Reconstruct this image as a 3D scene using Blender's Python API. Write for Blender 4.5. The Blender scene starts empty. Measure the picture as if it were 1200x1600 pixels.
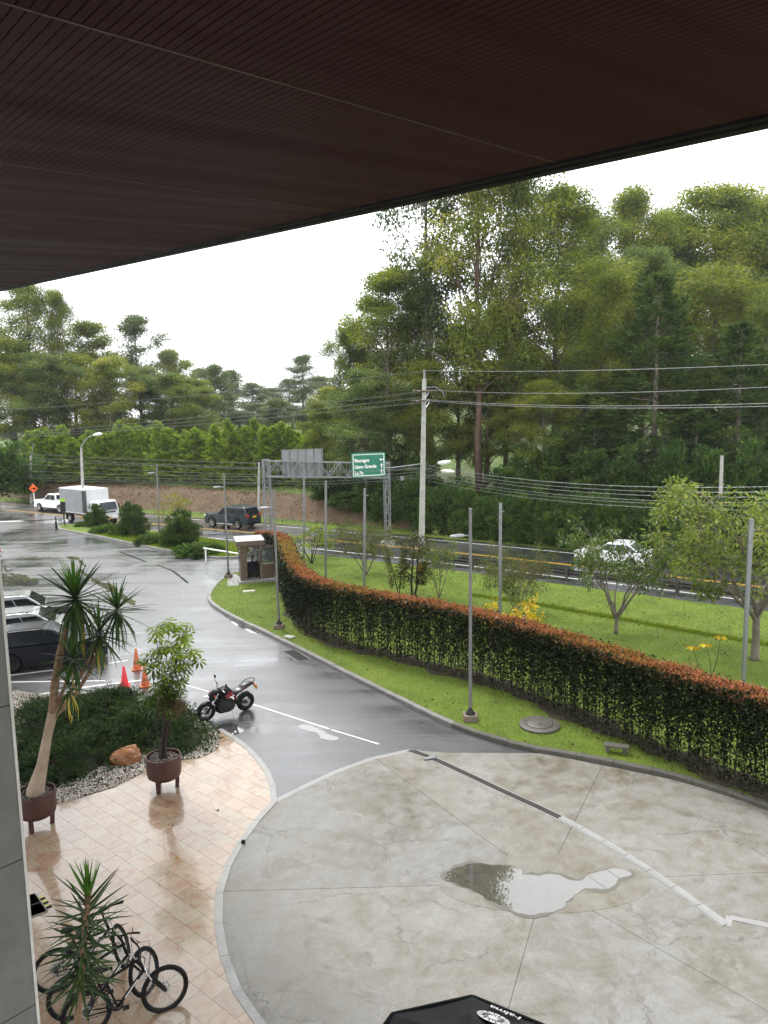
import bpy, bmesh, math, random
import numpy as np
from mathutils import Vector, Matrix

scene = bpy.context.scene
COL = scene.collection
R = math.radians

# ------------------------------------------------------------------ camera
CAM_H, FPX = 9.5, 1180.0
PITCH, ROLL = R(7.6), R(1.0)
fwd = np.array([0, math.cos(PITCH), -math.sin(PITCH)])
r0 = np.array([1.0, 0, 0]); u0 = np.array([0, math.sin(PITCH), math.cos(PITCH)])
cr = math.cos(ROLL) * r0 - math.sin(ROLL) * u0
cu = math.sin(ROLL) * r0 + math.cos(ROLL) * u0
CP = np.array([0, 0, CAM_H])
cam_d = bpy.data.cameras.new('camera')
cam = bpy.data.objects.new('camera', cam_d); COL.objects.link(cam)
cam_d.sensor_fit = 'VERTICAL'; cam_d.sensor_height = 36.0
cam_d.lens = FPX / 1600 * 36
cam_d.clip_start = 0.05; cam_d.clip_end = 3000
cam.matrix_world = Matrix(((cr[0], cu[0], -fwd[0], 0), (cr[1], cu[1], -fwd[1], 0), (cr[2], cu[2], -fwd[2], CAM_H), (0, 0, 0, 1)))
scene.camera = cam

# ------------------------------------------------------------------ light
HAZE = 0.00024
SUN_EL, SUN_AZ = R(56), R(-28)          # azimuth from +Y towards +X
w = bpy.data.worlds.new("World"); scene.world = w; w.use_nodes = True
nt = w.node_tree; nt.nodes.clear()
N = nt.nodes.new; L = nt.links.new
out = N('ShaderNodeOutputWorld'); bg = N('ShaderNodeBackground'); bg.inputs[1].default_value = 0.06
sky = N('ShaderNodeTexSky'); sky.sky_type = 'NISHITA'; sky.sun_disc = False
sky.sun_elevation = SUN_EL; sky.sun_rotation = SUN_AZ; sky.air_density = 1.0; sky.dust_density = 0.4
tc = N('ShaderNodeTexCoord'); mp = N('ShaderNodeMapping'); mp.inputs['Scale'].default_value = (1.0, 1.0, 2.2)
L(tc.outputs['Generated'], mp.inputs[0])
nz = N('ShaderNodeTexNoise'); nz.inputs['Scale'].default_value = 2.6; nz.inputs['Detail'].default_value = 9; nz.inputs['Roughness'].default_value = 0.58
L(mp.outputs[0], nz.inputs['Vector'])
rp = N('ShaderNodeValToRGB'); rp.color_ramp.elements[0].position = 0.30; rp.color_ramp.elements[1].position = 0.46
rp.color_ramp.elements[0].color = (0.5, 0.5, 0.5, 1); rp.color_ramp.elements[1].color = (1, 1, 1, 1)
L(nz.outputs['Fac'], rp.inputs[0])
nz2 = N('ShaderNodeTexNoise'); nz2.inputs['Scale'].default_value = 4.0; nz2.inputs['Detail'].default_value = 7
L(mp.outputs[0], nz2.inputs['Vector'])
cl = N('ShaderNodeMix'); cl.data_type = 'RGBA'
cl.inputs[6].default_value = (21.5, 22.2, 23.0, 1); cl.inputs[7].default_value = (32.0, 32.3, 32.6, 1)
L(nz2.outputs['Fac'], cl.inputs[0])
# one thin gap in the cloud, low over the left wood
gap_d = (338 - 600) / FPX * cr - (425 - 800) / FPX * cu + fwd; gap_d = gap_d / np.linalg.norm(gap_d)
gm = N('ShaderNodeVectorMath'); gm.operation = 'SUBTRACT'; L(tc.outputs['Generated'], gm.inputs[0]); gm.inputs[1].default_value = tuple(gap_d)
gs_ = N('ShaderNodeVectorMath'); gs_.operation = 'MULTIPLY'; L(gm.outputs[0], gs_.inputs[0]); gs_.inputs[1].default_value = (1.0, 1.0, 2.6)
gl = N('ShaderNodeVectorMath'); gl.operation = 'LENGTH'; L(gs_.outputs[0], gl.inputs[0])
nz3 = N('ShaderNodeTexNoise'); nz3.inputs['Scale'].default_value = 14; nz3.inputs['Detail'].default_value = 8; nz3.inputs['Roughness'].default_value = 0.6; L(tc.outputs['Generated'], nz3.inputs['Vector'])
ga1 = N('ShaderNodeMath'); ga1.operation = 'MULTIPLY_ADD'; L(nz3.outputs['Fac'], ga1.inputs[0]); ga1.inputs[1].default_value = -0.55; L(gl.outputs['Value'], ga1.inputs[2])
gr = N('ShaderNodeMapRange'); gr.inputs['From Min'].default_value = -0.24; gr.inputs['From Max'].default_value = -0.10; gr.inputs['To Min'].default_value = 0.52; gr.inputs['To Max'].default_value = 1.0; L(ga1.outputs[0], gr.inputs['Value'])
gmin = N('ShaderNodeMath'); gmin.operation = 'MINIMUM'; L(rp.outputs[0], gmin.inputs[0]); L(gr.outputs[0], gmin.inputs[1])
mx = N('ShaderNodeMix'); mx.data_type = 'RGBA'
L(gmin.outputs[0], mx.inputs[0]); L(sky.outputs[0], mx.inputs[6]); L(cl.outputs[2], mx.inputs[7])
L(mx.outputs[2], bg.inputs[0]); L(bg.outputs[0], out.inputs[0])

sd = bpy.data.lights.new('sun', 'SUN'); sd.energy = 1.9; sd.angle = R(12); sd.color = (1, 0.96, 0.9)
sun = bpy.data.objects.new('sun', sd); COL.objects.link(sun)
sv = Vector((math.sin(SUN_AZ) * math.cos(SUN_EL), math.cos(SUN_AZ) * math.cos(SUN_EL), math.sin(SUN_EL)))
sun.rotation_euler = sv.to_track_quat('Z', 'Y').to_euler()
vs = scene.view_settings
vs.view_transform = 'Standard'; vs.look = 'None'; vs.exposure = 0.7; vs.gamma = 1.0; vs.use_curve_mapping = False
scene.cycles.max_bounces = 8; scene.cycles.transparent_max_bounces = 16
scene.cycles.diffuse_bounces = 3; scene.cycles.glossy_bounces = 3; scene.cycles.volume_bounces = 0
scene.cycles.use_denoising = True
scene.cycles.sample_clamp_indirect = 6.0

# ------------------------------------------------------------------ projection helpers (photo pixel -> point of the place)
def ray(px, py):
    return (px - 600) / FPX * cr - (py - 800) / FPX * cu + fwd
def G(px, py, z=0.0):
    d = ray(px, py); return CP + d * ((z - CAM_H) / d[2])
def Zp(px, py, Y):
    d = ray(px, py); return CP + d * (Y / d[1])
def G2(px, py, z=0.0):
    p = G(px, py, z); return (float(p[0]), float(p[1]))
def proj(p):
    q = np.asarray(p, float) - CP; dd = q @ fwd
    return 600 + FPX * (q @ cr) / dd, 800 - FPX * (q @ cu) / dd

# ------------------------------------------------------------------ object helpers
def tag(o, label=None, cat=None, group=None, kind=None):
    if label: o['label'] = label
    if cat: o['category'] = cat
    if group: o['group'] = group
    if kind: o['kind'] = kind
    return o
def thing(name, label, cat, loc=(0, 0, 0), rotz=0.0, group=None):
    o = bpy.data.objects.new(name, None); COL.objects.link(o)
    o.location = loc; o.rotation_euler = (0, 0, rotz); o.empty_display_size = 0.2
    return tag(o, label, cat, group)
def link(name, me, parent=None, mat=None):
    if mat is not None and len(me.materials) == 0:
        me.materials.append(mat)
    o = bpy.data.objects.new(name, me); COL.objects.link(o)
    if parent is not None: o.parent = parent
    return o
KIDS = {}
def copy_tree(o, parent=None):
    c = o.copy(); COL.objects.link(c)
    if parent is not None: c.parent = parent
    for ch in list(o.children): copy_tree(ch, c)
    return c
def np_mesh(name, V, F, smooth=False, tone=None):
    """V (n,3) array, F (m,k) array with one face size"""
    me = bpy.data.meshes.new(name)
    V = np.asarray(V, np.float32); F = np.asarray(F, np.int32); m, k = F.shape
    me.vertices.add(len(V)); me.vertices.foreach_set('co', V.ravel())
    me.loops.add(m * k); me.loops.foreach_set('vertex_index', F.ravel())
    me.polygons.add(m); me.polygons.foreach_set('loop_start', np.arange(0, m * k, k, dtype=np.int32))
    if smooth: me.polygons.foreach_set('use_smooth', np.ones(m, bool))
    if tone is not None:
        a = me.attributes.new('tone', 'FLOAT', 'FACE'); a.data.foreach_set('value', np.asarray(tone, np.float32))
    me.update(calc_edges=True)
    return me

class MB:
    def __init__(s): s.v = []; s.f = []
    def add(s, vs, fs):
        b = len(s.v); s.v += [tuple(map(float, p)) for p in vs]; s.f += [tuple(i + b for i in f) for f in fs]; return s
    def box(s, c, size, rz=0.0, M=None):
        x, y, z = [d / 2 for d in size]; ca, sa = math.cos(rz), math.sin(rz)
        vs = []
        for dz in (-z, z):
            for dx, dy in ((-x, -y), (x, -y), (x, y), (-x, y)):
                p = (c[0] + dx * ca - dy * sa, c[1] + dx * sa + dy * ca, c[2] + dz)
                vs.append(tuple(M @ Vector(p)) if M else p)
        return s.add(vs, [(0, 3, 2, 1), (4, 5, 6, 7), (0, 1, 5, 4), (1, 2, 6, 5), (2, 3, 7, 6), (3, 0, 4, 7)])
    def tube(s, path, rad, n=8, caps=True):
        P = [Vector(p) for p in path]; m = len(P)
        rr = rad if hasattr(rad, '__len__') else [rad] * m
        vs = []; prev = None
        for i in range(m):
            t = (P[min(i + 1, m - 1)] - P[max(i - 1, 0)])
            t = t.normalized() if t.length > 1e-9 else Vector((0, 0, 1))
            if prev is None:
                a = Vector((1, 0, 0)) if abs(t.x) < 0.8 else Vector((0, 1, 0))
                u = t.cross(a).normalized()
            else:
                u = (prev - t * prev.dot(t)); u = u.normalized() if u.length > 1e-6 else t.orthogonal().normalized()
            prev = u; v = t.cross(u)
            for k in range(n):
                a = 2 * math.pi * k / n
                vs.append(P[i] + (u * math.cos(a) + v * math.sin(a)) * rr[i])
        fs = [(i * n + k, i * n + (k + 1) % n, (i + 1) * n + (k + 1) % n, (i + 1) * n + k) for i in range(m - 1) for k in range(n)]
        if caps: fs += [tuple(range(n - 1, -1, -1)), tuple((m - 1) * n + k for k in range(n))]
        return s.add(vs, fs)
    def bar(s, p0, p1, w, h=None):
        """square bar between two points"""
        h = h or w; a, b = Vector(p0), Vector(p1); t = (b - a).normalized()
        up = Vector((0, 0, 1)) if abs(t.z) < 0.95 else Vector((1, 0, 0))
        u = t.cross(up).normalized() * (w / 2); v = t.cross(u).normalized() * (h / 2)
        vs = [p + q for p in (a, b) for q in (-u - v, u - v, u + v, -u + v)]
        return s.add(vs, [(0, 3, 2, 1), (4, 5, 6, 7), (0, 1, 5, 4), (1, 2, 6, 5), (2, 3, 7, 6), (3, 0, 4, 7)])
    def lathe(s, prof, n=24, c=(0, 0, 0), axis='z', caps=True):
        vs = []
        for (r, h) in prof:
            for k in range(n):
                a = 2 * math.pi * k / n; x, y = r * math.cos(a), r * math.sin(a)
                vs.append({'z': (c[0] + x, c[1] + y, c[2] + h), 'y': (c[0] + x, c[1] + h, c[2] + y), 'x': (c[0] + h, c[1] + x, c[2] + y)}[axis])
        m = len(prof)
        fs = [(i * n + k, i * n + (k + 1) % n, (i + 1) * n + (k + 1) % n, (i + 1) * n + k) for i in range(m - 1) for k in range(n)]
        if caps: fs += [tuple(range(n - 1, -1, -1)), tuple((m - 1) * n + k for k in range(n))]
        return s.add(vs, fs)
    def torus(s, c, Rr, r, axis='y', n=32, k=8, squash=1.0):
        vs = []
        for i in range(n):
            a = 2 * math.pi * i / n
            for j in range(k):
                b = 2 * math.pi * j / k; q = Rr + r * math.cos(b); h = r * math.sin(b) * squash
                x, y = q * math.cos(a), q * math.sin(a)
                vs.append({'y': (c[0] + x, c[1] + h, c[2] + y), 'z': (c[0] + x, c[1] + y, c[2] + h), 'x': (c[0] + h, c[1] + x, c[2] + y)}[axis])
        fs = [(i * k + j, i * k + (j + 1) % k, ((i + 1) % n) * k + (j + 1) % k, ((i + 1) % n) * k + j) for i in range(n) for j in range(k)]
        return s.add(vs, fs)
    def prism(s, poly, z0, z1):
        n = len(poly)
        vs = [(p[0], p[1], z0) for p in poly] + [(p[0], p[1], z1) for p in poly]
        fs = [tuple(range(n - 1, -1, -1)), tuple(range(n, 2 * n))] + [(i, (i + 1) % n, n + (i + 1) % n, n + i) for i in range(n)]
        return s.add(vs, fs)
    def side(s, poly, y0, y1, top=None):
        """polygon in (x,z) pushed through y0..y1; top(x,z,y) may move a vertex"""
        n = len(poly)
        vs = [(p[0], y0, p[1]) for p in poly] + [(p[0], y1, p[1]) for p in poly]
        if top: vs = [top(*v) for v in vs]
        fs = [tuple(range(n)), tuple(range(2 * n - 1, n - 1, -1))] + [(i, n + i, n + (i + 1) % n, (i + 1) % n) for i in range(n)]
        return s.add(vs, fs)
    def mesh(s, name, mat=None, smooth=False, fix=True):
        me = bpy.data.meshes.new(name); me.from_pydata(s.v, [], s.f)
        if fix:
            bm = bmesh.new(); bm.from_mesh(me); bmesh.ops.recalc_face_normals(bm, faces=bm.faces); bm.to_mesh(me); bm.free()
        if smooth:
            me.polygons.foreach_set('use_smooth', np.ones(len(me.polygons), bool))
        if mat is not None: me.materials.append(mat)
        me.update(); return me
    def build(s, name, mat, parent=None, smooth=False, bevel=0.0, segs=2, angle=35, fix=True):
        o = link(name, s.mesh(name, mat, smooth or bevel > 0, fix), parent)
        if bevel > 0:
            b = o.modifiers.new('bevel', 'BEVEL'); b.width = bevel; b.segments = segs; b.limit_method = 'ANGLE'; b.angle_limit = R(angle)
            b.harden_normals = False
            sharp(o.data, 50)
        elif smooth: sharp(o.data, 50)
        return o
def sharp(me, deg):
    bm = bmesh.new(); bm.from_mesh(me)
    for e in bm.edges:
        if len(e.link_faces) == 2 and e.calc_face_angle(0) > R(deg): e.smooth = False
    bm.to_mesh(me); bm.free()

def cr_spline(pts, step=0.5, closed=False):
    """Catmull-Rom through 2-D points, resampled"""
    P = [np.array(p, float) for p in pts]; n = len(P); outp = []
    rng = range(n if closed else n - 1)
    for i in rng:
        p0 = P[(i - 1) % n] if closed or i > 0 else 2 * P[0] - P[1]
        p1 = P[i]; p2 = P[(i + 1) % n]
        p3 = P[(i + 2) % n] if closed or i + 2 < n else 2 * P[-1] - P[-2]
        m = max(2, int(np.linalg.norm(p2 - p1) / step))
        for k in range(m):
            t = k / m
            outp.append(0.5 * (2 * p1 + (p2 - p0) * t + (2 * p0 - 5 * p1 + 4 * p2 - p3) * t * t + (3 * p1 - p0 - 3 * p2 + p3) * t ** 3))
    if not closed: outp.append(P[-1])
    return np.array(outp)
def resample(path, step):
    path = np.asarray(path, float); d = np.r_[0, np.cumsum(np.linalg.norm(np.diff(path, axis=0), axis=1))]
    n = max(2, int(round(d[-1] / step)) + 1); t = np.linspace(0, d[-1], n)
    return np.stack([np.interp(t, d, path[:, k]) for k in range(path.shape[1])], 1)
def normals2(path):
    t = np.gradient(np.asarray(path, float), axis=0); t /= np.linalg.norm(t, axis=1)[:, None] + 1e-9
    return np.stack([-t[:, 1], t[:, 0]], 1)
def inside(pts, poly):
    x, y = pts[:, 0], pts[:, 1]; c = np.zeros(len(pts), bool); n = len(poly)
    for i in range(n):
        x1, y1 = poly[i]; x2, y2 = poly[(i + 1) % n]
        hit = ((y1 > y) != (y2 > y)) & (x < (x2 - x1) * (y - y1) / ((y2 - y1) or 1e-12) + x1)
        c ^= hit
    return c
def flat(name, poly, z, mat, parent=None, kind='structure', thick=0.0):
    mb = MB(); n = len(poly)
    if thick > 0:
        mb.prism([tuple(p) for p in poly], z - thick, z)
    else:
        mb.add([(p[0], p[1], z) for p in poly], [tuple(range(n))])
    o = mb.build(name, mat, parent)
    if len(o.data.polygons) and thick <= 0 and o.data.polygons[0].normal.z < 0: o.data.flip_normals()
    if kind: o['kind'] = kind
    return o
def strip(name, path, o0, o1, z, mat, parent=None, kind='structure', zf=None):
    path = np.asarray(path); nn = normals2(path); A = path + nn * o0; B = path + nn * o1; n = len(path)
    V = [(a[0], a[1], z) for a in A] + [(b[0], b[1], z) for b in B]
    mb = MB().add(V, [(i, i + 1, n + i + 1, n + i) for i in range(n - 1)])
    o = mb.build(name, mat, parent)
    if o.data.polygons[0].normal.z < 0: o.data.flip_normals()
    if kind: o['kind'] = kind
    return o
# ------------------------------------------------------------------ materials
MATS = {}
def srgb(h):
    c = [int(h[i:i + 2], 16) / 255 for i in (0, 2, 4)]
    return tuple(x / 12.92 if x <= 0.04045 else ((x + 0.055) / 1.055) ** 2.4 for x in c) + (1,)
def c4(c):
    return (c[0], c[1], c[2], 1)
class NT:
    def __init__(s, name):
        s.m = bpy.data.materials.new(name); s.m.use_nodes = True; s.t = s.m.node_tree
        s.b = s.t.nodes['Principled BSDF']; s.o = s.t.nodes['Material Output']
        MATS[name] = s.m
    def n(s, typ, **kw):
        nd = s.t.nodes.new(typ)
        for k, v in kw.items():
            if k in nd.inputs: nd.inputs[k].default_value = v
            else: setattr(nd, k, v)
        return nd
    def l(s, a, b): s.t.links.new(a, b)
    def coords(s, kind='Object'):
        return s.n('ShaderNodeTexCoord').outputs[kind]
    def noise(s, vec, scale, detail=4, rough=0.55, dist=0.0):
        nd = s.n('ShaderNodeTexNoise', Scale=scale, Detail=detail, Roughness=rough, Distortion=dist)
        if vec is not None: s.l(vec, nd.inputs['Vector'])
        return nd.outputs['Fac']
    def ramp(s, fac, stops):
        nd = s.n('ShaderNodeValToRGB'); e = nd.color_ramp.elements
        while len(e) < len(stops): e.new(0.5)
        for i, (p, c) in enumerate(stops):
            e[i].position = p; e[i].color = c4(c) if hasattr(c, '__len__') else (c, c, c, 1)
        s.l(fac, nd.inputs[0]); return nd.outputs[0]
    def mix(s, fac, a, b, mode='MIX'):
        nd = s.n('ShaderNodeMix', data_type='RGBA', blend_type=mode)
        for sock, v in ((nd.inputs[0], fac), (nd.inputs[6], a), (nd.inputs[7], b)):
            if hasattr(v, 'is_linked'): s.l(v, sock)
            else: sock.default_value = v if not hasattr(v, '__len__') else c4(v)
        return nd.outputs[2]
    def math(s, op, a, b=None, clamp=False):
        nd = s.n('ShaderNodeMath', operation=op, use_clamp=clamp)
        for sock, v in ((nd.inputs[0], a), (nd.inputs[1], b)):
            if v is None: continue
            if hasattr(v, 'is_linked'): s.l(v, sock)
            else: sock.default_value = v
        return nd.outputs[0]
    def bump(s, h, strength=0.3, dist=0.02):
        nd = s.n('ShaderNodeBump', Strength=strength, Distance=dist); s.l(h, nd.inputs['Height']); s.l(nd.outputs[0], s.b.inputs['Normal']); return nd
    def set(s, **kw):
        for k, v in kw.items():
            k = k.replace('_', ' ')
            if hasattr(v, 'is_linked'): s.l(v, s.b.inputs[k])
            else: s.b.inputs[k].default_value = c4(v) if hasattr(v, '__len__') else v
        return s

def simple(name, c1, c2=None, scale=6.0, rough=0.6, metal=0.0, bump=0.0, bscale=None, coat=0.0, rvar=0.1, spec=0.5):
    t = NT(name); co = t.coords()
    c2 = c2 or tuple(x * 0.75 for x in c1[:3])
    f = t.noise(co, scale, 5)
    col = t.ramp(f, [(0.32, c1), (0.68, c2)])
    fine = t.noise(co, scale * 9, 3)
    col = t.mix(0.25, col, t.ramp(fine, [(0.3, tuple(x * 0.7 for x in c1[:3])), (0.7, tuple(min(1, x * 1.25) for x in c1[:3]))]))
    t.set(Base_Color=col, Metallic=metal, Coat_Weight=coat, Coat_Roughness=0.06)
    t.b.inputs['Specular IOR Level'].default_value = spec
    rr = t.ramp(f, [(0.3, max(0.02, rough - rvar)), (0.7, min(1, rough + rvar))]); t.l(rr, t.b.inputs['Roughness'])
    if bump > 0: t.bump(t.noise(co, bscale or scale * 6, 5), bump, 0.02)
    return t.m

def leafmat(name, stops, rough=0.45, trans=0.35, spec=0.16):
    t = NT(name)
    at = t.n('ShaderNodeAttribute', attribute_name='tone')
    oi = t.n('ShaderNodeObjectInfo')
    f = t.math('ADD', at.outputs['Fac'], t.math('MULTIPLY', t.math('SUBTRACT', oi.outputs['Random'], 0.5), 0.22), clamp=True)
    col = t.ramp(f, stops)
    t.set(Base_Color=col, Roughness=rough)
    t.b.inputs['Specular IOR Level'].default_value = spec
    tr = t.n('ShaderNodeBsdfTranslucent'); 
    hs = t.n('ShaderNodeHueSaturation', Saturation=1.15, Value=1.5); t.l(col, hs.inputs['Color']); t.l(hs.outputs[0], tr.inputs['Color'])
    mx = t.n('ShaderNodeMixShader'); mx.inputs[0].default_value = trans
    t.l(t.b.outputs[0], mx.inputs[1]); t.l(tr.outputs[0], mx.inputs[2]); t.l(mx.outputs[0], t.o.inputs['Surface'])
    return t.m

# wet asphalt: dark grain under a water film that pools in the hollows
def asphalt(name, dark, light, pud=(0.42, 0.62), rmin=0.06, rmax=0.34, lanes=False):
    t = NT(name); co = t.coords()
    big = t.noise(co, 0.16, 5, 0.6, 0.6); mid = t.noise(co, 1.1, 5, 0.6); fine = t.noise(co, 60, 3, 0.7)
    mp = t.n('ShaderNodeMapping'); mp.inputs['Rotation'].default_value = (0, 0, R(28)); mp.inputs['Scale'].default_value = (0.05, 0.55, 1)
    t.l(co, mp.inputs[0]); streak = t.noise(mp.outputs[0], 2.0, 5, 0.6, 0.4)
    col = t.ramp(t.mix(0.35, big, mid), [(0.35, dark), (0.65, light)])
    col = t.mix(0.5, col, t.ramp(fine, [(0.35, tuple(x * 0.55 for x in dark)), (0.62, light), (0.75, tuple(x * 2.0 for x in light))]))
    cr_ = t.n('ShaderNodeTexVoronoi', feature='DISTANCE_TO_EDGE', Scale=0.16)
    wob = t.n('ShaderNodeMapping'); vadd = t.n('ShaderNodeVectorMath', operation='ADD')
    nzc = t.n('ShaderNodeTexNoise', Scale=0.9, Detail=6, Roughness=0.7); t.l(co, nzc.inputs['Vector']); t.l(co, vadd.inputs[0]); t.l(nzc.outputs['Color'], vadd.inputs[1]); t.l(vadd.outputs[0], cr_.inputs['Vector'])
    crack = t.ramp(cr_.outputs['Distance'], [(0.0, 1.0), (0.006, 0.0)])
    crack = t.math('MULTIPLY', crack, t.ramp(t.noise(co, 0.25, 2), [(0.5, 0.0), (0.6, 0.8)]))
    col = t.mix(crack, col, (0.012, 0.012, 0.012))
    film = t.ramp(t.mix(0.4, big, streak), [(pud[0], 1.0), (pud[1], 0.0)])
    rr = t.ramp(film, [(0.0, rmax), (1.0, rmin)])
    t.set(Base_Color=col, Roughness=rr, Coat_Weight=t.ramp(film, [(0.0, 0.75), (1.0, 1.0)]), Coat_Roughness=t.ramp(film, [(0.0, 0.36), (1.0, 0.07)]), Coat_IOR=1.45)
    bs = t.n('ShaderNodeBump', Distance=0.012); t.l(t.ramp(film, [(0.0, 0.5), (1.0, 0.04)]), bs.inputs['Strength'])
    t.l(t.mix(0.5, fine, mid), bs.inputs['Height']); t.l(bs.outputs[0], t.b.inputs['Normal'])
    return t.m

M_ASPH = asphalt('wet_asphalt', (0.040, 0.041, 0.044), (0.072, 0.073, 0.076), (0.34, 0.56), 0.10, 0.5)
M_ROAD = asphalt('wet_road', (0.024, 0.024, 0.026), (0.05, 0.05, 0.053), (0.36, 0.56), 0.1, 0.4)

def concrete():
    t = NT('forecourt_concrete'); co = t.coords('Object'); oi = t.n('ShaderNodeObjectInfo')
    big = t.noise(co, 0.32, 7, 0.66, 1.2); mid = t.noise(co, 2.6, 6, 0.65, 0.4); fine = t.noise(co, 38, 4, 0.7)
    col = t.ramp(t.mix(0.45, big, mid), [(0.34, (0.098, 0.085, 0.062)), (0.43, (0.150, 0.138, 0.110)), (0.53, (0.195, 0.191, 0.177)), (0.66, (0.236, 0.235, 0.224))])
    pale = t.ramp(t.noise(co, 1.1, 8, 0.7, 1.2), [(0.56, 0.0), (0.68, 0.5)])
    col = t.mix(pale, col, (0.27, 0.266, 0.25))
    tint = t.ramp(oi.outputs['Random'], [(0.0, (0.90, 0.87, 0.80)), (0.5, (1.0, 0.99, 0.97)), (1.0, (0.92, 0.93, 0.94))])
    col = t.mix(1.0, col, tint, 'MULTIPLY')
    sp = t.ramp(fine, [(0.28, 0.72), (0.5, 1.0), (0.75, 1.1)])
    col = t.mix(1.0, col, sp, 'MULTIPLY')
    stain = t.ramp(t.noise(co, 0.9, 7, 0.7, 1.6), [(0.33, 0.75), (0.44, 0.0)])
    col = t.mix(stain, col, (0.11, 0.10, 0.085))
    va = t.n('ShaderNodeVectorMath', operation='ADD'); nzc = t.n('ShaderNodeTexNoise', Scale=1.6, Detail=7, Roughness=0.72); t.l(co, nzc.inputs['Vector']); t.l(co, va.inputs[0]); t.l(nzc.outputs['Color'], va.inputs[1])
    vo = t.n('ShaderNodeTexVoronoi', feature='DISTANCE_TO_EDGE', Scale=0.42); t.l(va.outputs[0], vo.inputs['Vector'])
    crack = t.math('MULTIPLY', t.ramp(vo.outputs['Distance'], [(0.0, 1.0), (0.013, 0.0)]), t.ramp(t.noise(co, 0.5, 3), [(0.45, 0.0), (0.57, 0.7)]))
    col = t.mix(crack, col, (0.055, 0.052, 0.048))
    wet = t.ramp(t.mix(0.4, big, mid), [(0.36, 1.0), (0.55, 0.0)])
    t.set(Base_Color=col, Roughness=t.ramp(wet, [(0.0, 0.62), (1.0, 0.33)]))
    t.b.inputs['Specular IOR Level'].default_value = 0.45
    t.bump(t.mix(0.5, fine, crack), 0.25, 0.006)
    return t.m
M_CONC = concrete()

def tile_mat():
    t = NT('wet_sandstone'); co = t.coords('Object'); oi = t.n('ShaderNodeObjectInfo')
    va = t.n('ShaderNodeVectorMath', operation='ADD'); cx = t.n('ShaderNodeCombineXYZ'); k = t.math('MULTIPLY', oi.outputs['Random'], 37.0)
    t.l(k, cx.inputs[0]); t.l(k, cx.inputs[2]); t.l(co, va.inputs[0]); t.l(cx.outputs[0], va.inputs[1])
    a = t.noise(va.outputs[0], 2.2, 5, 0.5, 2.2); b = t.noise(va.outputs[0], 22, 5, 0.65, 0.6)
    col = t.ramp(a, [(0.25, (0.21, 0.125, 0.07)), (0.40, (0.29, 0.20, 0.135)), (0.52, (0.33, 0.255, 0.19)), (0.64, (0.315, 0.265, 0.20)), (0.80, (0.25, 0.245, 0.195))])
    tint = t.ramp(oi.outputs['Random'], [(0.0, (0.82, 0.74, 0.66)), (0.3, (1.0, 0.92, 0.84)), (0.6, (1.0, 0.96, 0.92)), (0.85, (0.86, 0.88, 0.80)), (1.0, (0.95, 0.80, 0.68))])
    col = t.mix(1.0, col, tint, 'MULTIPLY'); col = t.mix(1.0, col, t.ramp(b, [(0.3, 0.92), (0.7, 1.04)]), 'MULTIPLY')
    t.set(Base_Color=col, Roughness=t.ramp(b, [(0.3, 0.16), (0.7, 0.32)]), Coat_Weight=0.9, Coat_Roughness=0.06, Coat_IOR=1.45)
    t.bump(t.mix(0.5, a, b), 0.10, 0.01)
    return t.m
M_TILE = tile_mat()

def puddle_mat(name, c):
    t = NT(name); co = t.coords()
    t.set(Base_Color=t.ramp(t.noise(co, 5, 4), [(0.35, c), (0.65, tuple(x * 1.25 for x in c))]), Roughness=0.015, IOR=1.45)
    t.b.inputs['Specular IOR Level'].default_value = 0.6
    t.set(Coat_Weight=1.0, Coat_Roughness=0.01, Coat_IOR=1.8)
    t.bump(t.noise(co, 2.2, 2), 0.02, 0.004)
    return t.m
M_WETC = simple('damp_concrete', (0.125, 0.119, 0.10), (0.10, 0.095, 0.08), 2.5, 0.5, spec=0.3, bump=0.1, bscale=40)
M_PUD = puddle_mat('puddle_water', (0.066, 0.062, 0.054)); M_PUDA = puddle_mat('puddle_on_asphalt', (0.05, 0.05, 0.048))

def ground_mat(name, cols, scale=0.8, bump=0.5):
    t = NT(name); co = t.coords()
    a = t.noise(co, scale, 6, 0.65, 0.5); b = t.noise(co, scale * 14, 4, 0.7); d = t.noise(co, scale * 60, 3, 0.7)
    n = len(cols); col = t.ramp(t.mix(0.4, a, b), [(0.3 + 0.4 * i / (n - 1), c) for i, c in enumerate(cols)])
    col = t.mix(1.0, col, t.ramp(d, [(0.3, 0.6), (0.7, 1.25)]), 'MULTIPLY')
    t.set(Base_Color=col, Roughness=0.85); t.b.inputs['Specular IOR Level'].default_value = 0.25
    t.bump(t.mix(0.5, b, d), bump, 0.04); return t.m
M_LAWN = ground_mat('lawn_turf', [(0.06, 0.066, 0.012), (0.082, 0.124, 0.014), (0.115, 0.168, 0.018), (0.16, 0.16, 0.035)])
M_HILL = ground_mat('wooded_slope', [(0.035, 0.04, 0.014), (0.06, 0.075, 0.02), (0.10, 0.16, 0.03), (0.12, 0.19, 0.035)], 0.12)
M_BANK = ground_mat('earth_bank', [(0.055, 0.035, 0.022), (0.095, 0.062, 0.038), (0.14, 0.095, 0.058), (0.085, 0.085, 0.035)], 0.5, 0.9)
M_GRASS = leafmat('grass_blades', [(0.0, (0.06, 0.10, 0.01)), (0.5, (0.11, 0.168, 0.014)), (1.0, (0.19, 0.215, 0.03))], 0.5, 0.4)
M_EUC = leafmat('gum_leaves', [(0.0, (0.04, 0.062, 0.018)), (0.4, (0.118, 0.162, 0.03)), (0.75, (0.225, 0.25, 0.046)), (1.0, (0.31, 0.27, 0.065))], 0.45, 0.45)
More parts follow.
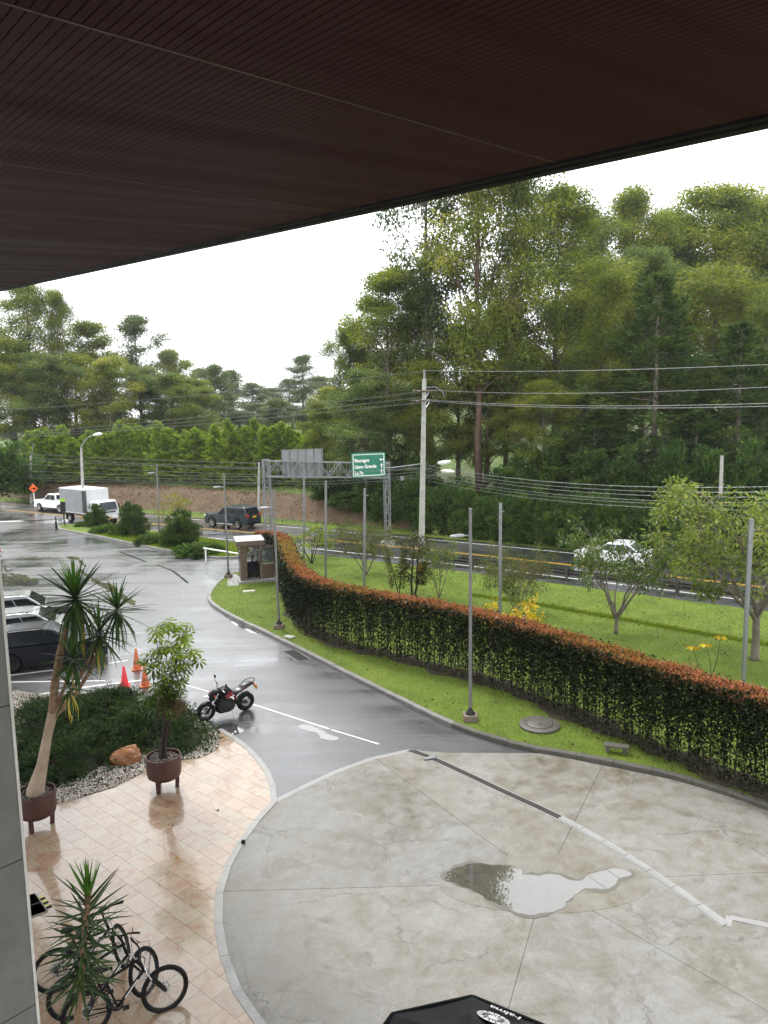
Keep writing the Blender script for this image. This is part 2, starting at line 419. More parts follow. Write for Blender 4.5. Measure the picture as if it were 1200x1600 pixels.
M_EUC2 = leafmat('far_gum_leaves', [(0.0, (0.045, 0.068, 0.034)), (0.5, (0.085, 0.118, 0.045)), (1.0, (0.15, 0.175, 0.065))], 0.45, 0.42)
M_CYP = leafmat('cypress_sprays', [(0.0, (0.06, 0.10, 0.02)), (0.5, (0.135, 0.205, 0.036)), (1.0, (0.24, 0.30, 0.07))], 0.6, 0.5)
M_DARK = leafmat('conifer_sprays', [(0.0, (0.018, 0.036, 0.013)), (0.5, (0.04, 0.072, 0.019)), (1.0, (0.09, 0.13, 0.028))], 0.55, 0.3)
M_BROAD = leafmat('broad_leaves', [(0.0, (0.02, 0.042, 0.013)), (0.5, (0.05, 0.095, 0.022)), (1.0, (0.12, 0.175, 0.04))], 0.35, 0.35)
M_JUN = leafmat('juniper_sprays', [(0.0, (0.014, 0.028, 0.010)), (0.5, (0.03, 0.058, 0.016)), (1.0, (0.065, 0.10, 0.026))], 0.55, 0.2)
M_JUN2 = leafmat('low_juniper_sprays', [(0.0, (0.03, 0.055, 0.014)), (0.5, (0.065, 0.115, 0.024)), (1.0, (0.13, 0.19, 0.04))], 0.55, 0.2)
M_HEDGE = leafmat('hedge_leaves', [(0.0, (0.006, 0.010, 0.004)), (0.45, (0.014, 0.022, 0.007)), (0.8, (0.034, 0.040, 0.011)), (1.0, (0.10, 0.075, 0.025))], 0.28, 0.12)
M_RED = leafmat('red_hedge_tips', [(0.0, (0.20, 0.19, 0.045)), (0.3, (0.28, 0.165, 0.055)), (0.6, (0.30, 0.105, 0.055)), (1.0, (0.40, 0.19, 0.11))], 0.4, 0.35)
M_PALE = leafmat('pale_leaves', [(0.0, (0.05, 0.07, 0.025)), (0.5, (0.12, 0.16, 0.045)), (1.0, (0.24, 0.26, 0.10))], 0.4, 0.35)
M_MIX = leafmat('mixed_leaves', [(0.0, (0.03, 0.045, 0.015)), (0.4, (0.07, 0.10, 0.025)), (0.75, (0.13, 0.14, 0.04)), (1.0, (0.16, 0.085, 0.05))], 0.4, 0.3)
M_YEL = leafmat('yellow_leaves', [(0.0, (0.26, 0.20, 0.02)), (0.3, (0.42, 0.27, 0.015)), (0.6, (0.50, 0.36, 0.02)), (1.0, (0.58, 0.46, 0.06))], 0.4, 0.35)
M_BROWNL = leafmat('dry_leaves', [(0.0, (0.05, 0.03, 0.015)), (0.5, (0.09, 0.055, 0.025)), (1.0, (0.14, 0.10, 0.04))], 0.6, 0.2)
M_YUC = leafmat('yucca_leaves', [(0.0, (0.016, 0.034, 0.012)), (0.5, (0.035, 0.065, 0.02)), (1.0, (0.075, 0.13, 0.035))], 0.38, 0.2)
M_YUCG = leafmat('young_yucca_leaves', [(0.0, (0.05, 0.12, 0.02)), (1.0, (0.09, 0.18, 0.03))], 0.38, 0.25)
M_SCH = leafmat('glossy_leaves', [(0.0, (0.025, 0.05, 0.012)), (0.5, (0.07, 0.12, 0.018)), (1.0, (0.20, 0.28, 0.03))], 0.3, 0.35)
M_BARK = simple('grey_bark', (0.17, 0.145, 0.115), (0.09, 0.07, 0.052), 3, 0.85, bump=0.6, bscale=14)
M_REDBARK = simple('red_bark', (0.15, 0.095, 0.07), (0.09, 0.05, 0.038), 2, 0.85, bump=0.6, bscale=14)
M_TWIG = simple('pale_twig', (0.16, 0.14, 0.11), (0.08, 0.065, 0.05), 5, 0.8, bump=0.4)
M_DTWIG = simple('dark_twig', (0.035, 0.026, 0.02), (0.02, 0.014, 0.011), 5, 0.8, bump=0.4)
M_YTRUNK = simple('yucca_trunk', (0.34, 0.27, 0.20), (0.22, 0.15, 0.10), 3.5, 0.8, bump=0.5, bscale=22)
M_YSTEM = simple('yucca_stem', (0.24, 0.15, 0.09), (0.13, 0.075, 0.045), 6, 0.85, bump=0.6, bscale=30)
M_KERB = simple('kerb_concrete', (0.20, 0.195, 0.18), (0.11, 0.105, 0.095), 2.2, 0.5, bump=0.4, bscale=40)
M_KERBD = simple('mossy_kerb', (0.10, 0.095, 0.078), (0.045, 0.043, 0.033), 2.2, 0.55, bump=0.4, bscale=40)
M_BORDER = simple('border_concrete', (0.27, 0.27, 0.265), (0.20, 0.195, 0.185), 2.2, 0.4, bump=0.2, bscale=40)
M_JOINT = simple('joint_filler', (0.06, 0.056, 0.05), (0.04, 0.038, 0.034), 4, 0.7)
M_WHITE = simple('road_paint_white', (0.72, 0.72, 0.70), (0.52, 0.52, 0.50), 3, 0.35, rvar=0.08, bump=0.1)
M_YPAINT = simple('road_paint_yellow', (0.55, 0.33, 0.03), (0.38, 0.24, 0.04), 3, 0.35, bump=0.1)
M_GALV = simple('galvanised_steel', (0.27, 0.275, 0.285), (0.20, 0.205, 0.215), 6, 0.42, 0.6)
M_GALVD = simple('dull_grey_steel', (0.22, 0.22, 0.22), (0.16, 0.155, 0.15), 6, 0.45, 0.4)
M_CPOLE = simple('pole_concrete', (0.42, 0.41, 0.38), (0.26, 0.25, 0.23), 2.6, 0.75, bump=0.3)
M_DMETAL = simple('dark_steel', (0.03, 0.028, 0.027), (0.018, 0.017, 0.016), 5, 0.5, 0.0, spec=0.2)
M_RAIL = simple('rusted_rail', (0.075, 0.065, 0.06), (0.04, 0.035, 0.032), 4, 0.45, 0.4)
M_SOFFIT = simple('brown_soffit_slat', (0.055, 0.0155, 0.0175), (0.042, 0.0115, 0.013), 1.5, 0.6, 0.0, spec=0.12)
M_SOFGAP = simple('soffit_backing', (0.03, 0.016, 0.014), (0.024, 0.012, 0.011), 3, 0.8)
M_SEAM = simple('soffit_seam', (0.095, 0.06, 0.05), (0.075, 0.046, 0.04), 3, 0.45)
M_FASCIA = simple('fascia_steel', (0.02, 0.017, 0.017), (0.011, 0.009, 0.009), 3, 0.6, spec=0.12)
M_WALL = simple('grey_wall_stone', (0.175, 0.175, 0.16), (0.11, 0.11, 0.10), 1.2, 0.5, bump=0.12, bscale=30)
M_TRIM = simple('pale_edge_trim', (0.62, 0.60, 0.55), (0.52, 0.50, 0.46), 4, 0.45)
M_CORTEN = simple('rust_brown_steel', (0.065, 0.022, 0.016), (0.035, 0.013, 0.011), 5, 0.5, 0.1, bump=0.12)
M_BOOTH = simple('brown_booth_panel', (0.12, 0.08, 0.056), (0.095, 0.062, 0.044), 3, 0.45)
M_BOOTHR = simple('booth_roof_sheet', (0.24, 0.19, 0.17), (0.18, 0.14, 0.125), 3, 0.25, coat=0.6)
M_DARKIN = simple('dark_interior', (0.02, 0.02, 0.022), (0.012, 0.012, 0.013), 4, 0.6)
M_GREEN = simple('sign_green', (0.008, 0.17, 0.10), (0.006, 0.145, 0.085), 2, 0.4)
M_SIGNW = simple('sign_white', (0.8, 0.8, 0.78), (0.72, 0.72, 0.7), 5, 0.4)
M_ORANGE = simple('sign_orange', (0.85, 0.13, 0.02), (0.75, 0.11, 0.02), 5, 0.4)
M_CONE = simple('orange_cone', (0.60, 0.13, 0.035), (0.42, 0.09, 0.03), 6, 0.4)
M_CONER = simple('red_cone', (0.80, 0.03, 0.05), (0.70, 0.03, 0.045), 6, 0.4)
M_BLACK = simple('black_rubber', (0.013, 0.013, 0.013), (0.009, 0.009, 0.009), 8, 0.65, spec=0.1)
M_BLACKG = simple('black_gloss', (0.010, 0.010, 0.011), (0.008, 0.008, 0.009), 8, 0.4, coat=0.0, spec=0.12)
M_SEATG = simple('grey_seat_vinyl', (0.06, 0.06, 0.06), (0.045, 0.045, 0.045), 8, 0.35)
M_REDP = simple('dark_red_paint', (0.20, 0.01, 0.015), (0.16, 0.008, 0.012), 8, 0.2, coat=0.6)
M_ALU = simple('bare_aluminium', (0.60, 0.60, 0.60), (0.5, 0.5, 0.5), 8, 0.28, 0.9)
M_CHROME = simple('polished_metal', (0.75, 0.75, 0.75), (0.65, 0.65, 0.65), 8, 0.12, 1.0)
M_CARW = simple('white_car_paint', (0.72, 0.73, 0.74), (0.68, 0.69, 0.70), 2, 0.22, coat=0.8, rvar=0.04)
M_CARN = simple('navy_car_paint', (0.007, 0.008, 0.013), (0.0055, 0.0065, 0.011), 2, 0.3, coat=0.08, rvar=0.04, spec=0.15)
M_CARG = simple('grey_car_paint', (0.06, 0.062, 0.065), (0.05, 0.052, 0.055), 2, 0.25, 0.2, coat=0.6, rvar=0.04)
M_CARGR = simple('green_black_car_paint', (0.014, 0.025, 0.028), (0.011, 0.02, 0.023), 2, 0.28, coat=0.15, rvar=0.04)
M_CARS = simple('silver_car_paint', (0.40, 0.41, 0.42), (0.36, 0.37, 0.38), 2, 0.22, 0.4, coat=0.9, rvar=0.04)
M_CARR = simple('red_car_paint', (0.35, 0.012, 0.015), (0.30, 0.01, 0.012), 2, 0.2, coat=0.9, rvar=0.04)
M_TRUCKBOX = simple('truck_box_aluminium', (0.27, 0.275, 0.285), (0.22, 0.225, 0.235), 2, 0.42, 0.35)
M_TRUCKBOXW = simple('truck_box_white', (0.70, 0.71, 0.72), (0.60, 0.61, 0.62), 2, 0.4)
M_TAIL = simple('tail_lamp_red', (0.30, 0.01, 0.01), (0.24, 0.01, 0.01), 6, 0.15, coat=0.6)
M_HEAD = simple('head_lamp_lens', (0.7, 0.72, 0.75), (0.6, 0.62, 0.65), 6, 0.1, coat=0.8)
M_PLATEY = simple('yellow_plate', (0.75, 0.40, 0.03), (0.7, 0.36, 0.03), 6, 0.4)
M_SKIN = simple('skin', (0.30, 0.16, 0.11), (0.26, 0.135, 0.09), 9, 0.5)
M_HAIR = simple('dark_hair', (0.015, 0.012, 0.01), (0.01, 0.008, 0.007), 9, 0.5)
M_NAVYC = simple('navy_cloth', (0.012, 0.016, 0.045), (0.009, 0.012, 0.034), 14, 0.85)
M_BLACKC = simple('black_cloth', (0.014, 0.014, 0.016), (0.010, 0.010, 0.011), 14, 0.85)
M_UMB = simple('charcoal_canvas', (0.026, 0.026, 0.028), (0.020, 0.020, 0.022), 3, 0.8, bump=0.15, bscale=200, spec=0.15)
M_UMBE = simple('black_canvas_edge', (0.010, 0.010, 0.011), (0.006, 0.006, 0.007), 3, 0.8, spec=0.1)
M_ROCK = simple('orange_rock', (0.36, 0.15, 0.05), (0.16, 0.065, 0.03), 3.0, 0.5, bump=0.9, bscale=9, coat=0.3)
M_SOIL = simple('dark_soil', (0.045, 0.032, 0.024), (0.025, 0.018, 0.014), 8, 0.9, bump=0.7)
M_CHIP = simple('bark_chips', (0.22, 0.19, 0.17), (0.08, 0.06, 0.05), 30, 0.7)
M_GRAVEL = simple('white_gravel', (0.50, 0.46, 0.40), (0.30, 0.27, 0.23), 30, 0.7)
M_MAT = simple('grey_grating', (0.07, 0.072, 0.075), (0.05, 0.052, 0.055), 20, 0.6, 0.2)
M_INS = simple('insulator_ceramic', (0.12, 0.08, 0.06), (0.09, 0.06, 0.045), 9, 0.25)
M_WIRE = simple('cable', (0.10, 0.105, 0.11), (0.07, 0.073, 0.077), 9, 0.5)
M_WIREL = simple('bright_cable', (0.13, 0.135, 0.14), (0.10, 0.103, 0.106), 9, 0.4, 0.5)

def glass_dark(name, c=(0.012, 0.014, 0.016)):
    t = NT(name); co = t.coords()
    t.set(Base_Color=t.ramp(t.noise(co, 2, 3), [(0.3, c), (0.7, tuple(x * 1.5 for x in c))]), Roughness=0.05); t.b.inputs['Specular IOR Level'].default_value = 0.08; return t.m
M_GLASS = glass_dark('tinted_glass'); M_GLASSL = glass_dark('car_window_glass', (0.05, 0.06, 0.065))
def clear_glass():
    t = NT('booth_glass'); t.set(Base_Color=(0.10, 0.13, 0.12), Roughness=0.03, Alpha=0.45, IOR=1.45); return t.m
M_PANE = clear_glass()
# ------------------------------------------------------------------ vegetation generators
RNG = np.random.default_rng(7)
def unit(v): return v / (np.linalg.norm(v, axis=-1, keepdims=True) + 1e-9)
def leaves_mesh(name, P, D, Ln, Wd, tone, fold=0.45):
    n = len(P); D = unit(D); Q = unit(np.cross(D, RNG.normal(size=(n, 3))))
    Ln = np.broadcast_to(Ln, (n,))[:, None]; Wd = np.broadcast_to(Wd, (n,))[:, None]
    V = np.empty((n, 4, 3)); V[:, 0] = P; V[:, 2] = P + D * Ln
    M = P + D * Ln * fold; V[:, 1] = M + Q * Wd / 2; V[:, 3] = M - Q * Wd / 2
    F = np.arange(4 * n).reshape(n, 4)
    return np_mesh(name, V.reshape(-1, 3), F, tone=np.clip(tone, 0, 1))
def ball(n, shell=0.45):
    d = unit(RNG.normal(size=(n, 3))); r = RNG.random(n) ** shell
    return d * r[:, None]

def branchy_tree(name, seed, Ht, bare, rad, n_limbs, subs, leaf_n, clump_r, leaf=(0.28, 0.10), trunk_r=0.26, droop=0.55, profile=None, up=0.7, tonejit=0.22, flat_=0.62, lean=0.03, fork=None):
    """trunk mesh + crown mesh of a limbed broad tree; profile(t) -> relative crown radius at height fraction t"""
    rnd = random.Random(seed); rs = np.random.default_rng(seed)
    prof = profile or (lambda t: math.sin(math.pi * min(1, max(0, (t * 0.86 + 0.12)))) ** 0.8)
    mb = MB()
    tp = []; x = y = 0.0
    for i in range(9):
        t = i / 8; tp.append((x, y, Ht * 0.95 * t)); x += rnd.gauss(0, lean) * Ht * 0.12; y += rnd.gauss(0, lean) * Ht * 0.12
    mb.tube(tp, [trunk_r * (1.15 - 1.08 * (i / 8)) + (0.12 * trunk_r if i == 0 else 0) + 0.015 for i in range(9)], 7)
    def at(t):
        f = min(7.999, max(0, t / 0.95 * 8)); i = int(f); f -= i
        return tuple(tp[i][k] * (1 - f) + tp[i + 1][k] * f for k in range(3))
    cl = []
    for k in range(n_limbs):
        t = bare + (0.97 - bare) * ((k + rnd.random() * 0.8) / n_limbs)
        b = Vector(at(t)); a = k * 2.399 + rnd.uniform(-0.5, 0.5)
        ln = rad * prof((t - bare) / (1 - bare)) * rnd.uniform(0.65, 1.15)
        el = up * rnd.uniform(0.6, 1.25) + 0.35 * (t - bare)
        dirv = Vector((math.cos(a) * math.cos(el), math.sin(a) * math.cos(el), math.sin(el)))
        pts = [b]; p = b.copy(); d = dirv.copy()
        for j in range(4):
            d = (d + Vector((rnd.gauss(0, .14), rnd.gauss(0, .14), 0.10 + rnd.gauss(0, .08)))).normalized()
            p = p + d * ln / 4; pts.append(p.copy())
        r1 = max(0.02, trunk_r * (1 - t) * 0.42 + 0.02)
        mb.tube(pts, [r1 * (1 - 0.2 * j) for j in range(5)], 5, caps=False)
        cl.append((pts[-1], 1.0)); 
        for q in range(subs):
            o = pts[rnd.choice((1, 2, 3, 3))]
            d2 = (dirv + Vector((rnd.gauss(0, .8), rnd.gauss(0, .8), rnd.gauss(0.15, .4)))).normalized()
            e = o + d2 * ln * rnd.uniform(0.22, 0.5)
            mid = (o + e) / 2 + Vector((0, 0, -0.02 * ln))
            mb.tube([o, mid, e], [r1 * 0.45, r1 * 0.3, r1 * 0.12], 4, caps=False); cl.append((e, rnd.uniform(0.6, 1.0)))
    cl.append((Vector(at(0.95)), 0.9))
    P, D, T, Ls = [], [], [], []
    for c, s in cl:
        n = int(leaf_n * s * s * rnd.uniform(0.6, 1.3)); 
        if n < 3: continue
        q = ball(n); q[:, 2] *= flat_; m = q * clump_r * s
        m += rs.normal(size=(n, 3)) * clump_r * 0.10
        P.append(np.array(c) + m)
        dd = rs.normal(size=(n, 3)); dd[:, 2] -= droop; dd += q * 0.8; D.append(dd)
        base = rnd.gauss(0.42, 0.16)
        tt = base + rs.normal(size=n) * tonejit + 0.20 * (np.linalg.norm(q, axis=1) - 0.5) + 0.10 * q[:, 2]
        T.append(tt); Ls.append(leaf[0] * rs.uniform(0.6, 1.3, n))
    P, D, T, Ls = np.concatenate(P), np.concatenate(D), np.concatenate(T), np.concatenate(Ls)
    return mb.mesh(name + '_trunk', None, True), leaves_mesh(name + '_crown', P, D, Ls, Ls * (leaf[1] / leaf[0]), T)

def cone_tree(name, seed, Ht, rad, n_br, per, leaf=(0.30, 0.12), trunk_r=0.18, base=0.03, droop=-0.15, power=0.8, jit=0.25, tips=0.5, flat_=0.3):
    rnd = random.Random(seed); rs = np.random.default_rng(seed)
    mb = MB(); mb.tube([(0, 0, 0), (0, 0, Ht * .5), (0, 0, Ht * .97)], [trunk_r, trunk_r * .6, 0.015], 6)
    P, D, T, Ls = [], [], [], []
    for k in range(n_br):
        t = base + (1 - base) * (k / n_br) ** 0.9; a = k * 2.399 + rnd.uniform(-.4, .4)
        ln = rad * ((1 - t) ** power) * rnd.uniform(1 - jit, 1 + jit) + 0.03 * rad
        el = droop + rnd.gauss(0, .12) + 0.9 * t * t
        d = np.array([math.cos(a) * math.cos(el), math.sin(a) * math.cos(el), math.sin(el)])
        z = t * Ht
        if ln > 0.9 and k % 2 == 0: mb.tube([(0, 0, z), tuple(np.array([0, 0, z]) + d * ln * .9)], [0.03 + 0.01 * ln, 0.008], 4, caps=False)
        n = max(4, int(per * (0.25 + ln / rad)))
        s = rs.uniform(0.15, 1, n) ** 0.6
        side = np.array([-d[1], d[0], 0]); w = (1.05 - s) * ln * 0.45 + 0.06 * ln
        off = rs.normal(size=n) * w * 0.6
        p = np.array([0, 0, z]) + d * (s * ln)[:, None] + side * off[:, None]
        p[:, 2] += rs.normal(size=n) * flat_ * 0.35 * (0.3 + 0.25 * ln) - 0.12 * (np.abs(off))
        P.append(p); dd = d * 1.0 + side * (np.sign(off) * 0.7)[:, None] + rs.normal(size=(n, 3)) * 0.45; dd[:, 2] += 0.15; D.append(dd)
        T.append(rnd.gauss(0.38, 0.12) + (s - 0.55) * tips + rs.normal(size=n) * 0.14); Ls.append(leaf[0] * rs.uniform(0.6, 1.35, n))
    P, D, T, Ls = np.concatenate(P), np.concatenate(D), np.concatenate(T), np.concatenate(Ls)
    return mb.mesh(name + '_trunk', None, True), leaves_mesh(name + '_crown', P, D, Ls, Ls * (leaf[1] / leaf[0]), T)

def bush_mesh(name, seed, rx, ry, rz, n_clump, per, leaf=(0.16, 0.08), cr_=0.32, stems=6, upright=0.3, tonejit=0.2):
    rnd = random.Random(seed); rs = np.random.default_rng(seed)
    mb = MB(); P, D, T, Ls = [], [], [], []
    for k in range(stems):
        a = k * 2.4; mb.tube([(0.1 * math.cos(a) * rx, 0.1 * math.sin(a) * ry, 0), (0.35 * rx * math.cos(a), 0.35 * ry * math.sin(a), rz * .5), (0.6 * rx * math.cos(a), .6 * ry * math.sin(a), rz * .85)], [0.03, 0.02, 0.008], 5, caps=False)
    for k in range(n_clump):
        d = unit(rs.normal(size=3)); d[2] = abs(d[2]) * 1.0; r = rnd.uniform(0.45, 1.0)
        c = np.array([d[0] * rx * r, d[1] * ry * r, max(0.08, d[2] * r) * rz])
        s = cr_ * rnd.uniform(0.6, 1.2); n = int(per * rnd.uniform(.6, 1.3))
        q = ball(n); p = c + q * np.array([s, s, s * .75]); p[:, 2] = np.maximum(p[:, 2], 0.03)
        P.append(p); dd = q + d * 0.6 + rs.normal(size=(n, 3)) * .5; dd[:, 2] += upright; D.append(dd)
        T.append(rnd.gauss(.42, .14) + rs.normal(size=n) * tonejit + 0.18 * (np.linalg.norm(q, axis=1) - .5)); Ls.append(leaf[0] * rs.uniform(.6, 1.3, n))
    P, D, T, Ls = np.concatenate(P), np.concatenate(D), np.concatenate(T), np.concatenate(Ls)
    return mb.mesh(name + '_stems', None, True), leaves_mesh(name + '_leaves', P, D, Ls, Ls * (leaf[1] / leaf[0]), T)

def extents(me):
    a = np.empty(len(me.vertices) * 3, np.float32); me.vertices.foreach_get('co', a); a = a.reshape(-1, 3)
    lo, hi = np.percentile(a, 1.0, 0), np.percentile(a, 99.0, 0)
    return max(-lo[0], hi[0], -lo[1], hi[1]), float(a[:, 2].max())
class Variant:
    def __init__(s, meshes, tmat, lmat):
        s.trunk, s.crown = meshes; s.r, s.h = extents(s.crown); s.tm, s.lm = tmat, lmat
        s.trunk.materials.append(tmat); s.crown.materials.append(lmat)
def plant(var, name, label, cat, loc, height, radius, rotz, group=None, crown='crown', trunk='trunk', lean=(0, 0)):
    t = thing(name, label, cat, loc, rotz, group)
    t.scale = (radius / var.r, radius / var.r, height / var.h)
    t.rotation_euler = (lean[0], lean[1], rotz)
    link(trunk, var.trunk, t); link(crown, var.crown, t)
    return t
# ------------------------------------------------------------------ setting: road, lot, forecourt, plaza, lawns
road_pts = [(-150, 148), (-95, 113), (-60, 91), (-32.4, 73.6), (-15.7, 63.0), (-10.3, 59.8), (5.1, 49.7), (15.2, 42.3), (19.0, 39.4), (40, 23), (80, -8), (120, -40)]
ROADC = resample(cr_spline(road_pts, 1.0), 1.5)
RN = normals2(ROADC)                      # left normal; far side is +? (path runs to the right, so the left normal looks away)
def road_off(x, y):
    d = np.hypot(ROADC[:, 0] - x, ROADC[:, 1] - y); i = int(d.argmin())
    return float((x - ROADC[i, 0]) * RN[i, 0] + (y - ROADC[i, 1]) * RN[i, 1]), i
def road_off_arr(X, Y):
    P = np.stack([X.ravel(), Y.ravel()], 1); o = np.empty(len(P))
    for s in range(0, len(P), 4000):
        q = P[s:s + 4000]; d = np.hypot(q[:, None, 0] - ROADC[None, :, 0], q[:, None, 1] - ROADC[None, :, 1]); i = d.argmin(1)
        o[s:s + 4000] = (q[:, 0] - ROADC[i, 0]) * RN[i, 0] + (q[:, 1] - ROADC[i, 1]) * RN[i, 1]
    return o.reshape(X.shape)
def hash_wave(x, y):
    return 0.5 * np.sin(x * 0.31 + 1.3 * np.sin(y * 0.23)) + 0.5 * np.sin(y * 0.37 + 1.7 * np.sin(x * 0.19 + 2))
def terrain_from(n, x, y):
    n = np.asarray(n, float)
    bank = np.clip((n - 6.0) / 3.2, 0, 1); bank = bank * bank * (3 - 2 * bank)
    z = -0.03 + 1.9 * bank + 0.055 * np.clip(n - 9, 0, 120) + 0.02 * np.clip(n - 129, 0, 400)
    z = z + np.clip((n - 5) / 6, 0, 1) * 0.22 * hash_wave(np.asarray(x) * 1.7, np.asarray(y) * 1.7)
    right = np.clip((np.asarray(x) + 2) / 14, 0, 1)
    z = z + right * 0.035 * np.clip(n - 14, 0, 80)
    return z
def terrain(x, y):
    n, _ = road_off(x, y)
    return float(terrain_from(n, x, y)) if n > 5 else 0.0

# far slope beyond the road, one sheet to the horizon
offs = np.r_[np.linspace(4.2, 12, 27), np.linspace(13, 60, 32), np.linspace(66, 420, 40)]
mid = ROADC[::2]; mn = RN[::2]
# straighten the normals with distance so that the sheet does not fold
gx = mid[:, None, 0] + mn[:, None, 0] * offs[None, :]; gy = mid[:, None, 1] + mn[:, None, 1] * offs[None, :]
gz = terrain_from(np.broadcast_to(offs, gx.shape), gx, gy)
nr, nc = gx.shape
Fq = np.array([(i * nc + j, (i + 1) * nc + j, (i + 1) * nc + j + 1, i * nc + j + 1) for i in range(nr - 1) for j in range(nc - 1)])
hill = link('wooded_hill', np_mesh('wooded_hill', np.stack([gx, gy, gz], -1).reshape(-1, 3), Fq, smooth=True), None, M_HILL); hill['kind'] = 'structure'
hill.data.materials.append(M_BANK)
mi = np.array([1 if 6.6 <= offs[j] < 10.5 else 0 for i in range(nr - 1) for j in range(nc - 1)], np.int32); hill.data.polygons.foreach_set('material_index', mi)
if hill.data.polygons[0].normal.z < 0: hill.data.flip_normals()

flat('ground', [(-430, -150), (430, -150), (430, 700), (-430, 700)], -0.12, M_HILL)
lot = [(-160, -40), (120, -40), (120, -34)] + [tuple(p) for p in (ROADC - RN * 3.0)[::-1]]
flat('car_park_asphalt', lot, 0.0, M_ASPH)
strip('road', ROADC, -4.2, 4.6, 0.006, M_ROAD)
strip('road_shoulder_grass', ROADC, 4.6, 6.3, 0.02, M_LAWN)
# painted lines
def worn_strip(name, path, o0, o1, z, mat):
    return strip(name, path, o0, o1, z, mat)
sel = lambda x0, x1: ROADC[(ROADC[:, 0] > x0) & (ROADC[:, 0] < x1)]
worn_strip('yellow_centre_line', sel(-80, 60), 0.02, 0.13, 0.011, M_YPAINT)
worn_strip('yellow_centre_line', sel(-80, 60), -0.18, -0.07, 0.011, M_YPAINT)
worn_strip('white_edge_line', sel(-80, 60), 3.55, 3.68, 0.011, M_WHITE)
worn_strip('white_edge_line', sel(-16, 60), -3.5, -3.36, 0.011, M_WHITE)
def line_px(name, pts, w, mat, z=0.006):
    path = resample(np.array([G2(*p) for p in pts]), 0.5)
    return strip(name, path, -w / 2, w / 2, z, mat)
line_px('white_stop_line', [(-40, 818), (0, 815.3), (92, 812)], 0.5, M_WHITE)
line_px('white_bay_line', [(-30, 1102), (20, 1093), (86, 1081), (150, 1071.5), (222, 1063)], 0.12, M_WHITE)
line_px('white_bay_line', [(-20, 1068), (20, 1066), (110, 1064.5), (165, 1064)], 0.10, M_WHITE, 0.009)
line_px('white_bay_line', [(-30, 1062), (20, 1055), (92, 1046)], 0.10, M_WHITE)
line_px('white_bay_line', [(170, 1037), (200, 1032)], 0.10, M_WHITE)
line_px('white_kerb_line', [(288, 1070), (330, 1082), (402, 1103), (470, 1125), (515, 1139.5)], 0.07, M_WHITE)
line_px('white_kerb_line', [(518, 1140.5), (560, 1153), (592, 1163)], 0.06, M_WHITE, 0.006)
line_px('white_bay_line', [(318, 1089), (348, 1085), (372, 1096)], 0.12, M_WHITE, 0.009)

# ---- forecourt of concrete slabs
arc_l = [(430, 1252), (470, 1232), (520, 1208), (580, 1186), (640, 1173)]
arc_t = [(700, 1177), (800, 1177.5), (850, 1178)]
kerb_px = [(383, 893), (360, 899), (340, 911), (325, 930), (327, 944), (345, 957), (372, 972), (400, 985), (430, 1000), (480, 1025), (540, 1056), (600, 1086), (660, 1116), (720, 1143), (780, 1163), (840, 1177), (900, 1187), (960, 1198), (1020, 1211), (1080, 1227), (1140, 1246), (1200, 1268), (1300, 1313), (1420, 1380)]
KERB = cr_spline([G2(*p) for p in kerb_px], 0.4)
plaza_px = [(345, 1140), (382, 1163), (412, 1195), (428, 1225), (431, 1254), (405, 1283), (378, 1320), (355, 1365), (345, 1410), (347, 1460), (362, 1520), (387, 1570), (415, 1606), (470, 1660)]
PLZ = [G2(*p) for p in plaza_px]
conc = [G2(*p) for p in arc_l + arc_t] + [tuple(p) for p in KERB if p[0] > G2(850, 1178)[0] and p[1] < 18.5] + [(22, 0), (22, -8), (-3, -8), (-2.2, 4)] + [G2(*p) for p in reversed(plaza_px[4:])]
flat('forecourt_base', conc, 0.004, M_JOINT)
fore = flat('forecourt', conc[:3], -0.02, M_JOINT)
def clip(poly, a, b, keep):
    """half plane left (keep=1) or right (-1) of a->b"""
    (ax, ay), (bx, by) = a, b; nx, ny = -(by - ay), bx - ax
    s = [keep * ((p[0] - ax) * nx + (p[1] - ay) * ny) for p in poly]; o = []
    for i in range(len(poly)):
        j = (i + 1) % len(poly)
        if s[i] >= 0: o.append(poly[i])
        if (s[i] >= 0) != (s[j] >= 0):
            t = s[i] / (s[i] - s[j]); o.append((poly[i][0] + t * (poly[j][0] - poly[i][0]), poly[i][1] + t * (poly[j][1] - poly[i][1])))
    return o
def shrink(poly, d):
    P = np.array(poly); n = len(P)
    e = np.roll(P, -1, 0) - P; keep = np.linalg.norm(e, axis=1) > 1e-4; P = P[keep]; n = len(P)
    if n < 3: return poly
    A = 0.5 * np.sum(P[:, 0] * np.roll(P[:, 1], -1) - np.roll(P[:, 0], -1) * P[:, 1])
    e = unit(np.roll(P, -1, 0) - P); nrm = np.stack([-e[:, 1], e[:, 0]], 1) * (1 if A > 0 else -1)
    m = nrm + np.roll(nrm, 1, 0); m /= np.maximum(0.5, (np.sum(m * m, 1, keepdims=True)) / 2)
    return [tuple(p) for p in P + m * d]
import bpy as _b
joints = [(G2(350, 1392), G2(690, 1383)), (G2(585, 1185), G2(800, 1335)), (G2(945, 1190), G2(890, 1330)), (G2(845, 1440), G2(790, 1600)), (G2(960, 1420), G2(1200, 1582)), (G2(1000, 1366), G2(1200, 1362))]
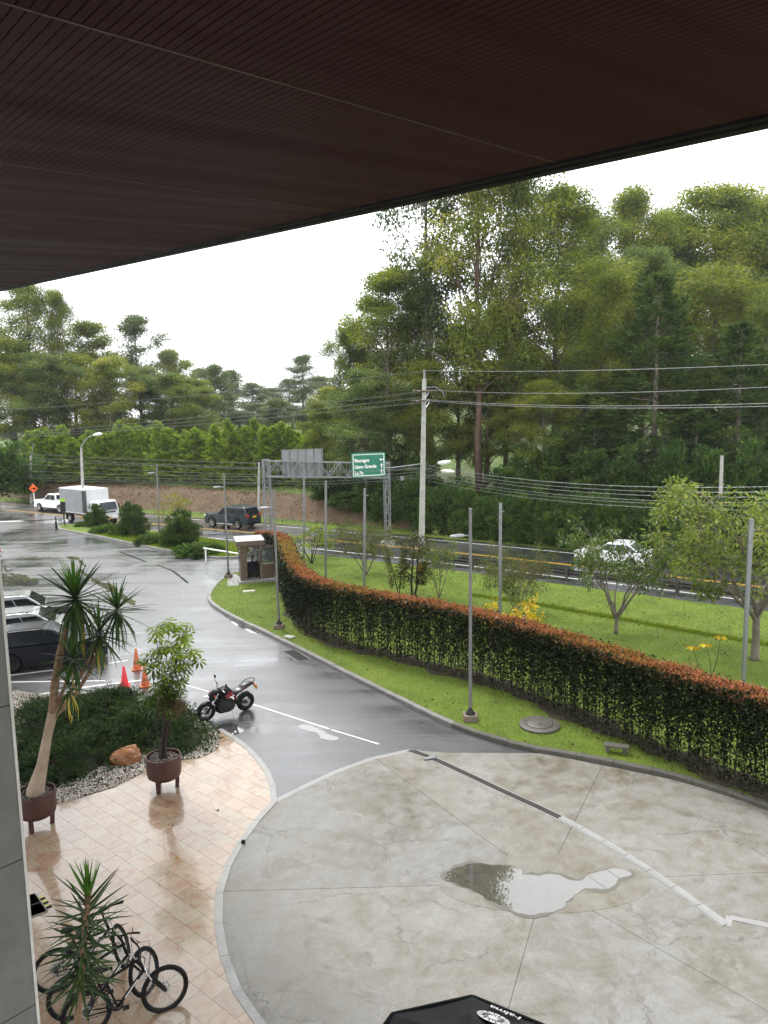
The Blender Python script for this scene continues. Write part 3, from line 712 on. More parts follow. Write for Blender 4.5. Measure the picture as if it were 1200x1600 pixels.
# each joint as a segment cutting only the pieces on its own stretch: cut along full lines in a fixed order
pieces = [conc]
def cut(pieces, a, b, test):
    o = []
    for p in pieces:
        c = np.mean(np.array(p), 0)
        if test(c):
            for k in (1, -1):
                q = clip(p, a, b, k)
                if len(q) >= 3: o.append(q)
        else: o.append(p)
    return o
def side_of(a, b): return lambda c: (c[0] - a[0]) * -(b[1] - a[1]) + (c[1] - a[1]) * (b[0] - a[0])
E1 = (G2(350, 1392), G2(690, 1383)); E2 = (G2(585, 1185), G2(800, 1335)); E3 = (G2(945, 1190), G2(890, 1330)); E4 = (G2(845, 1440), G2(790, 1600)); E5 = (G2(960, 1420), G2(1200, 1582))
hub = np.array(G2(850, 1380))
# spokes round the round drain: sort the plane into sectors by angle
def ang(p): return math.atan2(p[1] - hub[1], p[0] - hub[0])
spoke_px = [(350, 1394), (585, 1185), (945, 1190), (1200, 1364), (1200, 1582), (785, 1610)]
sp = sorted([ang(G2(*p)) for p in spoke_px])
sectors = []
for i in range(len(sp)):
    a0, a1 = sp[i], sp[(i + 1) % len(sp)]
    if a1 < a0: a1 += 2 * math.pi
    d0 = (math.cos(a0), math.sin(a0)); d1 = (math.cos(a1), math.sin(a1))
    q = clip(conc, tuple(hub), (hub[0] + d0[0], hub[1] + d0[1]), 1)
    if a1 - a0 < math.pi: q = clip(q, tuple(hub), (hub[0] + d1[0], hub[1] + d1[1]), -1)
    sectors.append(q)
ring_r = 1.55
for q in sectors:
    # split the larger sectors once more across, then leave the round drain field out
    todo = [q]
    for p in todo:
        P = shrink(p, 0.005)
        # push vertices near the hub out to the ring
        mb = MB().prism(P, 0.004, 0.018)
        o = mb.build('concrete_slab', M_CONC, fore)
hubc = [(hub[0] + 1.7 * math.cos(a) * 1.25, hub[1] + 0.95 * math.sin(a)) for a in np.linspace(0, 2 * math.pi, 48)[:-1]]
hub_o = MB().prism(hubc, 0.012, 0.0225).build('concrete_slab', M_CONC, fore)


# pale worn strip along the concrete edge
strip('concrete_edge_strip', resample(np.array([G2(*p) for p in arc_l + [(655, 1174)]]), 0.3), -0.10, 0.06, 0.021, M_BORDER)

# puddles on the forecourt and on the lot
def puddle(name, px, z, mat, wob=0.05):
    path = cr_spline([G2(*p) for p in px], 0.06, closed=True)
    rs = np.random.default_rng(len(px)); n = len(path); nn = normals2(path)
    k = np.arange(n); w_ = sum(np.sin(k * f + rs.uniform(0, 6)) * a for f, a in ((0.23, 1), (0.61, .6), (1.3, .35), (2.4, .2)))
    shape = path + nn * (w_ * wob)[:, None]
    if mat is M_PUD:                     # damp margin round the water
        sg = 1 if np.dot(nn[0], path[0] - path.mean(0)) > 0 else -1
        w2 = sum(np.sin(k * f + rs.uniform(0, 6)) * a for f, a in ((0.17, 1), (0.5, .7), (1.1, .4)))
        flat('wet_margin', shape + sg * nn * (.055 + .04 * w2)[:, None], z - .0015, M_WETC)
    return flat(name, shape, z, mat)
puddle('puddle', [(692, 1375), (705, 1362), (728, 1354), (760, 1352), (795, 1354), (818, 1360), (816, 1368), (835, 1371), (862, 1368), (885, 1374), (905, 1376), (925, 1366), (955, 1361), (985, 1363), (988, 1368), (970, 1374), (962, 1388), (945, 1391), (920, 1389), (900, 1396), (888, 1408), (884, 1420), (860, 1428), (832, 1432), (805, 1424), (775, 1412), (742, 1397), (715, 1384)], 0.0265, M_PUD, 0.03)
puddle('puddle', [(472, 1133), (492, 1136), (512, 1146), (526, 1153), (522, 1157), (504, 1155), (492, 1146), (468, 1138)], 0.005, M_PUDA, 0.03)
puddle('puddle', [(336, 1140), (350, 1131), (364, 1131), (378, 1137), (380, 1142), (366, 1147), (352, 1150), (340, 1148)], 0.005, M_PUDA, 0.03)
puddle('puddle', [(-20, 900), (10, 896), (30, 897), (60, 907), (55, 914), (20, 916), (-20, 912)], 0.005, M_PUDA, 0.1)
puddle('puddle', [(-10, 884), (12, 886), (18, 890), (8, 894), (-10, 893)], 0.005, M_PUDA, 0.1)
puddle('puddle', [(350, 958), (368, 966), (392, 980), (404, 989), (398, 990), (378, 982), (356, 968)], 0.005, M_PUDA, 0.03)
M_MUD = puddle_mat('muddy_water', (0.085, 0.078, 0.055))
puddle('muddy_groove', [(117, 895), (128, 890), (136, 897), (148, 904), (160, 910), (176, 914), (184, 925), (196, 931), (208, 938), (212, 946), (203, 943), (186, 935), (172, 925), (160, 917), (144, 909), (130, 897)], 0.007, M_MUD, 0.05)
puddle('muddy_groove', [(104, 870), (120, 870), (128, 877), (134, 885), (128, 883), (120, 875), (106, 873)], 0.007, M_MUD, 0.05)
def crack_px(pts, w, name='asphalt_joint', z=0.0065, mat=None):
    line_px(name, pts, w, mat or M_JOINT, z)
crack_px([(187, 862), (200, 867), (228, 878)], 0.14, 'asphalt_joint', .0065, M_PUDA); crack_px([(246, 883), (270, 892), (294, 911)], 0.14, 'asphalt_joint', .0065, M_PUDA)


# ---- raised lawn and verge inside the kerb
far_edge = [tuple(p) for p in (ROADC - RN * 5.5) if -6.2 < p[0] < 60]
kg = normals2(KERB); kg = kg if np.dot(kg[len(kg) // 2], np.array([1.0, 1.0])) > 0 else -kg
verge_poly = [tuple(p) for p in KERB + kg * 0.17] + [(60, -20)] + far_edge[::-1] + [(-7.2, 48.6), (-9.0, 46.3), G2(400, 886)]
flat('lawn', verge_poly, 0.115, M_LAWN, thick=0.2)
def kerb_run(path, mat, name, zt, parent_name, w=0.17, seg=0.95, drop=0.18):
    base = resample(path, seg); nn = normals2(base)
    root = None
    for i in range(len(base) - 1):
        a, b = base[i], base[i + 1]; na, nb = nn[i], nn[i + 1]; t = (b - a) / (np.linalg.norm(b - a) + 1e-9) * 0.006
        q = [a + t + na * 0.01, b - t + nb * 0.01, b - t + nb * (w + 0.01), a + t + na * (w + 0.01)]
        mb = MB(); dz = 0.006 * math.sin(i * 2.3); ch = 0.02
        ins = [q[0] + na * ch, q[1] + nb * ch, q[2], q[3]]
        vs = [(p[0], p[1], zt - drop) for p in q] + [(p[0], p[1], zt - ch + dz) for p in q] + [(p[0], p[1], zt + dz) for p in ins]
        mb.add(vs, [(0, 3, 2, 1), (0, 1, 5, 4), (1, 2, 6, 5), (2, 3, 7, 6), (3, 0, 4, 7), (4, 5, 9, 8), (5, 6, 10, 9), (6, 7, 11, 10), (7, 4, 8, 11), (8, 9, 10, 11)])
        if root is None:
            root = mb.build(parent_name, mat); root['kind'] = 'structure'
        else: mb.build(name, mat, root)
    return root
# the kerb stones stand between asphalt and grass: path normal must point to the grass
kn = normals2(KERB)
KP = KERB if np.dot(kn[len(kn) // 2], np.array([1.0, 1.0])) > 0 else KERB[::-1]
i0 = int(np.hypot(KP[:, 0] - G2(700, 1135)[0], KP[:, 1] - G2(700, 1135)[1]).argmin())
near_first = KP[0][1] < KP[-1][1]
A_, B_ = (KP[:i0 + 1], KP[i0:])
kerb_run(A_, M_KERBD if near_first else M_KERB, 'kerb_stone', 0.14, 'verge_kerb')
kerb_run(B_, M_KERB if near_first else M_KERBD, 'kerb_stone', 0.14, 'verge_kerb')

# ---- planted island in front of the road
isl_px = [(90, 826), (96, 829), (150, 839), (220, 854), (300, 868.5), (335, 873), (372, 872.5), (392, 868), (392, 858), (372, 851), (300, 838.5), (230, 829), (150, 822), (108, 820.5), (94, 821.5)]
ISL = cr_spline([G2(*p) for p in isl_px], 0.5, closed=True)
ik = normals2(ISL); c_ = ISL.mean(0); isg = 1 if np.dot(ik[10], c_ - ISL[10]) > 0 else -1
ISL_IN = ISL + ik * isg * 0.17
flat('island_lawn', ISL_IN, 0.11, M_LAWN, thick=0.2)
IP = ISL if np.dot(ik[10], c_ - ISL[10]) > 0 else ISL[::-1]
kerb_run(np.vstack([IP, IP[:1]]), M_KERB, 'kerb_stone', 0.13, 'island_kerb', seg=1.2)

# ---- plaza of sandstone tiles
bed_px = [(20, 1080), (60, 1086), (130, 1084), (210, 1086), (262, 1086), (300, 1112), (325, 1132), (343, 1150), (341, 1172), (312, 1186), (275, 1190), (228, 1207), (178, 1232), (130, 1247), (88, 1258), (60, 1262), (20, 1265)]
BED = [G2(*p) for p in bed_px]
plz = PLZ + [(-1.8, 3.0), (-1.8, -6), (-16, -6), (-16, 17.2)] + [G2(30, 1262), ] + [G2(*p) for p in [(88, 1258), (130, 1247), (178, 1232), (228, 1207), (275, 1190), (312, 1186), (341, 1172)]]
flat('plaza_base', plz, 0.012, M_JOINT)
p0, p1 = np.array(G2(185, 1310)), np.array(G2(350, 1418)); rowd = unit(p1 - p0); rown = np.array([-rowd[1], rowd[0]])
plaza = flat('plaza', [tuple(p0), tuple(p0 + rowd * .1), tuple(p0 + rown * .1)], 0.0, M_JOINT)
TW, TL = 0.40, 0.62
cells = []
poly_in = shrink(plz, 0.10)
for j in range(-40, 40):
    for i in range(-30, 30):
        a = p0 + rown * (j * TW) + rowd * (i * TL + (0.31 if j % 2 else 0.0))
        q = [a, a + rowd * TL, a + rowd * TL + rown * TW, a + rown * TW]
        ins_ = inside(np.array(q), plz)
        if not ins_.any(): continue
        c = (q[0] + q[2]) / 2
        if c[1] < 7.6 or c[0] < -10.5: continue
        if ins_.all(): poly = [tuple(x) for x in q]
        else:
            # clip the plaza outline by the tile's own four sides
            poly = [tuple(p) for p in plz]
            for k in range(4):
                poly = clip(poly, tuple(q[k]), tuple(q[(k + 1) % 4]), 1)
                if len(poly) < 3: break
            if len(poly) < 3: continue
        px = proj((c[0], c[1], 0))
        vis = -30 < px[0] < 480 and 1100 < px[1] < 1640
        cells.append((not vis, -px[1], poly))
cells.sort(key=lambda s: (s[0], s[1]))
tr = random.Random(5); rest = MB()
for k, (nv, _, poly) in enumerate(cells):
    P = shrink(poly, 0.0025); z = 0.026 + tr.uniform(-0.0012, 0.0012)
    if k < 296: MB().prism(P, 0.012, z).build('tile', M_TILE, plaza)
    else: rest.prism(P, 0.012, z)
if rest.v:
    o = rest.build('tile', M_TILE, plaza); o['kind'] = 'stuff'
# grey border round the plaza, in pieces
bp = resample(cr_spline(PLZ[:5], 0.2), 0.9); bq = resample(cr_spline(PLZ[4:], 0.2), 0.9)
broot = None
for path in (bp, bq):
    nn = normals2(path); sgn = 1 if np.dot(nn[len(nn) // 2], np.array([-6.0, 13.0]) - path[len(nn) // 2]) > 0 else -1
    for i in range(len(path) - 1):
        a, b = path[i], path[i + 1]; t = (b - a) / np.linalg.norm(b - a) * 0.004
        q = [a + t - sgn * nn[i] * .03, b - t - sgn * nn[i + 1] * .03, b - t + sgn * nn[i + 1] * .12, a + t + sgn * nn[i] * .12]
        mb = MB().prism([tuple(x) for x in q], -0.02, 0.036 + 0.001 * math.sin(i * 3))
        if broot is None: broot = mb.build('plaza_border', M_BORDER); broot['kind'] = 'structure'
        else: mb.build('border_stone', M_BORDER, broot)

# planting bed: soil sheet and loose white gravel
flat('planting_bed', BED, 0.018, M_SOIL)
# ------------------------------------------------------------------ canopy over the camera
v1 = unit(ray(-400, 541)); v2 = unit(ray(1700, 489)); pn = unit(np.cross(v1, v2)); pn = pn if pn[2] > 0 else -pn
es = -v1                                   # along the slats, to the right
eo = unit(np.cross(pn, es)); eo = eo if eo[1] > 0 else -eo     # outwards, in the plane
ROOF_UP = 3.2
d_ = ray(600, 316); PT = CP + d_ * (ROOF_UP / d_[2])           # a point on the outer edge of the soffit
def soff(px, py):
    d = ray(px, py); return CP + d * (np.dot(PT - CP, pn) / np.dot(d, pn))
roof = thing('roof_canopy', 'dark brown slatted roof overhang across the top of the view', 'roof', tuple(PT))
def sl(a, o, up=0.0):
    return tuple(es * a + eo * o + pn * up)
pitch = 0.082; W_IN = 17.0; A0, A1 = -34.0, 16.0
edge_o = np.dot(soff(600, 316) - PT, eo)
nsl = int(W_IN / pitch)
slat_me = MB()
def slat_mesh(nm, w):
    m = MB(); h = 0.02
    vs = [sl(a, o, u) for a in (A0, A1) for (o, u) in ((-w / 2, h), (-w / 2, 0.004), (-w / 2 + 0.004, 0), (w / 2 - 0.004, 0), (w / 2, 0.004), (w / 2, h))]
    m.add(vs, [(i, (i + 1) % 6, 6 + (i + 1) % 6, 6 + i) for i in range(6)] + [tuple(range(6)), tuple(range(11, 5, -1))])
    return m.mesh(nm, M_SOFFIT)
sm_ = slat_mesh('slat', pitch - 0.007)
for k in range(nsl):
    o = link('slat', sm_, roof); o.location = Vector(tuple(eo * (-0.10 - pitch * (k + 0.5))))
bk = MB(); vs = [sl(a, o, u) for u in (0.022, 0.4) for (a, o) in ((A0, -W_IN - .2), (A1, -W_IN - .2), (A1, 0.0), (A0, 0.0))]
bk.add(vs, [(0, 3, 2, 1), (4, 5, 6, 7), (0, 1, 5, 4), (1, 2, 6, 5), (2, 3, 7, 6), (3, 0, 4, 7)]); bk.build('soffit_backing', M_SOFGAP, roof)
# seams run from the edge back over the camera
for (a, b) in (((0, 2), (876, 256)), ((0, 254), (538, 331)), ((0, 361), (288, 382)), ((0, 418), (150, 427))):
    pa, pb = soff(*a) - PT, soff(*b) - PT
    d = unit(pa - pb); pa2 = pa + d * 6.0; q = np.cross(pn, d) * 0.010
    oo = np.dot(pb, eo); pb = pb + d * max(0, (oo + 0.10) / max(1e-3, -np.dot(d, eo)))
    m = MB(); vs = [tuple(p + s * q + pn * u) for u in (-0.006, 0.002) for (p, s) in ((pa2, -1), (pb, -1), (pb, 1), (pa2, 1))]
    m.add(vs, [(0, 3, 2, 1), (4, 5, 6, 7), (0, 1, 5, 4), (1, 2, 6, 5), (2, 3, 7, 6), (3, 0, 4, 7)]); m.build('seam_strip', M_SEAM, roof)
# fascia beam: widens in the picture from left to right as in the photo because it hangs a little lower than the soffit
fb = MB(); 
sec = [(-0.09, 0.03), (-0.06, -0.03), (0.04, -0.03), (0.07, -0.06), (0.26, -0.06), (0.30, -0.02), (0.30, 0.45), (-0.05, 0.45)]
vs = [sl(a, o, u) for a in (A0, A1) for (o, u) in sec]; n = len(sec)
fb.add(vs, [(i, (i + 1) % n, n + (i + 1) % n, n + i) for i in range(n)] + [tuple(range(n)), tuple(range(2 * n - 1, n - 1, -1))]); fb.build('fascia_beam', M_FASCIA, roof)

# ------------------------------------------------------------------ stone faced wall at the left of the balcony
wc = Zp(31, 1270, 4.0); wd = np.array([v2[0], v2[1], 0]); wd = unit(wd); wnorm = np.array([-wd[1], wd[0], 0])  # face runs towards v2
wall = thing('wall', 'grey stone faced wall corner rising beside the balcony on the left edge', 'wall', (float(wc[0]), float(wc[1]), 0))
def wbox(mb, a0, a1, n0, n1, z0, z1):
    vs = [tuple(wd * a + wnorm * n_) + (0,) for (a, n_) in ((a0, n0), (a1, n0), (a1, n1), (a0, n1))]
    vs = [(v[0], v[1], z) for z in (z0, z1) for v in vs]
    mb.add(vs, [(0, 3, 2, 1), (4, 5, 6, 7), (0, 1, 5, 4), (1, 2, 6, 5), (2, 3, 7, 6), (3, 0, 4, 7)])
zj1, zj2 = Zp(31, 1338, 4.0)[2], Zp(59, 1564, 4.0)[2]; ph = zj1 - zj2
core = MB(); wbox(core, -4, -0.03, 0.0, 1.2, -0.1, 13.5); core.build('wall_core', M_JOINT, wall)
z = zj2 - ph * 9
while z < 13.2:
    if z > -0.2:
        for (b0, b1) in ((-1.25, -0.012), (-2.6, -1.256), (-3.9, -2.606)):
            m = MB(); wbox(m, b0, b1, -0.022, 0.0, max(z + 0.003, 0), z + ph - 0.003); m.build('stone_panel', M_WALL, wall)
        m = MB(); wbox(m, -0.03, -0.006, 0.02, 1.19, max(z + 0.003, 0), z + ph - 0.003); m.build('stone_panel', M_WALL, wall)
    z += ph
m = MB(); wbox(m, -0.0115, 0.004, -0.026, 0.018, 0, 13.4); m.build('edge_trim', M_TRIM, wall)

# ------------------------------------------------------------------ poles
def pole_thing(name, label, cat, base_px, top_px, r0, r1, mat, z0=0.0, group=None, cat_base=True, n=10, Y=None):
    b = G(base_px[0], base_px[1], z0) if Y is None else Zp(base_px[0], base_px[1], Y)
    tpt = Zp(top_px[0], top_px[1], b[1])
    t = thing(name, label, cat, tuple(b), 0, group); d = tpt - b
    MB().tube([(0, 0, -0.1), tuple(d * .5), tuple(d)], [r0, (r0 + r1) / 2, r1], n).build('pole', mat, t, smooth=True)
    return t, Vector(tuple(d))
def small_lamp(t, at, d, ln, mat=M_GALV):
    """flat street lamp head on a short arm"""
    d = Vector(d).normalized(); side = d.cross(Vector((0, 0, 1))).normalized()
    MB().tube([at, Vector(at) + d * 0.25 + Vector((0, 0, 0.03))], 0.022, 6).build('lamp_arm', mat, t)
    a = Vector(at) + d * 0.22 + Vector((0, 0, 0.03)); b = a + d * ln
    vs = []
    for p, w_, h in ((a, .05, .045), (a + d * ln * .3, .12, .05), (a + d * ln * .8, .12, .035), (b, .07, .015)):
        vs += [p - side * w_ - Vector((0, 0, .02)), p + side * w_ - Vector((0, 0, .02)), p + side * w_ * .7 + Vector((0, 0, h)), p - side * w_ * .7 + Vector((0, 0, h))]
    fs = [(4 * i + k, 4 * i + (k + 1) % 4, 4 * i + 4 + (k + 1) % 4, 4 * i + 4 + k) for i in range(3) for k in range(4)] + [(0, 1, 2, 3), (15, 14, 13, 12)]
    MB().add(vs, fs).build('lamp_head', mat, t, bevel=0.01)
def foot(t, size=0.42, h=0.28):
    MB().box((0, 0, h / 2 - 0.1), (size, size, h)).build('concrete_foot', simple_brick, t, bevel=0.02)
    MB().lathe([(0.16, h - 0.1), (0.16, h - 0.08), (0.07, h + 0.02), (0.055, h + 0.1)], 12).build('base_flange', M_DMETAL, t, smooth=True)
simple_brick = simple('worn_footing', (0.20, 0.15, 0.12), (0.12, 0.09, 0.07), 5, 0.8, bump=0.5)
left_dir = Vector((-0.95, -0.3, 0))
for lab, bp_, tp_, lp in (('slim grey lamp post on the verge between the hedge and the concrete forecourt', (735, 1124), (735, 796), 836),
                         ('slim grey lamp post on the verge just right of the guard booth', (436, 981), (427, 767), 793),
                         ('slim grey lamp post standing left of the guard booth behind the barrier', (357, 902), (350, 742), 761)):
    t, d = pole_thing('lamp_post', lab, 'lamp post', bp_, tp_, 0.055, 0.045, M_GALVD, 0.12, 'slim lamp posts by the drive')
    f = (lp - tp_[1]) / (bp_[1] - tp_[1]); small_lamp(t, d * (1 - f), left_dir, 0.42); foot(t)
    MB().lathe([(0.05, d.z - .005), (0.05, d.z + 0.03), (0.01, d.z + 0.04)], 10, (d.x, d.y, 0)).build('pole_cap', M_GALVD, t)
for lab, bp_, tp_ in (('slim far lamp post on the planted island between the conifer shrubs', (249, 834), (245, 725)),):
    t, d = pole_thing('lamp_post', lab, 'lamp post', bp_, tp_, 0.07, 0.055, M_GALVD, 0.1, 'slim lamp posts by the drive'); small_lamp(t, d * 0.87, left_dir, 0.5)
for lab, px_, top, base in (('square grey steel pole behind the hedge in front of the grey sign back', 475, 737, 873), ('square grey steel pole behind the hedge between the grey sign and the green sign', 509, 752, 912),
                       ('square grey steel pole behind the hedge directly under the green road sign', 569, 764, 944), ('square grey steel pole behind the hedge beside the yellow leaved shrub', 781, 787, 1003), ('square grey steel pole behind the hedge beside the large dark tree trunk', 1159, 812, 1108)):
    tx = {475: 475, 509: 509, 569: 570, 781: 782, 1159: 1174}[px_]
    b = G(px_, base, 0.115); tpt = Zp(tx, top, b[1]); t = thing('steel_pole', lab, 'pole', tuple(b), 0, 'square steel poles behind the hedge'); d = Vector(tuple(tpt - b))
    MB().bar((0, 0, -0.05), d, 0.115).build('pole', M_GALV, t, bevel=0.012)
    MB().box((d.x, d.y, d.z + 0.01), (0.125, 0.125, 0.02)).build('cap_plate', M_GALV, t)
    MB().tube([(d.x + .06, d.y, d.z - .32), (d.x + .16, d.y, d.z - .32)], 0.016, 6).build('bracket', M_GALV, t)

# tall concrete utility pole with crossarms
t, d = pole_thing('utility_pole', 'tall concrete utility pole with yellow painted band standing on the lawn', 'utility pole', (658, 899), (663, 592), 0.19, 0.11, M_CPOLE, 0.12, n=12)
UP = t; UH = d.z
MB().lathe([(0.197, 0.33), (0.193, 0.78)], 12).build('yellow_band', M_YPAINT, t, smooth=True)
MB().lathe([(0.199, -.02), (0.197, 0.33)], 12).build('black_band', M_DMETAL, t, smooth=True)
ax = Vector((0.15, 0.0, 0)); rd = Vector((float(RN[30][0]), float(RN[30][1]), 0)); along = Vector((0.8, -0.6, 0))
topz = Zp(663, 578, 42.5)[2] - 0.12
MB().bar((d.x - .06, 0, UH - 1.3), (d.x - .02, 0, topz), 0.05).bar((d.x + .06, 0, UH - 1.3), (d.x + .02, 0, topz), 0.05).build('top_bracket', M_GALV, t)
def zpx(py): return float(Zp(663, py, 42.5)[2] - 0.12)
for zz, ln in ((zpx(611), 0.75), (zpx(626), 0.9)):
    MB().bar(Vector((d.x, 0, zz)) - along.orthogonal().normalized() * 0 - Vector((0.5, 0.6, 0)) * ln, Vector((d.x, 0, zz)) + Vector((0.5, 0.6, 0)) * ln, 0.08).build('crossarm', M_CPOLE, t)
    MB().bar(Vector((d.x, 0, zz - .5)), Vector((d.x, 0, zz)) + Vector((0.5, 0.6, 0)) * ln * .8, 0.04).build('brace', M_GALV, t)
    for k in (-1, -.4, .4, 1):
        b_ = Vector((d.x, 0, zz)) + Vector((0.5, 0.6, 0)) * ln * k
        MB().lathe([(0.03, -.3), (0.05, -.26), (0.03, -.22), (0.05, -.18), (0.03, -.14), (0.05, -.1), (0.025, -.04)], 8, tuple(b_ - along * 0.0), 'x').build('insulator', M_INS, t, smooth=True)
        MB().lathe([(0.03, .3), (0.05, .26), (0.03, .22), (0.05, .18), (0.03, .14), (0.05, .1), (0.025, .04)], 8, tuple(b_), 'x').build('insulator', M_INS, t, smooth=True)
MB().tube([(d.x, 0, zpx(606)), (d.x + .6, 0, zpx(605)), (d.x + 1.0, 0, zpx(612)), (d.x + 1.1, 0, zpx(622))], 0.035, 6).build('jumper', M_WIREL, t, smooth=True)
for (dx, zz, dd) in ((1.35, zpx(724), (1, -.3, .25)), (1.55, zpx(737), (1, .2, -.12))):
    a = Vector((0.1, 0, zz - 0.45)); MB().tube([(0.1, 0, zz - .6), (0.6, 0, zz - .25), (dx - .3, 0, zz)], 0.035, 6).build('lamp_arm', M_DMETAL, t, smooth=True)
    m = MB(); q = Vector(dd).normalized()
    m.tube([Vector((dx - .35, 0, zz)), Vector((dx - .2, 0, zz)) , Vector((dx, 0, zz)) + q * .15, Vector((dx, 0, zz)) + q * .4], [0.05, 0.11, 0.13, 0.05], 8); m.build('lamp_head', M_SIGNW, t, smooth=True)
MB().box((-1.0, 0.3, zpx(748)), (0.18, 0.15, 0.22)).build('cable_box', M_GALV, t, bevel=.01)
MB().tube([(d.x, -.05, zpx(724)), (-1.6, -.5, zpx(729)), (-2.1, -.6, zpx(728))], 0.03, 6).build('cable_bracket', M_GALV, t)

# curved street lamp on the island
t, d = pole_thing('street_lamp', 'concrete street lamp with a curved arm standing behind the first island shrub', 'street lamp', (131, 814), (127, 700), 0.16, 0.10, M_CPOLE, 0.1, n=10)
MB().lathe([(0.175, 0.2), (0.172, 0.95)], 10).build('yellow_band', M_YPAINT, t, smooth=True)
MB().tube([d, d + Vector((.25, 0, .5)), d + Vector((.8, -.1, 1.0)), d + Vector((1.3, -.15, 1.15))], [0.06, .05, .045, .04], 7).build('curved_arm', M_GALV, t, smooth=True)
e = d + Vector((1.3, -.15, 1.15)); MB().tube([e - Vector((.1, 0, .03)), e + Vector((.15, 0, .03)), e + Vector((.55, -.05, .08)), e + Vector((.75, -.05, .06))], [0.06, .13, .14, .04], 8).build('lamp_head', M_SIGNW, t, smooth=True)
# further utility poles
t, d = pole_thing('utility_pole', 'leaning concrete utility pole by the orange warning sign across the road', 'utility pole', (49, 787), (48, 712), 0.16, 0.11, M_CPOLE, Y=83.5)
MB().tube([d - Vector((0, 0, .5)), d + Vector((.2, 0, .5)), d + Vector((.45, 0, 1.3))], [0.06, 0.06, 0.05], 6).build('bracket', M_GALV, t); P_LEFT = t; PL_H = d.z
t, d = pole_thing('utility_pole', 'grey utility pole with a dark bracket behind the parked gantry tower across the road', 'utility pole', (404, 814), (405, 722), 0.14, 0.10, M_CPOLE, Y=66.5)
t['label'] = 'thin grey utility pole across the road, close left of the gantry tower'
MB().box((d.x, d.y, d.z - .1), (0.5, .12, .5)).build('pole_bracket', M_DMETAL, t)
t, d = pole_thing('utility_pole', 'pale concrete pole top poking out over the tall right hand lawn tree', 'utility pole', (1123, 858), (1128, 712), 0.14, 0.10, M_CPOLE, Y=47)
t['label'] = 'pale concrete pole showing only its top above the feathery lawn tree'

# ------------------------------------------------------------------ sign gantry over the road
ga = np.array([*G2(421, 866)]); gb = np.array([*G2(606, 849)])
gd = unit(gb - ga); gn = np.array([-gd[1], gd[0]])
gz = 6.35
ga_z = float(Zp(420, 718, ga[1])[2]); gb_z = float(Zp(604, 722, gb[1])[2])
gan = thing('sign_gantry', 'galvanised lattice gantry carrying road signs across the road', 'sign gantry', (ga[0], ga[1], 0))
def gp(s, n_, z): q = gd * s + gn * n_; return (q[0], q[1], z)
span = float(np.linalg.norm(gb - ga))
for s0, zt, wv, dv in ((0.0, ga_z, 0.42, 0.42), (span, gb_z, 0.34, 0.34)):
    cs = [(s0 - wv / 2, -dv / 2), (s0 + wv / 2, -dv / 2), (s0 + wv / 2, dv / 2), (s0 - wv / 2, dv / 2)]
    for c in cs: MB().bar(gp(c[0], c[1], 0), gp(c[0], c[1], zt), 0.07).build('tower_leg', M_GALV, gan)
    lat = MB(); nz_ = 7
    for k in range(nz_):
        z0_, z1_ = zt * k / nz_, zt * (k + 1) / nz_
        for a in range(4):
            b = (a + 1) % 4; lat.bar(gp(*cs[a], z1_), gp(*cs[b], z1_), 0.032)
            lat.bar(gp(*cs[a if k % 2 else b], z0_), gp(*cs[b if k % 2 else a], z1_), 0.028)
    lat.build('tower_lattice', M_GALV, gan)
    MB().box(gp(s0, 0, 0.06), (1.0, 1.0, 0.2)).build('tower_footing', M_CPOLE, gan)
bm_h = 1.12
def bz(s, up): return (ga_z + (gb_z - ga_z) * s / span) - (0.08 if up else bm_h)
for up in (0, 1):
    for n_ in (-.28, .28):
        MB().bar(gp(-.1, n_, bz(0, up)), gp(span + .1, n_, bz(span, up)), 0.07).build('beam_chord', M_GALV, gan)
nb = 12; lat = MB()
for k in range(nb):
    s0, s1 = span * k / nb, span * (k + 1) / nb
    for n_ in (-.28, .28):
        lat.bar(gp(s0, n_, bz(s0, 0)), gp(s0, n_, bz(s0, 1)), 0.04); lat.bar(gp(s0, n_, bz(s0, k % 2)), gp(s1, n_, bz(s1, 1 - k % 2)), 0.035)
    for up in (0, 1): lat.bar(gp(s0, -.28, bz(s0, up)), gp(s0, .28, bz(s0, up)), 0.045); lat.bar(gp(s0, -.28, bz(s0, up)), gp(s1, .28, bz(s1, up)), 0.04)
lat.build('beam_lattice', M_GALV, gan)
# green sign: faces the traffic coming from the right
def gpt(px, py, nrm):
    """pixel -> (s, z) on the vertical plane of the gantry at offset nrm"""
    d = ray(px, py); o3 = np.array([ga[0] + gn[0] * nrm, ga[1] + gn[1] * nrm]); q = o3 - CP[:2]
    tt = (q @ gn) / (d[:2] @ gn); p = CP + d * tt; return float((p[:2] - ga) @ gd), float(p[2])
if (gn @ (CP[:2] - ga)) < 0: fs_ = -1
else: fs_ = 1
NF = 0.36 * fs_                            # the side that faces the camera
def sign_rect(px0, py0, px1, py1, nrm):
    a = gpt(px0, py0, nrm); b = gpt(px1, py1, nrm); return a[0], b[0], b[1], a[1]
def sign_panel(name, s0, s1, z0, z1, n0, n1, mat, parent):
    vs = [gp(s, n_, z) for n_ in (n0, n1) for (s, z) in ((s0, z0), (s1, z0), (s1, z1), (s0, z1))]
    return MB().add(vs, [(0, 3, 2, 1), (4, 5, 6, 7), (0, 1, 5, 4), (1, 2, 6, 5), (2, 3, 7, 6), (3, 0, 4, 7)]).build(name, mat, parent)
s0, s1, z0, z1 = sign_rect(549.5, 747, 601.5, 706, NF)
z0, z1 = min(z0, z1), max(z0, z1); s0, s1 = min(s0, s1), max(s0, s1)
gs = sign_panel('green_sign', s0, s1, z0, z1, NF, NF + 0.05 * fs_, M_GREEN, gan)
gs['label'] = 'green direction sign lettered in white'
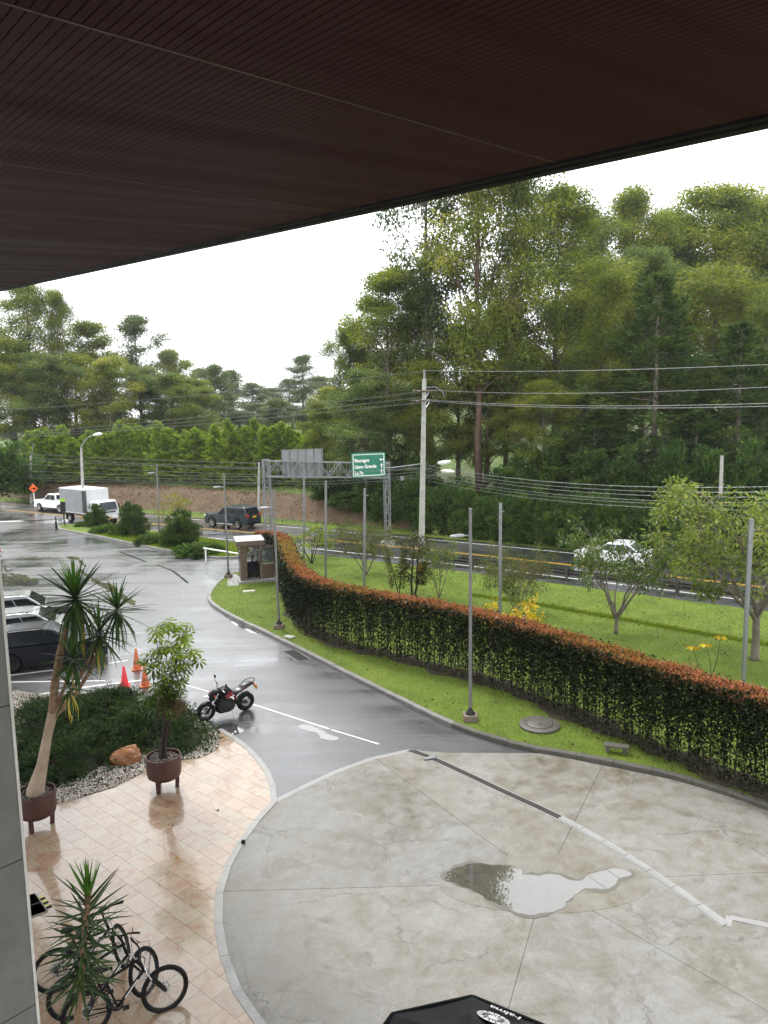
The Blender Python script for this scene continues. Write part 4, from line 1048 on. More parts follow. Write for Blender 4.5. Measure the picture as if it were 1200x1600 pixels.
def frame(parent, s0, s1, z0, z1, nrm, w_, mat, name):
    for (a, b, c, e) in ((s0, s1, z1 - w_, z1), (s0, s1, z0, z0 + w_), (s0, s0 + w_, z0 + w_, z1 - w_), (s1 - w_, s1, z0 + w_, z1 - w_)):
        sign_panel(name, a, b, c, e, nrm, nrm + 0.006 * fs_, mat, parent)
fw = (s1 - s0); frame(gs, s0 + .035 * fw, s1 - .035 * fw, z0 + .04 * fw, z1 - .04 * fw, NF + 0.05 * fs_, 0.02 * fw, M_SIGNW, 'border')
# text runs in the direction that reads left to right for the camera
lr = 1 if proj((*(ga + gd * s1), z0))[0] > proj((*(ga + gd * s0), z0))[0] else -1
def text_mesh(txt, size):
    cu_ = bpy.data.curves.new('lettering', 'FONT'); cu_.body = txt; cu_.size = size; cu_.extrude = 0.0; cu_.resolution_u = 3
    ob = bpy.data.objects.new('lettering', cu_); COL.objects.link(ob); dg = bpy.context.evaluated_depsgraph_get()
    me = bpy.data.meshes.new_from_object(ob.evaluated_get(dg)); bpy.data.objects.remove(ob); return me
def text_on(parent, txt, origin, xdir, ydir, size, mat, bold=0.0, name='lettering', wide=1.0):
    me = text_mesh(txt, size); n = len(me.vertices); a = np.empty(n * 3, np.float32); me.vertices.foreach_get('co', a); a = a.reshape(-1, 3)
    o3, X, Y = np.array(origin), np.array(xdir), np.array(ydir)
    cp = []
    for off in ((0, 0), (bold, 0), (0, bold), (bold, bold)) if bold else ((0, 0),):
        cp.append(o3 + X * (a[:, :1] * wide + off[0]) + Y * (a[:, 1:2] + off[1]) + np.cross(X, Y) * 0.0007 * len(cp))
    fs = [tuple(p.vertices) for p in me.polygons]; mb = MB()
    for v in cp: mb.add(v, fs)
    o = mb.build(name, mat, parent, fix=False); return o
X3 = np.array([gd[0], gd[1], 0]) * lr; Y3 = np.array([0, 0, 1.0]); hh = z1 - z0
def sgp(u, v):
    s = (s0 if lr > 0 else s1) + lr * u * fw; q = gp(s, NF + 0.058 * fs_, z0 + v * hh); return np.array(q)
for txt, v in (('Rionegro', .62), ('Llano Grande', .37), ('La Fe', .12)):
    text_on(gs, txt, sgp(.08, v), X3, Y3, .17 * hh * 1.15, M_SIGNW, 0.022, wide=.88)
def arrow(cx, cy, ang_, sz):
    pts = [(-.5, -.09), (.05, -.09), (.05, -.32), (.5, 0), (.05, .32), (.05, .09), (-.5, .09)]
    ca, sa = math.cos(ang_), math.sin(ang_); c = sgp(cx, cy)
    v = [c + X3 * ((p[0] * ca - p[1] * sa) * sz) + Y3 * ((p[0] * sa + p[1] * ca) * sz) for p in pts]
    MB().add(v, [tuple(range(7))]).build('arrow', M_SIGNW, gs, fix=False)
arrow(.88, .70, math.pi, .19 * hh); arrow(.88, .45, math.pi / 2, .2 * hh); arrow(.88, .22, math.pi / 2, .2 * hh)
# grey back of the other sign
NB = -0.36 * fs_
s0b, s1b, z0b, z1b = sign_rect(442, 748, 503, 702, NB); z0b, z1b = min(z0b, z1b), max(z0b, z1b); s0b, s1b = min(s0b, s1b), max(s0b, s1b)
gbk = gan
for k in range(5):
    a = s0b + (s1b - s0b) * k / 5; b = s0b + (s1b - s0b) * (k + 1) / 5
    p = sign_panel('sign_back_panel', a + .008, b - .008, z0b, z1b, NB - 0.05 * fs_, NB, M_GALVP if 'M_GALVP' in globals() else M_GALV, gan)
for k in (0, 1.0, 2.0, 3.0, 4.0, 5):
    a = s0b + (s1b - s0b) * k / 5; sign_panel('sign_rib', a - .035, a + .035, z0b - .02, z1b + .03, NB, NB + 0.07 * fs_, M_GALVD, gan)
sign_panel('sign_rail', s0b - .03, s1b + .03, z1b, z1b + .06, NB, NB + .06 * fs_, M_GALVD, gan)

# ------------------------------------------------------------------ guard booth
bb0 = np.array(G2(377, 913.5)); bb1 = np.array(G2(409, 911.0)); bx = unit(bb1 - bb0); by = np.array([-bx[1], bx[0]])
bang = math.atan2(bx[1], bx[0]); BW = float(np.linalg.norm(bb1 - bb0)); BD = 1.15; BH = 2.0
booth = thing('guard_booth', 'small brown guard booth with a flat roof and open door on the verge', 'guard booth', (bb0[0], bb0[1], 0.02), bang)
def bpart(name, c, s, mat=None, bev=0.008, parent=None): return MB().box(c, s).build(name, mat or M_BOOTH, parent or booth, bevel=bev)
MB().box((BW / 2 + .35, BD / 2 - .1, 0.10), (BW + 1.0, BD + .5, 0.2)).build('floor_slab', M_BORDER, booth, bevel=.01)
z0_ = 0.2
jl, jr = .36 * BW / 1.1, .06
bpart('front_panel', (jl / 2, .03, z0_ + BH / 2), (jl, .06, BH)); bpart('door_jamb', (BW - jr / 2, .03, z0_ + BH / 2), (jr, .06, BH))
bpart('lintel', (BW / 2, .028, z0_ + BH - .06), (BW - .0, .05, .12))
for x in (.03, BW - .03):
    bpart('side_panel', (x, BD / 2, z0_ + .45), (.05, BD - .13, .9)); bpart('side_panel', (x, BD / 2, z0_ + BH - .12), (.05, BD - .13, .24))
    bpart('corner_post', (x, BD - .03, z0_ + BH / 2), (.06, .06, BH))
    MB().box((x, BD / 2, z0_ + 1.33), (.012, BD - .13, .86)).build('window_pane', M_PANE, booth)
bpart('rear_panel', (BW / 2, BD - .028, z0_ + .45), (BW - .13, .05, .9)); bpart('rear_panel', (BW / 2, BD - .028, z0_ + BH - .12), (BW - .13, .05, .24))
MB().box((BW / 2, BD - .028, z0_ + 1.33), (BW - .13, .012, .86)).build('window_pane', M_PANE, booth)
bpart('counter', (BW / 2 - .05, BD - .25, z0_ + .92), (BW - .15, .4, .04), M_CARS)
bpart('wall_box', (.30, BD - .35, z0_ + 1.05), (.18, .12, .2), M_SIGNW)
rf = MB(); ov = .2
rf.add([(-ov, -ov - .05, z0_ + BH - .02), (BW + ov, -ov - .05, z0_ + BH - .02), (BW + ov, BD + ov, z0_ + BH + .03), (-ov, BD + ov, z0_ + BH + .03), (-ov, -ov - .05, z0_ + BH + .24), (BW + ov, -ov - .05, z0_ + BH + .24), (BW + ov, BD + ov, z0_ + BH + .29), (-ov, BD + ov, z0_ + BH + .29)], [(0, 3, 2, 1), (0, 1, 5, 4), (1, 2, 6, 5), (2, 3, 7, 6), (3, 0, 4, 7), (4, 5, 6, 7)])
rfo = rf.build('roof', M_BOOTH, booth, bevel=.012)
tp = MB().add([(-ov - .03, -ov - .08, z0_ + BH + .245), (BW + ov + .03, -ov - .08, z0_ + BH + .245), (BW + ov + .03, BD + ov + .03, z0_ + BH + .295), (-ov - .03, BD + ov + .03, z0_ + BH + .295)], [(0, 1, 2, 3)])
tp.add([(v[0], v[1], v[2] + .03) for v in tp.v], [(0, 1, 2, 3)]); b_ = tp.v
tp.add(b_[:8], [(0, 1, 5, 4), (1, 2, 6, 5), (2, 3, 7, 6), (3, 0, 4, 7)]); tp.build('roof_sheet', M_BOOTHR, rfo)
# open door, swung out to the right
dw = .72; DH = BH - .16
door = bpart('door', (BW + dw / 2 + .02, -.03, z0_ + .05 + .42), (dw, .045, .84))
for c, s in (((BW + .02 + .035, -.03, z0_ + .05 + .84 + (DH - .84) / 2), (.07, .045, DH - .84)), ((BW + .02 + dw - .035, -.03, z0_ + .05 + .84 + (DH - .84) / 2), (.07, .045, DH - .84)), ((BW + .02 + dw / 2, -.03, z0_ + .05 + DH - .05), (dw - .14, .045, .1))):
    bpart('door_stile', c, s, parent=door)
MB().box((BW + .02 + dw / 2, -.03, z0_ + .05 + .84 + (DH - .94) / 2), (dw - .14, .01, DH - .94)).build('window_pane', M_PANE, door)
MB().box((BW + .02 + dw / 2, -.056, z0_ + .05 + .42), (dw - .16, .01, .66)).build('door_inset', M_BOOTH, door, bevel=.004)
bpart('handle', (BW + .02 + dw - .06, -.07, z0_ + .98), (.03, .05, .14), M_ALU, parent=door)
MB().box((BW + .02 + dw / 2, -.062, z0_ + .05 + .845), (dw - .02, .03, .025)).build('door_rail', M_TRIM, door)
# guard seated inside
ch = thing('office_chair', 'black chair inside the guard booth under the guard in navy', 'chair', (bb0[0] + bx[0] * BW * .66 + by[0] * .62, bb0[1] + bx[1] * BW * .66 + by[1] * .62, .22), bang)
MB().box((0, 0, .44), (.42, .42, .07)).build('seat', M_BLACKC, ch, bevel=.02); MB().box((.2, 0, .78), (.06, .38, .48)).build('backrest', M_BLACKC, ch, bevel=.02)
for k in range(4): MB().bar((.17 * (1 if k % 2 else -1), .17 * (1 if k > 1 else -1), 0), (.17 * (1 if k % 2 else -1), .17 * (1 if k > 1 else -1), .42), .03).build('leg', M_DMETAL, ch)
def person_seated(loc, rz, label):
    t = thing('person', label, 'person', loc, rz)
    V = {'pel': (0, 0, .52), 'wai': (0, .01, .70), 'che': (0, .02, .92), 'nec': (0, .03, 1.06), 'nk2': (0, .03, 1.12)}
    vs, es_, rd_ = [], [], []
    def v(p, r): vs.append(p); rd_.append(r); return len(vs) - 1
    pel = v((0, 0, .54), .15); wai = v((0, .0, .70), .14); che = v((0, .01, .92), .155); nec = v((0, .02, 1.05), .065)
    es_ += [(pel, wai), (wai, che), (che, nec)]
    for s in (-1, 1):
        hip = v((.1 * s, .08, .52), .10); kn = v((.12 * s, .46, .53), .07); an = v((.12 * s, .48, .10), .045); ft = v((.12 * s, .62, .05), .04)
        es_ += [(pel, hip), (hip, kn), (kn, an), (an, ft)]
        sh = v((.19 * s, .01, .98), .065); el = v((.24 * s, .08, .72), .048); wr = v((.15 * s, .30, .70), .034)
        es_ += [(che, sh), (sh, el), (el, wr)]
    me = bpy.data.meshes.new('body'); me.from_pydata(vs, es_, []); me.materials.append(M_NAVYC)
    o = link('clothed_body', me, t); sk = o.modifiers.new('skin', 'SKIN'); sk.use_smooth_shade = True
    sl_ = me.skin_vertices[0] if len(me.skin_vertices) else None
    if sl_ is None:
        bm = bmesh.new(); bm.from_mesh(me); bm.verts.layers.skin.verify(); bm.to_mesh(me); bm.free(); sl_ = me.skin_vertices[0]
    for i, r in enumerate(rd_): sl_.data[i].radius = (r, r)
    sl_.data[0].use_root = True
    o.modifiers.new('sub', 'SUBSURF').levels = 1; o.modifiers['sub'].render_levels = 2
    hd = MB().lathe([(.04, 1.02), (.045, 1.08), (.06, 1.12), (.072, 1.17), (.076, 1.22), (.07, 1.28), (.045, 1.325), (.01, 1.34)], 14, (0, .03, 0)); hd.tube([(0, .10, 1.22), (0, .125, 1.195), (0, .105, 1.18)], [.012, .016, .012], 6)
    for s in (-1, 1): hd.lathe([(.012, -.006), (.02, 0), (.012, .006)], 8, (.078 * s, .03, 1.21), 'x')
    hd.build('head', M_SKIN, t, smooth=True)
    fc = MB()
    for s in (-1, 1): fc.lathe([(.0095, -.003), (.0095, .003)], 8, (.028 * s, .098, 1.235), 'y')
    fc.box((0, .1, 1.16), (.04, .006, .008)); fc.build('eyes_and_mouth', M_HAIR, t)
    MB().lathe([(.078, 1.24), (.084, 1.27), (.078, 1.31), (.05, 1.35), (.01, 1.362)], 14, (0, .018, 0)).build('hair', M_HAIR, t, smooth=True)
    for s in (-1, 1):
        h = MB(); h.tube([(.15 * s, .30, .70), (.14 * s, .35, .70), (.13 * s, .40, .69)], [.026, .040, .034], 8)
        for k in range(4): x = (.13 + (k - 1.5) * .017) * s; h.tube([(x, .39, .69), (x, .43, .685), (x, .455 - .01 * abs(k - 1), .668)], [.010, .009, .007], 6)
        h.tube([(.13 * s - .03 * s, .35, .69), (.13 * s - .055 * s, .375, .685), (.13 * s - .05 * s, .40, .68)], [.012, .010, .007], 6)
        h.build('hand', M_SKIN, t, smooth=True)
    return t
person_seated((bb0[0] + bx[0] * BW * .66 + by[0] * .62, bb0[1] + bx[1] * BW * .66 + by[1] * .62, .16), bang + R(78), 'person in dark navy clothing seated inside the guard booth')
# paving pad and loose slab
flat('booth_pad', [G2(*p) for p in [(357, 900), (371, 901), (373, 918), (355, 919)]], 0.128, M_BORDER, thick=.05)
o = MB().box((0, 0, 0.02), (.62, .22, .07)).build('concrete_block', M_TRIM, None, bevel=.01); o.location = tuple(G(389, 924.5, .12)); o.rotation_euler.z = bang; tag(o, 'short pale concrete block on the grass in front of the guard booth', 'block')
o = MB().box((0, 0, 0.02), (.42, .30, .07)).build('concrete_block', M_CPOLE, None, bevel=.01); o.location = tuple(G(452, 996, .12)); o.rotation_euler.z = R(-35); tag(o, 'flat grey concrete cover on the verge above the drain grate', 'block')

# ------------------------------------------------------------------ barrier
ba = G(322, 879, 0); bt = Zp(322, 857, ba[1]); be = Zp(385, 867, 44.5)
t = thing('barrier_gate', 'white barrier arm reaching from a white post to the guard booth', 'barrier', tuple(ba))
bh = float(bt[2]); MB().bar((0, 0, 0), (0, 0, bh), .09).build('rest_post', M_SIGNW, t, bevel=.008)
MB().bar((-.1, 0, bh + .03), tuple(be - ba), .09, .07).build('arm', M_SIGNW, t, bevel=.01)
pb = G(355, 867, 0.1); t = thing('bollard', 'thin black post on the island grass behind the barrier arm', 'post', tuple(pb)); hb = float(Zp(354, 812, pb[1])[2])
MB().bar((0, 0, -.05), (0, 0, hb * .62), .07).build('post', M_DMETAL, t); MB().box((0, 0, hb * .8), (.16, .10, hb * .4)).build('post_head', M_DMETAL, t, bevel=.01)

# black notice post, bollard, orange warning sign
p = G(101, 822, 0); t = thing('notice_post', 'black notice post with a lime green top panel at the tip of the island', 'sign', tuple(p))
def hz(py): return float(Zp(101, py, p[1])[2])
MB().bar((0, 0, 0), (0, 0, hz(783)), .09).build('post', M_DMETAL, t)
for dx in (-.13, .13): MB().box((dx, -.06, (hz(784) + hz(800)) / 2), (.20, .05, hz(784) - hz(800))).build('black_panel', M_DMETAL, t, bevel=.01)
MB().box((0, -.06, (hz(779) + hz(783.5)) / 2), (.48, .05, hz(779) - hz(783.5))).build('green_panel', simple('lime_panel', (.28, .50, .03), (.24, .44, .03), 3, .4), t)
p = G(88, 825, 0); t = thing('bollard', 'short black bollard at the tip of the planted island', 'bollard', tuple(p)); MB().lathe([(.13, 0), (.10, .1), (.07, .5), (.05, .95), (.01, 1.0)], 10).build('post', M_BLACK, t, smooth=True)
MB().lathe([(.085, .62), (.075, .75)], 10).build('reflective_band', M_GALVD, t)
pw = Zp(54.5, 788, 82); t = thing('warning_sign', 'orange diamond warning sign with a black symbol on a white post', 'sign', (float(pw[0]), float(pw[1]), float(pw[2]) - .1))
def wz(py): return float(Zp(54, py, 82)[2] - pw[2] + .1)
MB().bar((0, 0, 0), (-.05, 0, wz(756)), .10).build('post', M_SIGNW, t)
cz = wz(763); s_ = 0.50
MB().side([(0, cz - s_), (s_, cz), (0, cz + s_), (-s_, cz)], -.09, -.06).build('sign_plate', M_ORANGE, t)
MB().side([(-.24, cz - .02), (-.02, cz - .02), (-.02, cz - .10), (.25, cz - .10), (.25, cz + .09), (.05, cz + .09), (-.02, cz + .04), (-.24, cz + .04)], -.10, -.092).build('black_symbol', M_BLACK, t)

# ------------------------------------------------------------------ guard rails along the road
def guard_rail(label, off, x0, x1, zt, mat, step=2.0, sgn=1, name='guard_rail'):
    idx = np.where((ROADC[:, 0] > x0) & (ROADC[:, 0] < x1))[0]; path = resample(ROADC[idx] + RN[idx] * off, step)
    t = thing(name, label, 'guard rail', (path[0][0], path[0][1], 0))
    loc = path - path[0]; nn = normals2(path)
    for i in range(len(loc)):
        MB().bar((*(loc[i] - nn[i] * .07), -.05), (*(loc[i] - nn[i] * .07), zt), .12).build('post', mat, t)
    for i in range(len(loc) - 1):
        a, b = loc[i], loc[i + 1]; m = MB()
        prof = [(0.0, zt - .38), (.05, zt - .33), (.05, zt - .27), (.0, zt - .22), (.0, zt - .18), (.05, zt - .13), (.05, zt - .07), (0, zt - .02)]
        vs = [(*(a + nn[i] * o_), z_) for o_, z_ in prof] + [(*(b + nn[i + 1] * o_), z_) for o_, z_ in prof]; k = len(prof)
        vs += [(*(a + nn[i] * (o_ - .012)), z_) for o_, z_ in prof] + [(*(b + nn[i + 1] * (o_ - .012)), z_) for o_, z_ in prof]
        m.add(vs, [(j, j + 1, k + j + 1, k + j) for j in range(k - 1)] + [(2 * k + j, 3 * k + j, 3 * k + j + 1, 2 * k + j + 1) for j in range(k - 1)] + [(0, k, 3 * k, 2 * k), (k - 1, 3 * k - 1, 4 * k - 1, 2 * k - 1)])
        m.build('rail', mat, t, fix=False)
    return t
guard_rail('dark weathered guard rail along the near side of the road beyond the lawn', -3.95, 3.4, 34, .62, M_RAIL)
guard_rail('pale steel guard rail along the far side of the road beside the forest', 4.9, 15.5, 26, .65, M_GALV)

# ------------------------------------------------------------------ cables
def cable(label, a, b, sag, r=0.016, mat=None, group=None, name='power_line', mid=None):
    pa, pb = np.array(a, float), np.array(b, float); pts = []
    for k in range(17):
        s = k / 16; p = pa * (1 - s) + pb * s; p[2] -= sag * 4 * s * (1 - s); pts.append(tuple(p))
    o = MB().tube(pts, r, 5, caps=False).build(name, mat or M_WIRE, None, smooth=True, fix=False); tag(o, label, 'cable', group); return o
gR = 'overhead lines from the utility pole to the right'; gL = 'overhead lines from the utility pole to the left'; gT = 'low telephone cables along the road'
for k, (y0, Y0, y1, lab) in enumerate(((579, 42.5, 566, 'topmost overhead line running right from the tip of the tall utility pole'), (609, 42.3, 600, 'second overhead line right of the tall utility pole, below the topmost one'), (624, 42.9, 628, 'upper wire of the close pair running right below the utility pole crossarm'), (626, 42.2, 633, 'lower wire of the close pair running right below the utility pole crossarm'))):
    cable(lab, Zp(664, y0, Y0), Zp(1330, y1 - 2, 22), 0.25 if k else 0.15, 0.010, M_WIREL, gR)
for k, (y0, xe, ye, lab) in enumerate(((581, -40, 642, 'topmost overhead line running left from the tip of the tall utility pole'), (612, -40, 680, 'upper of the three overhead lines running left from the crossarm across the trees'), (621, -40, 683, 'middle of the three overhead lines running left from the crossarm across the trees'), (629, -40, 686, 'lowest of the three overhead lines running left from the crossarm across the trees'))):
    cable(lab, Zp(660, y0, 42.5 - .3 * k), Zp(xe, ye, 86), 0.3, 0.013, M_WIREL if k else M_WIRE, gL)
nlow = 0
for (y0, Y0, y1) in ((706, 80, 722), (712, 82, 729), (716, 84, 731), (722, 80, 740), (734, 81, 743), (740, 82, 748), (744, 80, 752), (748, 83, 754)):
    cable('thin dark telephone cable strung low along the road before the cypress screen', Zp(-40, y0 - 2, Y0 + 6), Zp(406, y1 - 3 + 5, 66), 0.15, 0.015, M_WIRE, gT, 'telephone_cable')
    if nlow in (1, 2, 4, 5, 6): cable('thin dark telephone cable from the far pole to the tall utility pole behind the signs', Zp(406, y1 + 2, 66), Zp(658, y1 + (2 if nlow < 4 else -6), 42.8), 0.25, 0.012, M_WIRE, gT + ' near the signs', 'telephone_cable')
    nlow += 1
for kw, (y0, y1) in enumerate(((726, 752), (731, 761), (735, 770), (741, 779), (745, 784), (750, 792))):
    cable(('topmost', 'second', 'third', 'fourth', 'fifth', 'lowest')[kw] + ' of six pale telephone cables sagging right from the tall utility pole', Zp(664, y0, 42.6), Zp(1330, y1 + 4, 24), 0.55, 0.009, M_WIREL, 'telephone cables right of the utility pole', 'telephone_cable')
# ------------------------------------------------------------------ trees
M_EUCB = leafmat('blue_gum_leaves', [(0.0, (0.03, 0.052, 0.026)), (0.4, (0.09, 0.135, 0.04)), (0.75, (0.17, 0.21, 0.058)), (1.0, (0.24, 0.25, 0.075))], 0.45, 0.45)
flatprof = lambda t: 0.55 + 0.6 * math.sin(math.pi * min(1, t * 0.9)) if t < .9 else 0.6
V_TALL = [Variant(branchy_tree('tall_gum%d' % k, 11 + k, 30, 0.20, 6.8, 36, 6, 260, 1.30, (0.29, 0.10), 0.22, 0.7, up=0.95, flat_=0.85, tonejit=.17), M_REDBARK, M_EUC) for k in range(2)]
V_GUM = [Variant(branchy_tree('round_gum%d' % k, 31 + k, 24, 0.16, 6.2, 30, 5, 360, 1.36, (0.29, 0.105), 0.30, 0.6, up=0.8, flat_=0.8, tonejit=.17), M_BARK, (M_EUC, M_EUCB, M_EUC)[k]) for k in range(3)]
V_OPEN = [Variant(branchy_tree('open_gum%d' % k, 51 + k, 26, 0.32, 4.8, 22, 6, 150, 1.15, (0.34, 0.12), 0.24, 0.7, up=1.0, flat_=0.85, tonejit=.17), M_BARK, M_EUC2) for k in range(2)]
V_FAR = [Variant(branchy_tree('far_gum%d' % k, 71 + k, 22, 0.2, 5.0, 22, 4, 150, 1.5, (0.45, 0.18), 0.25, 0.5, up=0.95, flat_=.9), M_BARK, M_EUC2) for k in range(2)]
V_CYP = [Variant(cone_tree('cypress%d' % k, 91 + k, 8, 2.0, 170, 50, (0.30, 0.10), base=0.0, droop=0.35, power=0.36, jit=0.40, tips=0.75), M_BARK, M_CYP) for k in range(3)]
V_DARK = [Variant(cone_tree('dark_conifer%d' % k, 111 + k, 25, 7.5, 120, 170, (0.55, 0.20), 0.4, base=0.04, droop=-0.05, power=0.62, jit=0.35, tips=0.6, flat_=0.5), M_BARK, M_DARK) for k in range(2)]
V_FEATH = [Variant(branchy_tree('feathery_gum', 131, 20, 0.12, 7.0, 40, 5, 200, 1.4, (0.44, 0.10), 0.3, 0.2, up=0.5), M_BARK, leafmat('feathery_leaves', [(0, (.05, .075, .02)), (.5, (.115, .15, .03)), (1, (.22, .23, .05))], .45, .45))]
V_BUSH = [Variant(bush_mesh('bank_shrub%d' % k, 151 + k, 2.2, 2.0, 4.6, 90, 90, (0.30, 0.16), 0.75), M_DTWIG, M_BROAD) for k in range(3)]
V_ICON = [Variant(bush_mesh('island_conifer%d' % k, 171 + k, 1.25, 1.25, 2.5, 90, 120, (0.20, 0.055), 0.36, upright=1.6), M_DTWIG, M_DARK) for k in range(2)]
V_LJUN = [Variant(bush_mesh('low_juniper%d' % k, 181 + k, 1.5, 1.1, 0.62, 60, 90, (0.26, 0.08), 0.30, upright=0.15), M_DTWIG, M_JUN2) for k in range(2)]

tr_ = random.Random(21)
def tree_px(var, name, label, px, top, Y, hw, cat='tree', group=None, mat=None, crown='crown', zmin=None):
    """stand a tree at depth Y so that its tip shows near (px, top) and its crown spans about hw photo pixels each way"""
    p = Zp(px, top, Y); zb = terrain(float(p[0]), Y)
    ht = float(p[2]) - zb; rad = hw / FPX * Y
    return plant(var, name, label, cat, (float(p[0]), Y, zb - 0.15), ht + .15, rad, tr_.uniform(0, 6.28), group, crown=crown)

# --- the big gums on the right
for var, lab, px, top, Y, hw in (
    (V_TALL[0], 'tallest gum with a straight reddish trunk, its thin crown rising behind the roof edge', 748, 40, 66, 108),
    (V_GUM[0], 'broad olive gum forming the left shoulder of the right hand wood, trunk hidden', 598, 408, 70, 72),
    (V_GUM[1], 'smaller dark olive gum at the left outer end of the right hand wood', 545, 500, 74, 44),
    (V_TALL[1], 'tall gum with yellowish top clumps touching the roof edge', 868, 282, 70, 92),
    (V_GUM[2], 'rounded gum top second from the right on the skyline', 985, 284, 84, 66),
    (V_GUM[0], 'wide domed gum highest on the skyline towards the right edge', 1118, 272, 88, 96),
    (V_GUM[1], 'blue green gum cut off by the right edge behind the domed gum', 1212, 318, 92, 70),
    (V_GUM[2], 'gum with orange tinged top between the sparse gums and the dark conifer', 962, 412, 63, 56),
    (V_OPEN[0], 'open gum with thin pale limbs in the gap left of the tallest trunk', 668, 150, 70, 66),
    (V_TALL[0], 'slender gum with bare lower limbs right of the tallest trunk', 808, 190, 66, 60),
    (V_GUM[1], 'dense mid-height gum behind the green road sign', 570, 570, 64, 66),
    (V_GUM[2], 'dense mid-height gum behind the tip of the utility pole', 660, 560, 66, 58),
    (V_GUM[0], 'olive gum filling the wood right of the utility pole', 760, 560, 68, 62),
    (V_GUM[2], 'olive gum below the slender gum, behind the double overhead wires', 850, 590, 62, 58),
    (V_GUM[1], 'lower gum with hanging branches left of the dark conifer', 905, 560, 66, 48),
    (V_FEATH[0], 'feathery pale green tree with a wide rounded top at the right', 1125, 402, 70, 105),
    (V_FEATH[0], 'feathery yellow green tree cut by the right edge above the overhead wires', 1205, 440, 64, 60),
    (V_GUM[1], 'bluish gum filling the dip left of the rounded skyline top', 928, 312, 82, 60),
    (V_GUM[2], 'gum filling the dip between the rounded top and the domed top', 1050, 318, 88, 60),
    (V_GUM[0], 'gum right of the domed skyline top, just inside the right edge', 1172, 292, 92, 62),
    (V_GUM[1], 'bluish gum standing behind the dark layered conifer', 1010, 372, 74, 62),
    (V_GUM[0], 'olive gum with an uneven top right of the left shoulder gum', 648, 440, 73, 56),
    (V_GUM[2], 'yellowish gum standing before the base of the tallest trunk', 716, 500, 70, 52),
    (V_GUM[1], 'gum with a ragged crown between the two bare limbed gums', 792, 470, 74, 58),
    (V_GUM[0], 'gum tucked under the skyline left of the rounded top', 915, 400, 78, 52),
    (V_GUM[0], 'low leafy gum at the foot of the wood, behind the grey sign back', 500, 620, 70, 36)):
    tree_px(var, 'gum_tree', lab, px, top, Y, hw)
for var, lab, px, top, Y, hw in (
    (V_DARK[0], 'dark conifer with layered drooping limbs, largest in the right hand wood', 1030, 420, 60, 122),
    (V_DARK[1], 'dark conifer with a shaded base at the right edge behind the wires', 1160, 500, 58, 100),
    (V_DARK[1], 'blackish conifer at the far right behind the layered conifer', 1250, 400, 66, 105),
    (V_DARK[0], 'low dark conifer spreading over the far guard rail', 1090, 640, 55, 90),
    (V_DARK[1], 'short dark conifer between the wood and the road, left of the layered conifer', 930, 640, 58, 72)):
    tree_px(var, 'conifer_tree', lab, px, top, Y, hw)
# wood behind, closing the gaps at trunk height
for k, (px, top, Y, hw) in enumerate([(520, 600, 100, 40), (600, 540, 105, 55), (830, 540, 100, 60), (900, 480, 104, 55), (960, 520, 96, 60), (1040, 380, 105, 60), (1180, 360, 108, 70), (1260, 380, 100, 70)]):
    tree_px(V_GUM[k % 3], 'gum_tree', 'shaded gum deep inside the right hand wood, mostly hidden by nearer trees', px, top, Y, hw, group='gums deep in the right hand wood')
# undergrowth on the bank
bank = [(515, 742, 67), (545, 752, 64), (575, 745, 62.5), (605, 756, 60.5), (640, 748, 59.5), (672, 760, 57.5), (700, 752, 57), (728, 764, 55.5), (756, 758, 54.5), (786, 766, 53.5), (815, 758, 52.5), (846, 764, 51.5), (876, 756, 50.5), (906, 768, 49.6), (938, 758, 48.8), (968, 768, 48), (1000, 760, 47), (1032, 770, 46.2), (1062, 760, 45.6), (1094, 770, 44.8), (1126, 760, 44), (1158, 772, 43.4), (1192, 760, 42.6), (1230, 770, 42)]
for k, (px, top, Y) in enumerate(bank):
    tree_px(V_BUSH[k % 3], 'bank_shrub', 'dark broad leaved shrub in the thicket along the far roadside under the wood', px, top + tr_.uniform(-14, 14), Y + 1.2, 26 + tr_.uniform(-3, 9), 'shrub', 'shrubs in the roadside thicket', crown='foliage')
for k, (px, top, Y) in enumerate([(560, 700, 68), (620, 690, 66), (590, 712, 65), (655, 704, 63), (820, 690, 60), (870, 660, 60), (925, 690, 56), (985, 690, 54), (1050, 680, 52), (1110, 690, 51), (1170, 680, 50), (1230, 680, 49), (790, 720, 58), (720, 742, 60)]):
    tree_px(V_BUSH[(k + 1) % 3], 'bank_shrub', 'taller dark shrub standing higher on the bank under the wood', px, top, Y, 36, 'shrub', 'taller shrubs under the wood', crown='foliage')
# --- left side: gums behind the cypress screen
for var, lab, px, top, Y, hw in (
    (V_TALL[1], 'tall thin gum at the left edge under the roof corner', 34, 436, 108, 52),
    (V_TALL[0], 'tall gum with two slim trunks showing, right of the leftmost gum', 84, 446, 112, 34),
    (V_GUM[0], 'rounded gum between the thin left gum and the umbrella shaped gum', 140, 494, 116, 46),
    (V_OPEN[1], 'gum with an umbrella shaped crown on a bare stem in the left wood', 212, 488, 118, 48),
    (V_GUM[2], 'gum sloping down at the right end of the left wood', 262, 542, 122, 36),
    (V_FAR[0], 'hazy narrow tree with a dark upper half in the left distance', 335, 566, 140, 26),
    (V_OPEN[0], 'pale hazy single gum standing above the distant wood near the middle', 470, 552, 150, 28),
    (V_FAR[1], 'small dark rounded tree above the cypress screen before the haze', 432, 618, 108, 26)):
    tree_px(var, 'gum_tree', lab, px, top, Y, hw)
